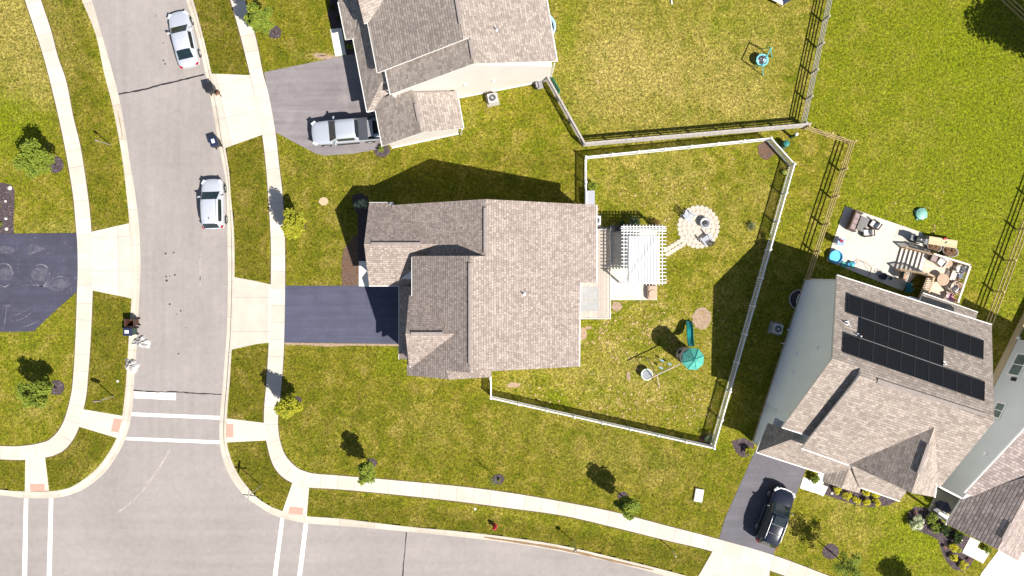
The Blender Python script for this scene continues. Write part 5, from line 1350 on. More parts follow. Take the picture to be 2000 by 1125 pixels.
shrub('shrub', 'leafy shrub behind the pergola lattice', 1236, 440, 0.75, 1.45, LEAF_S, 90, 520, 0.14)
shrub('shrub', 'reddish shrub behind the right end of the pergola', 1279, 441, 0.55, 0.9, leafmat('leaf_rust', (0.34, 0.16, 0.06), (0.16, 0.13, 0.03)), 91, 340, 0.12)
shrub('shrub', 'tall leafy shrub behind the pergola west of the other shrubs', 1212, 440, 0.45, 1.3, LEAF_D, 96, 300, 0.14)
shrub('shrub', 'dark shrub inside the picket fence above the grey bulkhead', 1156, 364, 0.42, 0.9, LEAF, 92, 300, 0.13)
shrub('shrub', 'low weedy plant by the fence right of the fire circle', 1466, 443, 0.5, 0.5, LEAF_S, 93, 120, 0.11)
shrub('shrub', 'vine-like plant on the right picket fence above the shade line', 1497, 462, 0.35, 0.7, LEAF_Y, 94, 160, 0.10)
shrub('shrub', 'sprig beside the bare sapling in its mulch ring', 975, 937, 0.16, 0.35, LEAF, 95, 60, 0.08)
for i, (lb, x, y, r) in enumerate([('pale boulder at the top of the left mulch strip', 20, 367, 0.20), ('pale boulder at the bottom of the left mulch strip', 13, 447, 0.16), ('round pale stone at the left end of the solar house bed', 1624, 963, 0.14), ('pale boulder by the short path in the curved bed', 1874, 1054, 0.24), ('small grey stone in the middle of the left mulch strip', 11, 393, 0.12), ('flat grey stone low in the left mulch strip', 12, 427, 0.12)]):
    rng = random.Random(100 + i)
    t = one('boulder', pm('boulder_pale', (0.70, 0.63, 0.55), (0.55, 0.48, 0.42), 5, 0.9) if i in (0, 3) else bpy.data.materials.get('boulder_pale'), lambda g: g.lathe([(0.001, -0.02), (r * 0.95, 0.0), (r, r * 0.3), (r * 0.75, r * 0.6), (r * 0.3, r * 0.75), (0.001, r * 0.78)], (0, 0, 0), 9), None, smooth=True)
    for v in t.data.vertices: v.co *= rng.uniform(0.85, 1.12)
    t.location = W(x, y, 0.012); tag(t, lb, 'boulder', 'boulders of the planting beds')
# ================================================================ YARD AND STREET OBJECTS
def lp(t, px, py, z=0.0):
    v = W(px, py, z) - t.location; v.rotate(Matrix.Rotation(-t.rotation_euler[2], 3, 'Z')); return v
BROWNP = pm('brown_plastic', (0.085, 0.034, 0.02), (0.055, 0.021, 0.012), 4, 0.55)
GREENP = pm('dark_green_plastic', (0.03, 0.075, 0.045), (0.02, 0.05, 0.03), 4, 0.5)
NAVYP = pm('navy_plastic', (0.02, 0.03, 0.075), (0.014, 0.02, 0.05), 4, 0.45)
PAPER = pm('white_label', (0.80, 0.80, 0.80), (0.7, 0.7, 0.7), 4, 0.6)
def bin_(label, px, py, rz, bodym, lidm, open_=False, paper=False, z=RZ, hgt=1.02):
    t = thing('wheelie_bin', label, 'bin', W(px, py, z), rz, 'bins at the kerb')
    def body(g):
        a = [(-0.24, -0.26), (0.24, -0.26), (0.24, 0.26), (-0.24, 0.26)]; b = [(-0.31, -0.35), (0.31, -0.35), (0.31, 0.35), (-0.31, 0.35)]
        ins = [(-0.28, -0.31), (0.28, -0.31), (0.28, 0.31), (-0.28, 0.31)]
        vs = [(x, y, 0.05) for x, y in a] + [(x, y, hgt) for x, y in b] + [(x, y, hgt) for x, y in ins] + [(x * .9, y * .9, 0.30 if not open_ else 0.35) for x, y in ins]
        fs = [(3, 2, 1, 0)]
        for r in range(3):
            for i in range(4): fs.append((r * 4 + i, r * 4 + (i + 1) % 4, r * 4 + 4 + (i + 1) % 4, r * 4 + 4 + i))
        fs.append((12, 13, 14, 15)); g.add(vs, fs)
    one('body', bodym, body, t, bevel=0.02)
    if not open_:
        ld = one('lid', lidm, lambda g: (g.box((0, 0, hgt + 0.03), (0.68, 0.76, 0.07)), g.box((0.02, 0, hgt + 0.075), (0.44, 0.56, 0.03))), t, bevel=0.025)
        if paper: one('lid_label', PAPER, lambda g: g.box((0.0, 0.05, hgt + 0.096), (0.26, 0.34, 0.008)), ld)
    else:
        one('lid', lidm, lambda g: g.box((0.05, 0.42, hgt - 0.32), (0.60, 0.06, 0.68)), t, bevel=0.02)
    one('handle', M['black'], lambda g: g.tube([(-0.25, -0.40, hgt - 0.05), (-0.25, -0.46, hgt - 0.02), (0.25, -0.46, hgt - 0.02), (0.25, -0.40, hgt - 0.05)], 0.02, 6), t)
    for s in (-1, 1):
        wl = one('wheel', M['rubber'], lambda g: g.lathe([(0.05, -0.03), (0.12, -0.03), (0.12, 0.03), (0.05, 0.03)], (0, 0, 0), 14, closed=True), t); wl.location = (s * 0.27, -0.30, 0.12); wl.rotation_euler = (0, math.radians(90), 0)
    return t
bin_('closed black bin at the kerb beside torn brown cardboard', 418, 177, 0.25, M['black'], M['black'])
bin_('dark bin with a white label on its lid on the gutter', 427.5, 281.5, 0.3, M['black'], NAVYP, paper=True)
bin_('open brown bin standing against a green bin at the kerb', 266, 629, 1.62, BROWNP, BROWNP, open_=True)
bin_('dark green bin with a white label on its navy lid', 263, 646, 1.55, GREENP, NAVYP, paper=True)
bin_('navy bin standing in the shade of the corner porch', 1832, 984, 0.4, NAVYP, NAVYP, z=0.16)
t = thing('cardboard_box', 'torn brown cardboard leaning on the closed black bin', 'box', W(428, 184, -0.10), 0.5)
CARD = pm('brown_cardboard', (0.18, 0.085, 0.05), (0.09, 0.04, 0.024), 5, 0.85)
for nm, c, d_, r in (('panel', (0, 0, 0.28), (0.45, 0.03, 0.55), 0.3), ('panel', (0.12, -0.16, 0.2), (0.03, 0.4, 0.42), 0.1), ('flap', (-0.18, -0.24, 0.06), (0.35, 0.28, 0.03), 0.7), ('flap', (0.22, 0.2, 0.05), (0.28, 0.2, 0.03), -0.4)):
    one(nm, CARD, lambda g: g.box(c, d_, rz=r), t)
def bundle(label, outline, hgt, seed):
    rng = random.Random(seed); pts = [W(*p) for p in outline]
    c = sum(pts, Vector()) / len(pts); pts = [c + (p - c) * 0.9 for p in pts]; rg = 7; n = len(pts) * 3
    t = MB(); vs = []; fs = []
    den = []
    for i in range(len(pts)):
        for k in range(3): den.append(pts[i].lerp(pts[(i + 1) % len(pts)], k / 3))
    for r in range(rg + 1):
        f = 1 - r / rg
        for i, p in enumerate(den):
            q = c + (p - c) * f
            z = RZ + hgt * (1 - f ** 3.0) * (0.72 + 0.28 * math.sin(i * 1.3 + seed)) + (rng.uniform(-0.06, 0.06) * hgt * 1.6 if 0 < r else 0)
            vs.append((q.x + rng.uniform(-.05, .05) - c.x, q.y + rng.uniform(-.05, .05) - c.y, max(z, RZ + 0.01) - 0 if r else RZ + 0.005))
    for r in range(rg):
        for i in range(n): fs.append((r * n + i, r * n + (i + 1) % n, (r + 1) * n + (i + 1) % n, (r + 1) * n + i))
    fs.append(tuple(rg * n + i for i in range(n)))
    t.add(vs, fs)
    o = t.build('sheeting_bundle', pm('pale_sheeting', (0.50, 0.47, 0.45), (0.40, 0.375, 0.36), 3, 0.55), smooth=False)
    o.location = (c.x, c.y, 0); tag(o, label, 'plastic bundle', 'bundles dumped at the kerb')
    return o
bundle('crumpled pale grey sheeting spilling into the street below the bins', [(251,674),(258,664),(266,656),(280,655),(291,661),(295,671),(292,681),(280,681),(266,677)], 0.42, 3)
bundle('crumpled pale grey sheeting heaped on the kerb further from the bins', [(241,697),(250,698),(262,701),(273,709),(270,721),(263,732),(256,731),(243,722)], 0.62, 6)
# signs
def post(t, h, r=0.03, mat=None):
    one('post', mat or M['steel'], lambda g: g.box((0, 0, h / 2), (r * 2, r * 1.4, h)), t)
def text_mesh(parent, s, size, loc, rot, mat, name='lettering'):
    cu = bpy.data.curves.new(name, 'FONT'); cu.body = s; cu.size = size; cu.align_x = 'CENTER'; cu.align_y = 'CENTER'; cu.extrude = 0.003
    ob = bpy.data.objects.new(name, cu); col.objects.link(ob)
    dg = bpy.context.evaluated_depsgraph_get(); me = bpy.data.meshes.new_from_object(ob.evaluated_get(dg))
    bpy.data.objects.remove(ob); me.materials.clear(); me.materials.append(mat)
    o = bpy.data.objects.new(name, me); col.objects.link(o); o.parent = parent; o.location = loc; o.rotation_euler = rot
    return o
RED = pm('sign_red', (0.45, 0.02, 0.025), (0.36, 0.016, 0.02), 3, 0.4)
t = thing('stop_sign', 'red octagonal stop sign on a post by the western ramp', 'sign', W(222, 774), 0)
post(t, 2.65, 0.035)
def octo(g, r, th, y):
    P = [(r * math.cos(math.pi / 8 + k * math.pi / 4), y, 2.32 + r * math.sin(math.pi / 8 + k * math.pi / 4)) for k in range(8)]
    g.extrude(P, (0, th, 0))
pl = one('sign_plate', M['trim'], lambda g: octo(g, 0.38, 0.012, 0.03), t); one('sign_face', RED, lambda g: octo(g, 0.355, 0.004, 0.043), pl)
text_mesh(pl, 'STOP', 0.25, (0, 0.051, 2.32), (math.radians(90), 0, math.radians(180)), M['trim'])
one('sign_back', M['steel'], lambda g: octo(g, 0.36, 0.004, 0.024), pl)
def small_sign(label, px, py, h, rz, sw, sh, mat):
    t = thing('road_sign', label, 'sign', W(px, py), rz, 'small signs on the verges'); post(t, h)
    if sw: one('sign_plate', mat, lambda g: g.box((0, -0.035, h - sh / 2), (sw, 0.012, sh)), t)
    return t
small_sign('thin pale sign on the left verge opposite the stacked kerb bins', 216, 283, 2.1, 0.25, 0.22, 0.40, M['steel'])
small_sign('slim sign with a dark small plate on the lower verge', 1119, 1056, 2.15, 0.6, 0.32, 0.45, M['steel'])
t = small_sign('short bare post leaning on the lower verge near the apron', 1312, 1073, 1.5, 0.3, 0.10, 0.25, M['steel'])
t = thing('street_name_sign', 'street name post with crossed blades at the rounded corner', 'sign', W(510, 948), 0.0); post(t, 2.75, 0.03)
for a in (-0.12, 1.45):
    one('name_blade', M['steel'], lambda g: g.box((0, 0, 2.6 + (0.22 if a > 0 else 0)), (1.05, 0.03, 0.2), rz=a), t)
# hydrant, covers, pedestals, ball
t = thing('fire_hydrant', 'red fire hydrant on the lower verge', 'hydrant', W(966.5, 1026.5), 0.5)
HYD = pm('hydrant_red', (0.48, 0.02, 0.04), (0.34, 0.012, 0.025), 5, 0.4)
one('barrel', HYD, lambda g: g.lathe([(0.19, 0), (0.19, 0.06), (0.13, 0.08), (0.13, 0.55), (0.17, 0.57), (0.17, 0.62)], n=14), t, smooth=True)
one('bonnet', HYD, lambda g: g.lathe([(0.16, 0.62), (0.14, 0.72), (0.07, 0.79), (0.03, 0.80), (0.03, 0.86), (0.001, 0.86)], n=14), t, smooth=True)
for a in (0, 1, 2): one('outlet', HYD, lambda g: g.tube([(0.1 * math.cos(a * 1.57), 0.1 * math.sin(a * 1.57), 0.45), (0.24 * math.cos(a * 1.57), 0.24 * math.sin(a * 1.57), 0.45)], 0.06 if a != 1 else 0.08, 10), t)
t = one('utility_pad', concrete('pad_concrete', (0.66, 0.63, 0.57), (0.58, 0.55, 0.50)), lambda g: g.box((0, 0, 0.08), (0.74, 1.12, 0.22)), bevel=0.05); t.location = W(1364, 966.5); t.rotation_euler = (0, 0, -0.16)
tag(t, 'pale flat utility pad set in the long front lawn', 'utility pad')
for lb, x, y, m_ in (('small round pale valve cover on the left verge above the stop sign', 230, 744.5, 'trim'), ('tiny round pale cap in the lower verge above the hydrant', 928, 994, 'trim')):
    t = one('valve_cover', M[m_], lambda g: g.lathe([(0.10, 0.0), (0.10, 0.04), (0.05, 0.05), (0.001, 0.05)], n=12)); t.location = W(x, y); tag(t, lb, 'valve cover', 'valve covers in the verges')
t = thing('utility_pedestal', 'tall green pedestal with a white cap near the fence junction', 'utility pedestal', W(1545, 267.5), 0)
one('body', GREENP, lambda g: g.lathe([(0.16, 0), (0.16, 0.05), (0.12, 0.08), (0.12, 1.05)], n=14), t); one('cap', M['trim'], lambda g: g.lathe([(0.14, 1.05), (0.14, 1.2), (0.10, 1.26), (0.001, 1.28)], n=14), t)
t = thing('utility_pedestal', 'squat dark green pedestal outside the picket fence corner', 'utility pedestal', W(1530, 283), 0)
TEALP = pm('teal_plastic', (0.03, 0.22, 0.20), (0.02, 0.13, 0.12), 4, 0.45)
one('body', GREENP, lambda g: g.lathe([(0.34, 0), (0.34, 0.08), (0.27, 0.12), (0.25, 0.62)], n=16), t); one('cap', TEALP, lambda g: g.lathe([(0.28, 0.62), (0.26, 0.72), (0.12, 0.8), (0.001, 0.81)], n=16), t)
t = one('play_ball', pm('lime_rubber', (0.55, 0.62, 0.12), (0.40, 0.48, 0.08), 2, 0.4), lambda g: g.lathe([(0.215 * math.sin(math.pi * k / 10) + 0.0005, 0.215 - 0.215 * math.cos(math.pi * k / 10)) for k in range(11)], n=16), smooth=True)
t.location = W(1530, 337); tag(t, 'lime green ball lying against the picket fence bend', 'ball')
# condensers and wall-side things
def condenser(label, px, py, rz, z=0.0, pad=True, body=None):
    t = thing('air_conditioner', label, 'air conditioner', W(px, py, z), rz, 'outdoor condensers')
    if pad: one('pad', M['patio'], lambda g: g.box((0, 0, 0.04), (1.05, 1.05, 0.1)), t)
    one('cabinet', body or pm('condenser_grey', (0.55, 0.53, 0.50), (0.45, 0.43, 0.41), 4, 0.5), lambda g: g.box((0, 0, 0.45), (0.78, 0.78, 0.72)), t, bevel=0.04)
    gr = one('fan_guard', M['steel'], lambda g: [g.lathe([(r, 0.815), (r + 0.012, 0.825), (r + 0.024, 0.815)], n=24) for r in (0.08, 0.15, 0.22, 0.29)], t)
    one('fan_well', M['black'], lambda g: g.lathe([(0.31, 0.811), (0.31, 0.814), (0.001, 0.814)], n=24), t)
    one('fan_hub', M['steel'], lambda g: g.lathe([(0.10, 0.815), (0.09, 0.85), (0.001, 0.86)], n=14), t)
condenser('grey condenser below the cream side wall', 962, 195.5, 0.2)
condenser('grey condenser in shade beside the pale blue wall', 1513, 641, -0.25)
condenser('white condenser half under the eave above the rear deck', 1162, 432, 0.0, 0.0, True, M['vinyl'])
t = thing('hose_cart', 'dark grey box against the cream wall near its back corner', 'hose cart', W(1050, 169.5), 0.25)
one('body', M['black'], lambda g: g.box((-0.1, 0.05, 0.3), (0.34, 0.5, 0.6)), t, bevel=0.05); one('lid', pm('grey_plastic', (0.30, 0.28, 0.30), (0.24, 0.22, 0.24), 4, 0.5), lambda g: g.box((0.18, 0, 0.32), (0.5, 0.6, 0.08)), t, bevel=0.04); one('reel', M['steel'], lambda g: g.tube([(-0.1, -0.2, 0.62), (-0.1, 0.25, 0.62)], 0.08, 10), t)
t = thing('green_panel', 'long green plastic panel leaning along the weathered fence end', 'panel', W(1083, 172), math.radians(-61))
one('panel', pm('leaf_green_plastic', (0.03, 0.26, 0.10), (0.02, 0.17, 0.07), 3, 0.4), lambda g: g.box((0, 0.05, 0.55), (1.35, 0.22, 0.95)), t, bevel=0.06); one('edge_strip', GREENP, lambda g: g.box((0, 0.05, 1.05), (1.36, 0.10, 0.05)), t)
BLUEP = pm('pool_light_blue', (0.42, 0.62, 0.85), (0.34, 0.52, 0.76), 2, 0.35)
t = thing('wading_pool', 'light blue wading pool half hidden under the upper house eave', 'wading pool', W(1058, 54), 0)
one('pool_wall', BLUEP, lambda g: g.lathe([(1.16, 0), (1.2, 0.30), (1.14, 0.42), (1.05, 0.40), (1.0, 0.08)], n=28), t, smooth=True); one('pool_floor', BLUEP, lambda g: g.lathe([(1.03, 0.10), (0.001, 0.10)], n=28), t)
# window well
t = thing('window_well', 'dark half-round window well against the shaded pale blue wall', 'window well', W(1559, 585), math.atan2(uC.y, uC.x))
one('rim', M['steel'], lambda g: g.tube([(0.25, 0.85, 0.10), (-0.35, 0.75, 0.10), (-0.72, 0.35, 0.10), (-0.8, 0, 0.10), (-0.72, -0.35, 0.10), (-0.35, -0.75, 0.10), (0.25, -0.85, 0.10)], 0.05, 6), t)
one('well_bottom', M['mulch'], lambda g: g.prism([(0.25, 0.85), (-0.35, 0.75), (-0.72, 0.35), (-0.8, 0), (-0.72, -0.35), (-0.35, -0.75), (0.25, -0.85)], -0.05, 0.03), t)
split(one('cover_bar', M['trim'], lambda g: (g.bar((-0.1, 0.4, 0.1), (0.3, 0.4, 0.1), 0.06, 0.05), g.bar((-0.1, -0.3, 0.1), (0.3, -0.3, 0.1), 0.06, 0.05), g.bar((-0.14, 0.43, 0.13), (-0.14, -0.33, 0.13), 0.06, 0.05)), t))
t = thing('bulkhead_box', 'flat grey storage box between picket fence and taupe house corner', 'storage box', W(1151, 389), 0)
GREYB = pm('grey_painted_board', (0.40, 0.40, 0.44), (0.34, 0.34, 0.38), 2, 0.6)
one('box_body', GREYB, lambda g: g.box((0, 0, 0.36), (0.68, 1.2, 0.72)), t); one('box_lid', GREYB, lambda g: g.box((0, 0, 0.75), (0.74, 1.28, 0.06)), t)

# ---------------------------------------------------------------- deck and pergola behind the taupe house
DECKW = planks('pale_deck_boards', (0.52, 0.45, 0.385), (0.41, 0.352, 0.30), 0.145, 0, 0.8, 0.10)
t = thing('deck', 'pale board deck wrapping the back corner of the taupe house', 'deck', W(1178, 535), 0)
z = 0.36
def pboard(g, px, z0, z1):
    g.prism([tuple(lp(t, x, y, z1))[:2] for x, y in px], z0, z1)
one('deck_boards', DECKW, lambda g: pboard(g, [(1150, 448), (1191, 448), (1191.5, 622), (1120, 622), (1120, 552), (1150, 552)], z - 0.05, z), t)
one('deck_skirt', GREYB, lambda g: pboard(g, [(1152, 449), (1190, 449), (1190.5, 621), (1122, 621), (1122, 553), (1152, 553)], 0.0, z - 0.05), t)
one('edge_board', M['trim'], lambda g: g.bar(lp(t, 1191.7, 447.5, z), lp(t, 1192, 622.5, z), 0.05, 0.12), t); one('edge_board', M['trim'], lambda g: g.bar(lp(t, 1192, 622.5, z), lp(t, 1122, 622.5, z), 0.05, 0.12), t)
one('edge_board', GREYB, lambda g: g.bar(lp(t, 1150, 447.5, z + .01), lp(t, 1192, 447.5, z + .01), 0.06, 0.12), t)
for lb, y0, y1 in (('grey outdoor mat nearest the house step on the rear deck', 560, 583.5), ('grey outdoor mat nearer the lower end of the rear deck', 584.5, 608.5)):
    o = one('deck_mat', pm('mat_grey', (0.36, 0.36, 0.352), (0.30, 0.30, 0.292), 3, 0.9) if y0 < 570 else bpy.data.materials['mat_grey'], lambda g: g.box((0, 0, 0.008), (1.48, 0.99, 0.016))); o.location = W(1151.5, (y0 + y1) / 2, z + 0.002); tag(o, lb, 'mat', 'grey mats on the rear deck')
t = thing('pergola', 'white lattice-topped pergola with a pale canopy over the patio', 'pergola', W(1240, 515), 0)
PZ = 2.40
corners = [(1218, 444), (1296, 444), (1296, 552), (1218, 552)]
for x, y in corners: one('post', M['vinyl'], lambda g: g.bar(Vector((lp(t, x, y, PZ).x, lp(t, x, y, PZ).y, 0)), lp(t, x, y, PZ), 0.13, 0.13), t)
for y in (446, 451.5, 545, 550.5): one('beam', M['vinyl'], lambda g: g.bar(lp(t, 1213, y, PZ - 0.10), lp(t, 1301.5, y, PZ - 0.10), 0.05, 0.18), t)
xs_ = [1218.5 + 6.24 * k for k in range(13)]
for x in xs_: one('rafter', M['vinyl'], lambda g: g.bar(lp(t, x, 439, PZ), lp(t, x, 557, PZ), 0.05, 0.13), t)
for k in range(17):
    y = 442.5 + 6.9 * k; one('purlin', M['vinyl'], lambda g: g.bar(lp(t, 1213.5, y, PZ + 0.09), lp(t, 1301.5, y, PZ + 0.09), 0.06, 0.045), t)
for (x, y, dx, dy) in ((1218, 552, 7, 0), (1296, 552, -7, 0), (1218, 444, 7, 0), (1296, 444, -7, 0)):
    one('brace', M['vinyl'], lambda g: g.bar(lp(t, x, y, PZ - 0.75), lp(t, x + dx * 2, y, PZ - 0.12), 0.07, 0.07), t)
def canopy(g):
    P0 = lp(t, 1226.5, 460.5, PZ + 0.16); P1 = lp(t, 1287, 552, PZ + 0.16); nx_, ny_ = 66, 18
    vs = []; rng = random.Random(4)
    for j in range(ny_ + 1):
        for i in range(nx_ + 1):
            fx, fy = i / nx_, j / ny_
            fold = abs(math.sin(fx * math.pi * 10)) ** 0.6
            crease = 0.05 * math.exp(-((fy - (0.92 - fx * 0.95)) / 0.05) ** 2)
            vs.append((P0.x + (P1.x - P0.x) * fx + 0.015 * math.sin(fy * 9 + fx * 20), P0.y + (P1.y - P0.y) * fy, P0.z + 0.07 - 0.085 * (1 - fold) + crease + rng.uniform(-.006, .006)))
    fs = [(j * (nx_ + 1) + i, j * (nx_ + 1) + i + 1, (j + 1) * (nx_ + 1) + i + 1, (j + 1) * (nx_ + 1) + i) for j in range(ny_) for i in range(nx_)]
    g.add(vs, fs)
one('canopy', pm('canopy_cloth', (0.58, 0.58, 0.585), (0.52, 0.52, 0.53), 2, 0.8), canopy, t, smooth=True)
t = thing('deck_railing', 'short black metal railing at the upper end of the rear deck', 'railing', W(1192, 446), 0)
for dx in (-0.95, 0, 0.85): one('post', M['black'], lambda g: g.bar((dx, 0, 0), (dx, 0, 1.25), 0.06, 0.06), t)
for zz in (0.5, 1.2): one('rail', M['black'], lambda g: g.bar((-0.95, 0, zz), (0.85, 0, zz), 0.04, 0.04), t)
one('baluster_panel', M['black'], lambda g: [g.bar((-0.85 + 0.12 * k, 0, 0.5), (-0.85 + 0.12 * k, 0, 1.2), 0.015, 0.015) for k in range(14)], t)
def grill(label, px, py, rz, z0=0.05):
    t = thing('gas_grill', label, 'grill', W(px, py, z0), rz, 'gas grills')
    one('cart', M['black'], lambda g: g.box((0, 0, 0.42), (0.66, 0.52, 0.78)), t, bevel=0.02)
    lid = one('lid', M['black'], lambda g: g.extrude([(-0.36, -0.27, 0.84), (-0.36, -0.25, 1.0), (-0.36, -0.10, 1.12), (-0.36, 0.12, 1.12), (-0.36, 0.26, 1.0), (-0.36, 0.27, 0.84)], (0.72, 0, 0)), t, bevel=0.02)
    one('handle', M['steel'], lambda g: g.tube([(-0.27, -0.30, 1.0), (0.27, -0.30, 1.0)], 0.018, 8), lid)
    one('thermometer', M['steel'], lambda g: g.lathe([(0.06, 1.12), (0.06, 1.135), (0.001, 1.14)], n=12), lid)
    for s in (-1, 1): one('side_shelf', pm('shelf_grey', (0.22, 0.22, 0.23), (0.16, 0.16, 0.17), 4, 0.4) if 'shelf_grey' not in bpy.data.materials else bpy.data.materials['shelf_grey'], lambda g: g.box((s * 0.55, 0, 0.83), (0.36, 0.46, 0.05)), t)
    for s in (-1, 1):
        w_ = one('wheel', M['rubber'], lambda g: g.lathe([(0.03, -0.02), (0.09, -0.02), (0.09, 0.02), (0.03, 0.02)], n=12, closed=True), t); w_.location = (s * 0.33, 0.2, 0.09); w_.rotation_euler = (0, 1.5708, 0)
grill('black grill tucked beside the upper left pergola post', 1206, 447, 0.0)
t = thing('storage_ottoman', 'tan resin tub with a round top at the patio corner', 'storage tub', W(1272, 571, 0.05), 0)
TAN = pm('tan_resin', (0.50, 0.36, 0.26), (0.40, 0.28, 0.20), 4, 0.6)
one('base', TAN, lambda g: g.box((0, 0, 0.25), (0.78, 1.22, 0.5)), t, bevel=0.10); one('round_top', TAN, lambda g: g.lathe([(0.36, 0.48), (0.36, 0.55), (0.32, 0.575), (0.001, 0.57)], (0.02, -0.12, 0), 24), t); one('rear_tray', TAN, lambda g: g.box((0.02, 0.42, 0.51), (0.62, 0.28, 0.06)), t, bevel=0.04)

# ---------------------------------------------------------------- fire circle
GREYC = pm('grey_chair_slats', (0.44, 0.46, 0.50), (0.36, 0.38, 0.42), 6, 0.6)
DARKC = pm('charcoal_chair', (0.10, 0.10, 0.115), (0.07, 0.07, 0.08), 6, 0.6)
def adirondack(label, px, py, rz, m1, m2):
    t = thing('adirondack_chair', label, 'chair', W(px, py, 0.045), rz, 'chairs round the fire circle')
    one('seat', m1, lambda g: [g.box((0.05 - 0.10 * k, 0, 0.36 - 0.018 * k), (0.085, 0.54, 0.022)) for k in range(6)], t)
    one('backrest', m2, lambda g: [g.bar((-0.42, y, 0.24), (-0.80, y * 1.35, 0.98 - abs(y) * 0.5), 0.085, 0.022) for y in (-0.2, -0.1, 0, 0.1, 0.2)], t)
    for s in (-1, 1):
        one('armrest', m1, lambda g: g.box((-0.12, s * 0.36, 0.56), (0.74, 0.13, 0.025)), t)
        one('leg', m1, lambda g: g.box((0.12, s * 0.31, 0.28), (0.09, 0.03, 0.56)), t); one('leg', m1, lambda g: g.bar((0.08, s * 0.28, 0.34), (-0.75, s * 0.28, 0.03), 0.03, 0.12), t)
        one('back_post', m1, lambda g: g.bar((-0.44, s * 0.34, 0), (-0.44, s * 0.34, 0.56), 0.04, 0.05), t)
adirondack('grey slatted lounge chair at the upper left of the fire circle', 1348, 426, math.radians(-30), GREYC, GREYC)
adirondack('grey lounge chair with a dark back at the lower edge of the fire circle', 1375, 465, math.radians(128), GREYC, DARKC)
t = thing('fire_pit', 'round grey fire pit on the paved circle', 'fire pit', W(1375, 436, 0.045), 0)
one('bowl', M['steel'], lambda g: g.lathe([(0.22, 0.12), (0.38, 0.36), (0.46, 0.38), (0.46, 0.41), (0.36, 0.41), (0.22, 0.22), (0.001, 0.2)], n=24), t, smooth=True); one('ash', M['black'], lambda g: g.lathe([(0.25, 0.27), (0.12, 0.30), (0.001, 0.29)], n=14), t)
for k in range(3): one('leg', M['black'], lambda g: g.bar((0.25 * math.cos(k * 2.09), 0.25 * math.sin(k * 2.09), 0.2), (0.32 * math.cos(k * 2.09), 0.32 * math.sin(k * 2.09), 0), 0.03, 0.03), t)

# ---------------------------------------------------------------- play structure
GREY_P = pm('playset_grey', (0.44, 0.40, 0.43), (0.32, 0.29, 0.31), 3, 0.5); TEAL = pm('playset_teal', (0.10, 0.42, 0.33), (0.07, 0.33, 0.26), 2, 0.4); TEALD = pm('slide_teal', (0.02, 0.27, 0.25), (0.012, 0.19, 0.18), 2, 0.35); POLE = pm('beige_pole', (0.48, 0.41, 0.35), (0.38, 0.32, 0.27), 4, 0.5)
t = thing('play_structure', 'play tower with teal eight-sided roof, slide and swing beam', 'play structure', W(1336, 693), 0)
one('tower', GREY_P, lambda g: (g.lathe([(0.70, 0.0), (0.74, 0.5), (0.70, 1.0), (0.74, 1.5), (0.72, 2.05), (0.60, 2.05), (0.60, 1.35), (0.001, 1.35)], n=20)), t, smooth=False)
one('tower_band', pm('playset_light_grey', (0.55, 0.52, 0.56), (0.46, 0.43, 0.47), 3, 0.5), lambda g: g.lathe([(0.745, 1.62), (0.775, 1.68), (0.775, 1.95), (0.745, 2.0)], n=20), t)
split(one('tower_opening', M['black'], lambda g: [g.box((0.73 * math.cos(a), 0.73 * math.sin(a), 1.1), (0.10, 0.34, 0.55), rz=a) for a in (2.6, 3.5)], t))
for k in range(4):
    a = 0.785 + 1.571 * k; one('roof_pole', GREY_P, lambda g: g.bar((0.6 * math.cos(a), 0.6 * math.sin(a), 1.9), (0.62 * math.cos(a), 0.62 * math.sin(a), 2.9), 0.06, 0.06), t)
def octroof(g):
    vs = [(0, 0, 3.42)]
    for k in range(8):
        a = 0.30 + k * math.pi / 4; vs.append((0.93 * math.cos(a), 0.93 * math.sin(a), 2.86))
    for k in range(8):
        a = 0.30 + k * math.pi / 4; vs.append((0.93 * math.cos(a), 0.93 * math.sin(a), 2.78))
    g.add(vs, [(0, 1 + k, 1 + (k + 1) % 8) for k in range(8)] + [(1 + k, 9 + k, 9 + (k + 1) % 8, 1 + (k + 1) % 8) for k in range(8)] + [tuple(range(16, 8, -1))])
rf = one('roof', TEAL, octroof, t)
one('roof_rib', TEALD, lambda g: [g.bar((0.06 * math.cos(0.30 + k * math.pi / 4), 0.06 * math.sin(0.30 + k * math.pi / 4), 3.40), (0.93 * math.cos(0.30 + k * math.pi / 4), 0.93 * math.sin(0.30 + k * math.pi / 4), 2.87), 0.03, 0.04) for k in range(8)], rf)
def rows(g):
    for k in (2, 3, 4):
        a0 = 0.30 + k * math.pi / 4; a1 = a0 + math.pi / 4
        for r in (0.30, 0.42, 0.54, 0.66, 0.78):
            zz = 3.43 - 0.56 * r / 0.93
            p = Vector((r * math.cos(a0 + .1), r * math.sin(a0 + .1), zz)); q = Vector((r * math.cos(a1 - .1), r * math.sin(a1 - .1), zz)); g.bar(p, q, 0.035, 0.03)
one('roof_batten', TEAL, rows, rf)
S0 = lp(t, 1350, 676, 1.45); S1 = lp(t, 1345, 627, 0.16)
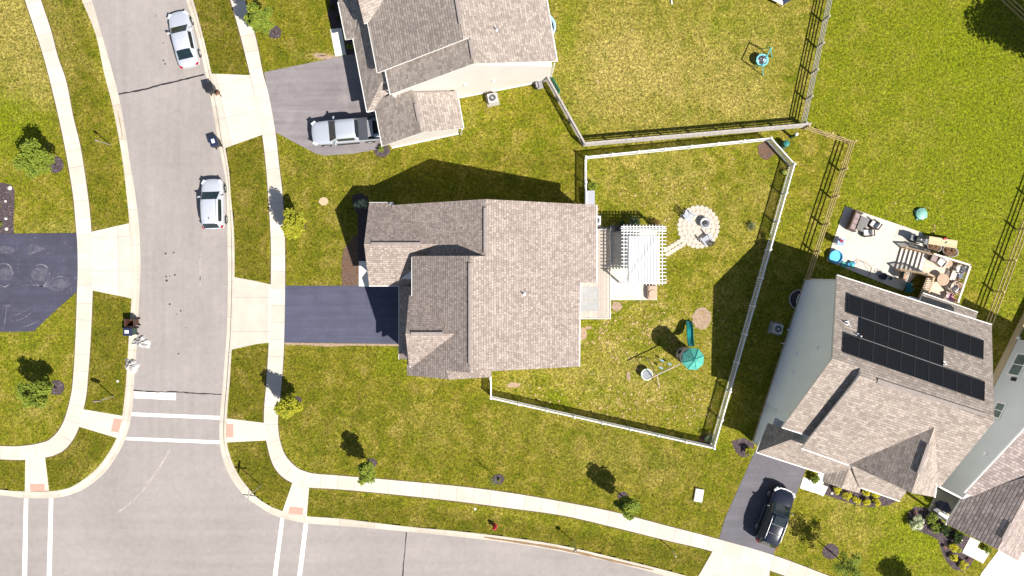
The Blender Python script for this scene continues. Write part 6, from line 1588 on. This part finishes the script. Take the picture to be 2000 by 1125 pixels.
def slide(g):
    d = (S1 - S0); s = Vector((d.y, -d.x, 0)).normalized(); n = 8; vs = []
    cs = [(-0.26, 0.16), (-0.23, 0.16), (-0.20, 0.0), (0.20, 0.0), (0.23, 0.16), (0.26, 0.16), (0.26, -0.05), (-0.26, -0.05)]
    for i in range(n + 1):
        f = i / n; p = S0 + d * f; p.z = S0.z + (S1.z - S0.z) * (f + 0.10 * math.sin(2 * math.pi * f))
        for a, b in cs: vs.append(p + s * a + Vector((0, 0, b)))
    m = len(cs); g.add(vs, [(i * m + k, i * m + (k + 1) % m, (i + 1) * m + (k + 1) % m, (i + 1) * m + k) for i in range(n) for k in range(m)] + [tuple(range(m)), tuple(n * m + k for k in reversed(range(m)))])
one('slide', TEALD, slide, t)
B0 = lp(t, 1328, 711, 2.15); B1 = lp(t, 1267, 740, 2.15); AP = B0.lerp(B1, 0.74)
one('swing_beam', POLE, lambda g: g.tube([B0, B1], 0.045, 8), t)
for f_ in (lp(t, 1262, 697), lp(t, 1288, 757)): one('leg', POLE, lambda g: g.tube([AP, AP.lerp(f_, 0.5), Vector((f_.x, f_.y, 0))], 0.038, 8), t)
sw = one('saucer_swing', pm('saucer_net', (0.34, 0.35, 0.38), (0.22, 0.23, 0.25), 9, 0.7), lambda g: g.lathe([(0.42, 0.0), (0.001, -0.04)], lp(t, 1263.5, 731.5, 0.5), 20), t)
one('saucer_rim', pm('pale_mint', (0.62, 0.72, 0.58), (0.5, 0.6, 0.47), 3, 0.5), lambda g: g.lathe([(0.42, -0.05), (0.42, 0.05), (0.50, 0.05), (0.50, -0.05)], lp(t, 1263.5, 731.5, 0.5), 24, closed=True), sw)
one('rope', M['black'], lambda g: [g.tube([lp(t, 1263.5, 731.5, 0.5) + Vector((0.44 * math.cos(a), 0.44 * math.sin(a), 0.04)), B0.lerp(B1, 0.97 - 0.1 * (k % 2))], 0.008, 4) for k, a in enumerate((0.6, 2.2, 3.7, 5.3))], sw)
PALEBL = pm('faded_blue_seat', (0.22, 0.40, 0.50), (0.16, 0.3, 0.4), 3, 0.5)
for k, (x, y) in enumerate(((1293, 704), (1308, 711), (1291, 718.5))):
    c = lp(t, x, y, 0.5)
    s_ = one('swing_seat', PALEBL, lambda g: g.box(c, (0.14, 0.34, 0.04), rz=1.1), t, bevel=0.015)
    one('chain', M['steel'], lambda g: [g.tube([c + Vector((0.09 * e, 0.18 * e, 0)), B0.lerp(B1, 0.25 + 0.2 * k) + Vector((0, 0, -0.02))], 0.007, 4) for e in (-1, 1)], s_)
def ladder(g):
    for k in range(4): g.box(lp(t, 1354 + k * 2.2, 706 + 2.4 * k, 1.2 - 0.3 * k), (0.14, 0.5, 0.05), rz=-0.85)
one('ladder', M['steel'], ladder, t)
# saucer swing frame on the upper lawn
TURQ = pm('turquoise_tube', (0.12, 0.46, 0.50), (0.08, 0.36, 0.40), 4, 0.4)
t = thing('swing_frame', 'turquoise saucer swing on its frame on the dry upper lawn', 'swing', W(1484, 122), 0)
E1 = lp(t, 1506, 92.5, 1.75); E2 = lp(t, 1489.5, 127, 1.75)
one('top_bar', TURQ, lambda g: g.tube([E1, E2], 0.045, 8), t)
for E, fs_ in ((E1, ((1489, 96), (1507, 112))), (E2, ((1471, 130), (1490, 148)))):
    for f_ in fs_: one('leg', TURQ, lambda g: g.tube([E, lp(t, *f_)], 0.035, 8), t)
DC = lp(t, 1488.7, 117.5, 0.55)
sw = one('saucer_swing', pm('net_black_white', (0.62, 0.62, 0.64), (0.04, 0.04, 0.05), 2.2, 0.7, lo=0.46, hi=0.52), lambda g: g.lathe([(0.44, 0.0), (0.001, -0.03)], DC, 20), t)
one('saucer_rim', pm('turquoise_pad', (0.22, 0.62, 0.68), (0.15, 0.5, 0.56), 4, 0.5), lambda g: g.lathe([(0.40, -0.05), (0.40, 0.06), (0.52, 0.06), (0.52, -0.05)], DC, 24, closed=True), sw)
one('rope', M['black'], lambda g: [g.tube([DC + Vector((0.46 * math.cos(a), 0.46 * math.sin(a), 0.05)), E1.lerp(E2, 0.35 + 0.3 * (k % 2))], 0.008, 4) for k, a in enumerate((0.6, 2.2, 3.7, 5.3))], sw)
t = thing('trampoline', 'red and navy edged trampoline cut by the top edge of the scene', 'trampoline', W(1521, -24), 0.2)
HX = [(1.75 * math.cos(k * math.pi / 3 - 1.72), 1.75 * math.sin(k * math.pi / 3 - 1.72)) for k in range(6)]
one('mat', pm('navy_mat', (0.03, 0.035, 0.07), (0.02, 0.024, 0.05), 3, 0.7), lambda g: g.prism([(x * .8, y * .8) for x, y in HX], 0.62, 0.64), t)
for k in range(6):
    one('edge_pad', [NAVYP, RED, M['trim']][k % 3], lambda g: g.extrude([(HX[k][0], HX[k][1], 0.62), (HX[(k + 1) % 6][0], HX[(k + 1) % 6][1], 0.62), (HX[(k + 1) % 6][0] * .8, HX[(k + 1) % 6][1] * .8, 0.65), (HX[k][0] * .8, HX[k][1] * .8, 0.65)], (0, 0, 0.05)), t)
    one('leg', M['steel'], lambda g: g.bar((HX[k][0] * .95, HX[k][1] * .95, 0), (HX[k][0] * .95, HX[k][1] * .95, 0.62), 0.05, 0.05), t)
t = thing('toy', 'tiny orange and white toy lying near the top edge of the dry lawn', 'toy', W(1311.5, 5), 0.2)
one('body', M['trim'], lambda g: g.box((0, 0, 0.06), (0.12, 0.32, 0.12)), t, bevel=0.02); one('tip', pm('orange_plastic', (0.62, 0.16, 0.05), None, 4, 0.5), lambda g: g.box((0, 0.2, 0.05), (0.10, 0.10, 0.10)), t, bevel=0.02)

# ---------------------------------------------------------------- patio of the solar-panel house
AG = math.atan2(-0.37, 0.93)
WICK = pm('brown_wicker', (0.13, 0.085, 0.07), (0.07, 0.045, 0.038), 14, 0.8, bmp=0.4); CUSH = pm('cream_cushion', (0.72, 0.69, 0.66), (0.62, 0.59, 0.56), 3, 0.85); MAUVE = pm('mauve_cushion', (0.34, 0.26, 0.25), (0.27, 0.20, 0.19), 4, 0.85); SLATG = planks('grey_table_slats', (0.22, 0.21, 0.195), (0.17, 0.16, 0.15), 0.12, 0, 0.6, 0.14)
PT = 0.05
t = thing('patio_sofa', 'brown wicker sofa with mauve cushions at the patio corner', 'sofa', W(1664, 432, PT), AG)
one('base', WICK, lambda g: g.box((0.05, 0, 0.18), (0.72, 1.70, 0.30)), t, bevel=0.03); one('backrest', WICK, lambda g: g.box((-0.30, 0, 0.48), (0.14, 1.70, 0.62)), t, bevel=0.03)
for s in (-1, 1): one('armrest', WICK, lambda g: g.box((0.08, s * 0.80, 0.38), (0.68, 0.12, 0.42)), t, bevel=0.03)
for k in (-1, 0, 1): one('cushion', MAUVE, lambda g: g.box((0.06, k * 0.49, 0.39), (0.46, 0.47, 0.14)), t, bevel=0.05)
t = thing('patio_table', 'grey slatted low table in front of the wicker sofa', 'table', W(1680, 438.5, PT), AG)
one('tabletop', SLATG, lambda g: g.box((0, 0, 0.43), (0.74, 1.22, 0.05)), t)
for sx_ in (-1, 1):
    for sy_ in (-1, 1): one('leg', M['black'], lambda g: g.box((sx_ * 0.32, sy_ * 0.55, 0.21), (0.06, 0.06, 0.42)), t)
def armchair(label, px, py, rz, z=PT, frame=WICK, cush=CUSH, grp='cushioned armchairs on the patio'):
    t = thing('armchair', label, 'armchair', W(px, py, z), rz, grp)
    one('base', frame, lambda g: g.box((0, 0, 0.20), (0.62, 0.62, 0.30)), t, bevel=0.03); one('backrest', frame, lambda g: g.bar((-0.28, 0, 0.25), (-0.42, 0, 0.82), 0.60, 0.08), t, bevel=0.02)
    for s in (-1, 1): one('armrest', frame, lambda g: g.box((-0.02, s * 0.32, 0.42), (0.58, 0.08, 0.34)), t, bevel=0.02)
    one('seat_cushion', cush, lambda g: g.box((0.04, 0, 0.41), (0.54, 0.52, 0.14)), t, bevel=0.05); one('back_cushion', cush, lambda g: g.bar((-0.20, 0, 0.46), (-0.30, 0, 0.80), 0.48, 0.12), t, bevel=0.04)
    return t
armchair('cushioned wicker armchair at the upper end of the grey table', 1702, 439, math.radians(180) + AG - 0.25); armchair('cushioned wicker armchair at the lower end of the grey table', 1689, 455, math.radians(180) + AG + 0.45)
t = thing('folding_chair', 'blue folding chair with a red cloth beside the round blue tub', 'folding chair', W(1636, 472, PT), AG + 0.35)
DENIM = pm('denim_blue', (0.08, 0.13, 0.28), (0.05, 0.08, 0.18), 4, 0.8); PALEB = pm('pale_blue_cloth', (0.32, 0.45, 0.68), (0.25, 0.36, 0.56), 4, 0.8)
one('seat', PALEB, lambda g: g.box((0.08, -0.05, 0.42), (0.60, 0.56, 0.04)), t, bevel=0.015); one('backrest', DENIM, lambda g: g.bar((-0.22, 0.02, 0.42), (-0.42, 0.06, 0.90), 0.60, 0.04), t)
one('cloth', pm('red_cloth', (0.50, 0.03, 0.06), (0.34, 0.02, 0.04), 5, 0.8), lambda g: leaf_cloud(g, random.Random(7), [((0.02, 0.10, 0.48), 0.12), ((0.14, 0.0, 0.47), 0.10)], 26, 0.16, 0.8), t)
for sx_ in (-1, 1):
    for sy_ in (-1, 1): one('leg', M['steel'], lambda g: g.tube([(sx_ * 0.28, sy_ * 0.27, 0.0), (-sx_ * 0.20, sy_ * 0.27, 0.44)], 0.014, 6), t)
def tub(name, label, px, py, r, h, m1, m2, z=PT, grp=None, cat='tub'):
    t = thing(name, label, cat, W(px, py, z), 0, grp)
    one('wall', m1, lambda g: g.lathe([(r * 0.86, 0), (r * 0.98, h * 0.95), (r, h), (r * 0.90, h), (r * 0.84, h * 0.5), (r * 0.80, h * 0.4)], n=26), t, smooth=True); one('contents', m2, lambda g: g.lathe([(r * 0.86, h * 0.62), (0.001, h * 0.64)], n=22), t); return t
SKYB = pm('bright_blue_plastic', (0.07, 0.32, 0.62), (0.05, 0.24, 0.5), 2, 0.35); AQUA = pm('aqua_water', (0.16, 0.55, 0.68), (0.12, 0.46, 0.60), 3, 0.15)
tub('water_tub', 'large round bright blue tub at the lower left patio corner', 1629, 502, 0.58, 0.36, SKYB, AQUA)
tub('water_tub', 'small teal bowl below the large blue tub', 1646, 517, 0.26, 0.16, TEALD, TEAL)
t = thing('toy', 'blue and teal toy jumble on the patio edge beside the teal bowl', 'toy', W(1660, 516, PT), 0.4)
for k, (x, y, zz, s) in enumerate(((-0.18, 0.05, 0.12, 0.20), (0.05, 0.12, 0.16, 0.16), (0.12, -0.12, 0.12, 0.22), (0.28, -0.04, 0.10, 0.15), (-0.02, -0.08, 0.2, 0.14))):
    one('toy_block', (SKYB, TEALD, TURQ)[k % 3], lambda g: g.lathe([(s * .6, zz - s * .5), (s, zz), (s * .6, zz + s * .5), (0.001, zz + s * .5)], (x, y, 0), 9), t)
t = thing('pop_up_goal', 'thin wire pop-up goal arches on the shaded patio edge', 'goal', W(1684, 523, PT), AG)
one('front_arch', BROWNP, lambda g: g.tube([(-0.75, -0.35, 0), (-0.7, 0.25, 0.15), (-0.2, 0.45, 0.6), (0.35, 0.30, 0.6), (0.72, -0.10, 0.2), (0.75, -0.5, 0)], 0.014, 6), t); one('rear_arch', BROWNP, lambda g: g.tube([(-0.75, -0.35, 0), (-0.55, -0.1, 0.5), (-0.75, 0.42, 0.02)], 0.014, 6), t); one('ground_hoop', BROWNP, lambda g: g.tube([(-0.75, 0.42, 0.02), (-0.2, 0.5, 0.02), (0.75, 0.30, 0.02), (0.75, -0.5, 0.02)], 0.012, 6), t)
tub('planter', 'round dark blue planter in shade near the deck stairs', 1722, 539.5, 0.30, 0.34, NAVYP, M['black'], PT, 'planters of the solar house', 'planter')
tub('planter', 'small grey pot right of the round dark blue planter', 1738, 544, 0.15, 0.2, M['steel'], M['mulch'], PT, 'planters of the solar house', 'planter')
t = thing('wire_hoop', 'thin dark wire hoop standing beside the dark blue planter', 'hoop', W(1714, 532, PT), AG); one('hoop', M['black'], lambda g: g.tube([(0.26 * math.cos(a * .524), 0.26 * math.sin(a * .524), 0.06 + 0.16 * (1 + math.cos(a * .524))) for a in range(13)], 0.011, 6), t); one('prong', M['black'], lambda g: g.tube([(-0.26, 0, 0), (-0.26, 0, 0.10)], 0.01, 6), t)
grill('black grill by the wooden bench beside the deck stairs', 1784, 469, AG + 0.1)
t = thing('garden_bench', 'long pale wooden work bench on the grass behind the planters', 'bench', W(1831, 474), math.radians(-9))
PINE = planks('pine_boards', (0.66, 0.53, 0.33), (0.54, 0.42, 0.25), 0.24, 1, 0.8, 0.04)
one('bench_top', PINE, lambda g: g.box((0, 0, 0.72), (2.40, 0.66, 0.06)), t)
for sx_ in (-1, 1):
    for sy_ in (-1, 1): one('leg', PINE, lambda g: g.bar((sx_ * 1.05, sy_ * 0.27, 0.70), (sx_ * 1.18, sy_ * 0.36, 0), 0.09, 0.09), t)
one('stretcher', PINE, lambda g: g.bar((-1.3, 0.05, 0.55), (-1.05, 0.05, 0.55), 0.5, 0.06), t)
t = thing('toy', 'red and green toy lying at the far end of the wooden bench', 'toy', W(1843, 466.5, 0.75), 0.2)
one('red_piece', HYD, lambda g: g.box((0.1, 0, 0.06), (0.32, 0.16, 0.12)), t, bevel=0.03); one('green_piece', TEAL, lambda g: g.box((0.16, -0.35, 0.04), (0.22, 0.05, 0.06), rz=0.5), t)
GALV = pm('galvanised_tub', (0.42, 0.40, 0.37), (0.30, 0.28, 0.26), 7, 0.5, 0.3)
for lb, x, y, r, sd in (('oval metal planter of brown soil below the left half of the bench', 1820, 482, 0.50, 1), ('oval metal planter of brown soil below the right end of the bench', 1851, 491, 0.54, 2)):
    t = thing('planter', lb, 'planter', W(x, y), AG + 0.1, 'soil planters below the bench'); t.scale = (1.25, 0.85, 1)
    one('wall', GALV, lambda g: g.lathe([(r * 0.92, 0), (r, 0.36), (r * 1.03, 0.38), (r * 0.95, 0.38), (r * 0.90, 0.25)], n=24), t, smooth=True); one('soil', M['mulch_brown'], lambda g: g.lathe([(r * 0.93, 0.30), (r * 0.5, 0.33), (0.001, 0.32)], n=20), t)
    one('dead_plant', pm('dry_stems', (0.30, 0.18, 0.09), (0.16, 0.09, 0.05), 6, 0.9) if 'dry_stems' not in bpy.data.materials else bpy.data.materials['dry_stems'], lambda g: leaf_cloud(g, random.Random(sd), [((-r * .4, 0, 0.38), r * .38), ((r * .4, 0.05, 0.38), r * .36)], 90, 0.12, 0.4), t, fixn=False)
t = thing('turtle_sandbox', 'round mint plastic sandbox alone on the grass above the patio', 'sandbox', W(1797, 418), 0.3)
MINT = pm('mint_plastic', (0.24, 0.48, 0.40), (0.17, 0.38, 0.32), 3, 0.45)
one('base', TEALD, lambda g: g.lathe([(0.48, 0), (0.52, 0.14), (0.48, 0.2)], n=24), t, smooth=True); one('lid', MINT, lambda g: g.lathe([(0.50, 0.2), (0.47, 0.26), (0.40, 0.25), (0.36, 0.29), (0.18, 0.34), (0.001, 0.35)], n=24), t, smooth=True)
for a in (2.4, 3.8, 0.7, 5.5): one('foot', MINT, lambda g: g.lathe([(0.10, 0), (0.11, 0.08), (0.05, 0.12), (0.001, 0.12)], (0.52 * math.cos(a), 0.52 * math.sin(a), 0), 10), t, smooth=True)

# ---------------------------------------------------------------- wooden deck with stairs
DW = planks('new_deck_boards', (0.68, 0.58, 0.45), (0.56, 0.46, 0.34), 0.15, 1, 0.8, 0.07); DRW = pm('rail_wood', (0.58, 0.42, 0.27), (0.44, 0.30, 0.18), 6, 0.8); PALEW = pm('painted_rail', (0.76, 0.71, 0.64), (0.66, 0.6, 0.53), 4, 0.7)
DZ = 1.0
t = thing('wooden_deck', 'raised wooden deck with stairs behind the solar-panel house', 'deck', W(1840, 545), AG)
dk = [(1810, 497), (1880, 519), (1853, 600), (1795, 583), (1811, 541), (1799, 535)]
one('deck_floor', DW, lambda g: g.prism([tuple(lp(t, x, y, DZ))[:2] for x, y in dk], DZ - 0.05, DZ), t)
one('deck_frame', DRW, lambda g: [g.bar(lp(t, *dk[i], DZ - 0.16), lp(t, *dk[(i + 1) % 6], DZ - 0.16), 0.05, 0.22) for i in range(6)], t)
for p in dk[:4]: one('deck_post', DRW, lambda g: g.bar(lp(t, *p, 0) * 1 + Vector((0, 0, 0)), Vector((lp(t, *p, 0).x, lp(t, *p, 0).y, DZ - 0.2)), 0.14, 0.14), t)
nT = 6
sb0, sb1 = lp(t, 1748, 526, 0.1), lp(t, 1760, 484, 0.1); st0, st1 = lp(t, 1799, 535, DZ), lp(t, 1810, 497, DZ)
for k in range(nT):
    f0, f1 = k / nT, (k + 1) / nT; zz = 0.05 + (DZ - 0.05) * (k + 1) / (nT + 0.0)
    if k == nT - 1: zz -= 0.02
    q = [sb0.lerp(st0, f0), sb0.lerp(st0, f1), sb1.lerp(st1, f1), sb1.lerp(st1, f0)]
    one('stair_tread', PALEW, lambda g: g.prism([(p.x, p.y) for p in q], zz - 0.04, zz), t)
    one('stair_riser', DRW, lambda g: g.bar(Vector((q[0].x + .012, q[0].y, zz - 0.10)), Vector((q[3].x + .012, q[3].y, zz - 0.10)), 0.02, 0.11), t)
for a, b in ((sb0, st0), (sb1, st1)):
    one('stringer', DRW, lambda g: g.bar(Vector((a.x, a.y, 0.05)), Vector((b.x, b.y, DZ - 0.1)), 0.05, 0.26), t)
    one('stair_rail', DRW, lambda g: g.bar(Vector((a.x, a.y, 0.95)), Vector((b.x, b.y, DZ + 0.92)), 0.12, 0.06), t)
    one('newel', DRW, lambda g: g.bar(Vector((a.x, a.y, 0)), Vector((a.x, a.y, 1.0)), 0.11, 0.11), t)
    one('baluster_panel', DRW, lambda g: [g.bar(Vector((*a.lerp(b, k / 9).to_2d(), 0.1 + 0.9 * k / 9)), Vector((*a.lerp(b, k / 9).to_2d(), 0.92 + 0.92 * k / 9)), 0.035, 0.035) for k in range(1, 9)], t)
def guard(a, b, mat, nB):
    A = lp(t, *a, DZ); B = lp(t, *b, DZ)
    one('guard_rail', mat, lambda g: g.bar(A + Vector((0, 0, 0.95)), B + Vector((0, 0, 0.95)), 0.14, 0.05), t); one('baluster_panel', DRW, lambda g: ([g.bar(A.lerp(B, (k + .5) / nB) + Vector((0, 0, 0.02)), A.lerp(B, (k + .5) / nB) + Vector((0, 0, 0.93)), 0.04, 0.04) for k in range(nB)], g.bar(A + Vector((0, 0, 0.12)), B + Vector((0, 0, 0.12)), 0.05, 0.08)), t)
    for p in (A, B): one('rail_post', DRW, lambda g: g.bar(p, p + Vector((0, 0, 1.0)), 0.10, 0.10), t)
guard((1810, 496.5), (1881, 518.5), PALEW, 20); guard((1881, 519), (1854, 598), PALEW, 22); guard((1811, 541), (1797, 583), DRW, 12); guard((1799, 535), (1811, 540), DRW, 3)
def on_deck(name, label, cat, px, py, rz=0.0, grp=None):
    return thing(name, label, cat, W(px, py, DZ), AG + rz, grp)
WW = pm('whitewash_wicker', (0.62, 0.56, 0.50), (0.46, 0.40, 0.35), 10, 0.8, bmp=0.3); TANW = pm('tan_wicker', (0.50, 0.36, 0.25), (0.36, 0.25, 0.17), 12, 0.8, bmp=0.3)
t = on_deck('storage_cube', 'brown cube stool in the upper left deck corner', 'stool', 1818, 505); one('body', WICK, lambda g: g.box((0, 0, 0.22), (0.46, 0.46, 0.44)), t, bevel=0.02); one('top', MAUVE, lambda g: g.box((0, 0, 0.46), (0.48, 0.48, 0.05)), t, bevel=0.02)
def deck_chair(label, px, py, rz):
    t = armchair(label, px, py, AG + rz, DZ, WW, CUSH, 'white armchairs on the wooden deck'); return t
deck_chair('white cushioned chair beside the round side table on the deck', 1833, 512, -1.9); deck_chair('white cushioned chair by the upper right deck rail', 1868, 526, 3.6); deck_chair('white cushioned chair between the oval table and the big wicker chair', 1853, 561, 2.7)
def round_table(label, px, py, r, h, top):
    t = on_deck('round_table', label, 'table', px, py); one('tabletop', top, lambda g: g.lathe([(0.001, h - 0.04), (r, h - 0.04), (r, h), (0.001, h + 0.004)], n=24), t); one('pedestal', WICK, lambda g: g.lathe([(r * 0.55, 0), (r * 0.45, 0.1), (r * 0.35, h - 0.05)], n=16), t)
    one('table_rim', TANW, lambda g: g.lathe([(r * 0.97, h - 0.05), (r * 1.05, h - 0.03), (r * 1.05, h + 0.01), (r * 0.97, h + 0.015)], n=24), t); return t
round_table('small pale round side table by the upper deck rail', 1846, 515, 0.28, 0.5, WW); round_table('large pinkish round table in the middle of the deck', 1834, 546, 0.48, 0.55, pm('rosy_tabletop', (0.56, 0.43, 0.38), (0.46, 0.34, 0.30), 4, 0.35))
t = on_deck('papasan_chair', 'large round tan wicker chair at the right deck rail', 'armchair', 1860, 562, 2.6); one('bowl', TANW, lambda g: g.lathe([(0.001, 0.30), (0.3, 0.34), (0.50, 0.48), (0.58, 0.62), (0.54, 0.64), (0.45, 0.52), (0.28, 0.42), (0.001, 0.38)], n=26), t, smooth=True); one('base', WICK, lambda g: g.lathe([(0.42, 0), (0.26, 0.18), (0.36, 0.36)], n=18), t)
t = on_deck('folding_chair', 'pink striped folding chair near the lower deck rail', 'folding chair', 1849, 579, 2.2); STRP = planks('pink_stripes', (0.72, 0.62, 0.62), (0.58, 0.16, 0.28), 0.075, 1, 0.8, 0.0)
one('seat', STRP, lambda g: g.box((0, 0, 0.40), (0.46, 0.50, 0.03)), t); one('backrest', STRP, lambda g: g.bar((-0.22, 0, 0.40), (-0.40, 0, 0.88), 0.50, 0.03), t)
for s in (-1, 1): one('leg', M['trim'], lambda g: g.tube([(0.25, s * 0.26, 0), (-0.25, s * 0.26, 0.44)], 0.016, 6), t); one('leg', M['trim'], lambda g: g.tube([(-0.28, s * 0.25, 0), (0.24, s * 0.25, 0.44)], 0.016, 6), t)
t = on_deck('deck_box', 'flat navy cooler against the right deck rail', 'cooler', 1871, 537, 0.2); one('body', NAVYP, lambda g: g.box((0, 0, 0.17), (0.36, 0.52, 0.34)), t, bevel=0.03); one('lid', pm('cooler_grey', (0.20, 0.23, 0.30), (0.15, 0.18, 0.25), 4, 0.5), lambda g: g.box((0, 0, 0.37), (0.38, 0.54, 0.06)), t, bevel=0.02)
def slatseat():
    t = on_deck('slatted_bench', 'white slatted bench along the right deck rail', 'bench', 1862, 541, 0.0)
    one('seat', PALEW, lambda g: [g.box((-0.22 + 0.0 * k, -0.36 + 0.12 * k, 0.42), (0.55, 0.08, 0.03)) for k in range(7)], t); one('frame', DRW, lambda g: (g.bar((-0.4, -0.42, 0.38), (-0.4, 0.42, 0.38), 0.05, 0.06), g.bar((0.0, -0.42, 0.38), (0.0, 0.42, 0.38), 0.05, 0.06)), t)
    for sx_ in (-0.4, 0.0):
        for sy_ in (-0.4, 0.4): one('leg', DRW, lambda g: g.bar((sx_, sy_, 0), (sx_, sy_, 0.36), 0.05, 0.05), t)
slatseat()
t = thing('wooden_chair', 'wooden chair with a tan seat in shade beside the deck stairs', 'chair', W(1758, 539, PT), AG + 0.1)
one('seat', pm('tan_seat', (0.46, 0.27, 0.16), (0.36, 0.2, 0.12), 4, 0.7), lambda g: g.box((0.05, 0, 0.46), (0.46, 0.52, 0.06)), t, bevel=0.02); one('backrest', M['black'], lambda g: g.box((-0.26, 0, 0.70), (0.06, 0.60, 0.6)), t)
for s in (-1, 1): one('armrest', WICK, lambda g: g.box((0.02, s * 0.29, 0.62), (0.5, 0.05, 0.05)), t)
for sx_ in (-1, 1):
    for sy_ in (-1, 1): one('leg', M['black'], lambda g: g.box((0.03 + sx_ * 0.22, sy_ * 0.26, 0.22), (0.05, 0.05, 0.44)), t)
shrub('potted_shrub', 'bright teal-blue bushy plant between house wall and deck stairs', 1769, 561, 0.48, 0.9, leafmat('leaf_teal_blue', (0.03, 0.27, 0.48), (0.05, 0.28, 0.16), 4), 120, 460, 0.14)
t = thing('stone_box', 'small dark grey box on the corner porch edge', 'box', W(1823, 995, 0.0), 0.4); one('body', pm('slate_grey', (0.12, 0.12, 0.13), (0.08, 0.08, 0.09), 6, 0.7), lambda g: g.box((0, 0, 0.2), (0.45, 0.45, 0.4)), t, bevel=0.03); one('lid', pm('slate_lid', (0.17, 0.17, 0.18), (0.12, 0.12, 0.13), 6, 0.7), lambda g: g.box((0, 0, 0.42), (0.48, 0.48, 0.04)), t)

# ---------------------------------------------------------------- fallen leaves, loose mulch, grass tufts
def litter():
    rng = random.Random(77); m = MB()
    zones = [((1275, 640, 130, 70), 130), ((1200, 650, 60, 60), 60), ((1250, 790, 140, 40), 90), ((1350, 800, 50, 60), 50), ((1320, 400, 150, 80), 60), ((1180, 690, 40, 50), 40), ((1390, 620, 30, 70), 20), ((1060, 765, 70, 22), 24), ((1540, 300, 40, 40), 10), ((1260, 130, 200, 90), 24), ((1800, 420, 80, 40), 14)]
    for (cx, cy, rx, ry), n in zones:
        for _ in range(n):
            x = rng.gauss(cx, rx * 0.5); y = rng.gauss(cy, ry * 0.5)
            if x < 1137 and y < 735: continue
            p = W(x, y); s = rng.uniform(0.05, 0.15); a = rng.uniform(0, 6.28)
            d = Vector((math.cos(a), math.sin(a), rng.uniform(-.1, .1))) * s; e = Vector((-math.sin(a), math.cos(a), 0)) * s * rng.uniform(0.4, 0.8)
            z = Vector((0, 0, 0.03))
            m.add([p - d + z, p + e + z * 1.6, p + d + z * 1.2, p - e + z], [(0, 1, 2, 3)])
    o = m.build('leaf_litter', pm('fallen_leaves', (0.50, 0.36, 0.17), (0.30, 0.20, 0.08), 1.1, 0.85), fixn=False); o['kind'] = 'stuff'
    o['label'] = 'tan fallen leaves scattered over the back lawns'
litter()
def bark_chips():
    rng = random.Random(5); m = MB()
    polys = [[(-60,352),(10,358),(24,362),(28,372),(28,400),(26,430),(27,456),(-60,457)], [(1612,937),(1640,945),(1720,960),(1752,978),(1735,987),(1700,991),(1668,985),(1640,976),(1612,966),(1608,952)], [(1786,989),(1815,993),(1835,1010),(1850,1030),(1895,1050),(1880,1078),(1902,1092),(1893,1108),(1882,1116),(1862,1112),(1848,1096),(1838,1075),(1833,1055),(1815,1045),(1792,1037),(1774,1022),(1772,1005)], [(670,490),(684,470),(699,455),(701,558),(668,558),(667,520)], [(1428,862),(1455,855),(1474,868),(1466,890),(1450,893),(1438,884)]]
    polys += [blob(x, y, rx, ry, 14, 3, 0) for x, y, rx, ry in [(108,322,16,15),(110,757,15,14),(536,63,12,12),(726,904,10,8),(973,936,11,9),(1216,969,9,8),(1622,1077,15,14),(746,294,15,12),(1497,294,15,16)]]
    for P in polys:
        xs = [p[0] for p in P]; ys = [p[1] for p in P]; A = (max(xs) - min(xs)) * (max(ys) - min(ys))
        for _ in range(int(A * 0.14)):
            x = rng.uniform(min(xs), max(xs)); y = rng.uniform(min(ys), max(ys))
            if not bool(inside(P, np.array([x]), np.array([y]))[0]): continue
            p = W(x, y, 0.02); s = rng.uniform(0.03, 0.09); a = rng.uniform(0, 6.28); d = Vector((math.cos(a), math.sin(a), rng.uniform(-.3, .3))) * s; e = Vector((-math.sin(a), math.cos(a), rng.uniform(-.4, .4))) * s * 0.45
            m.add([p - d, p + e, p + d, p - e], [(0, 1, 2, 3)])
    o = m.build('bark_mulch', pm('bark_chips', (0.22, 0.165, 0.17), (0.06, 0.043, 0.045), 6, 0.9), fixn=False); o['kind'] = 'stuff'; o['label'] = 'dark bark chips covering the planting beds'
bark_chips()
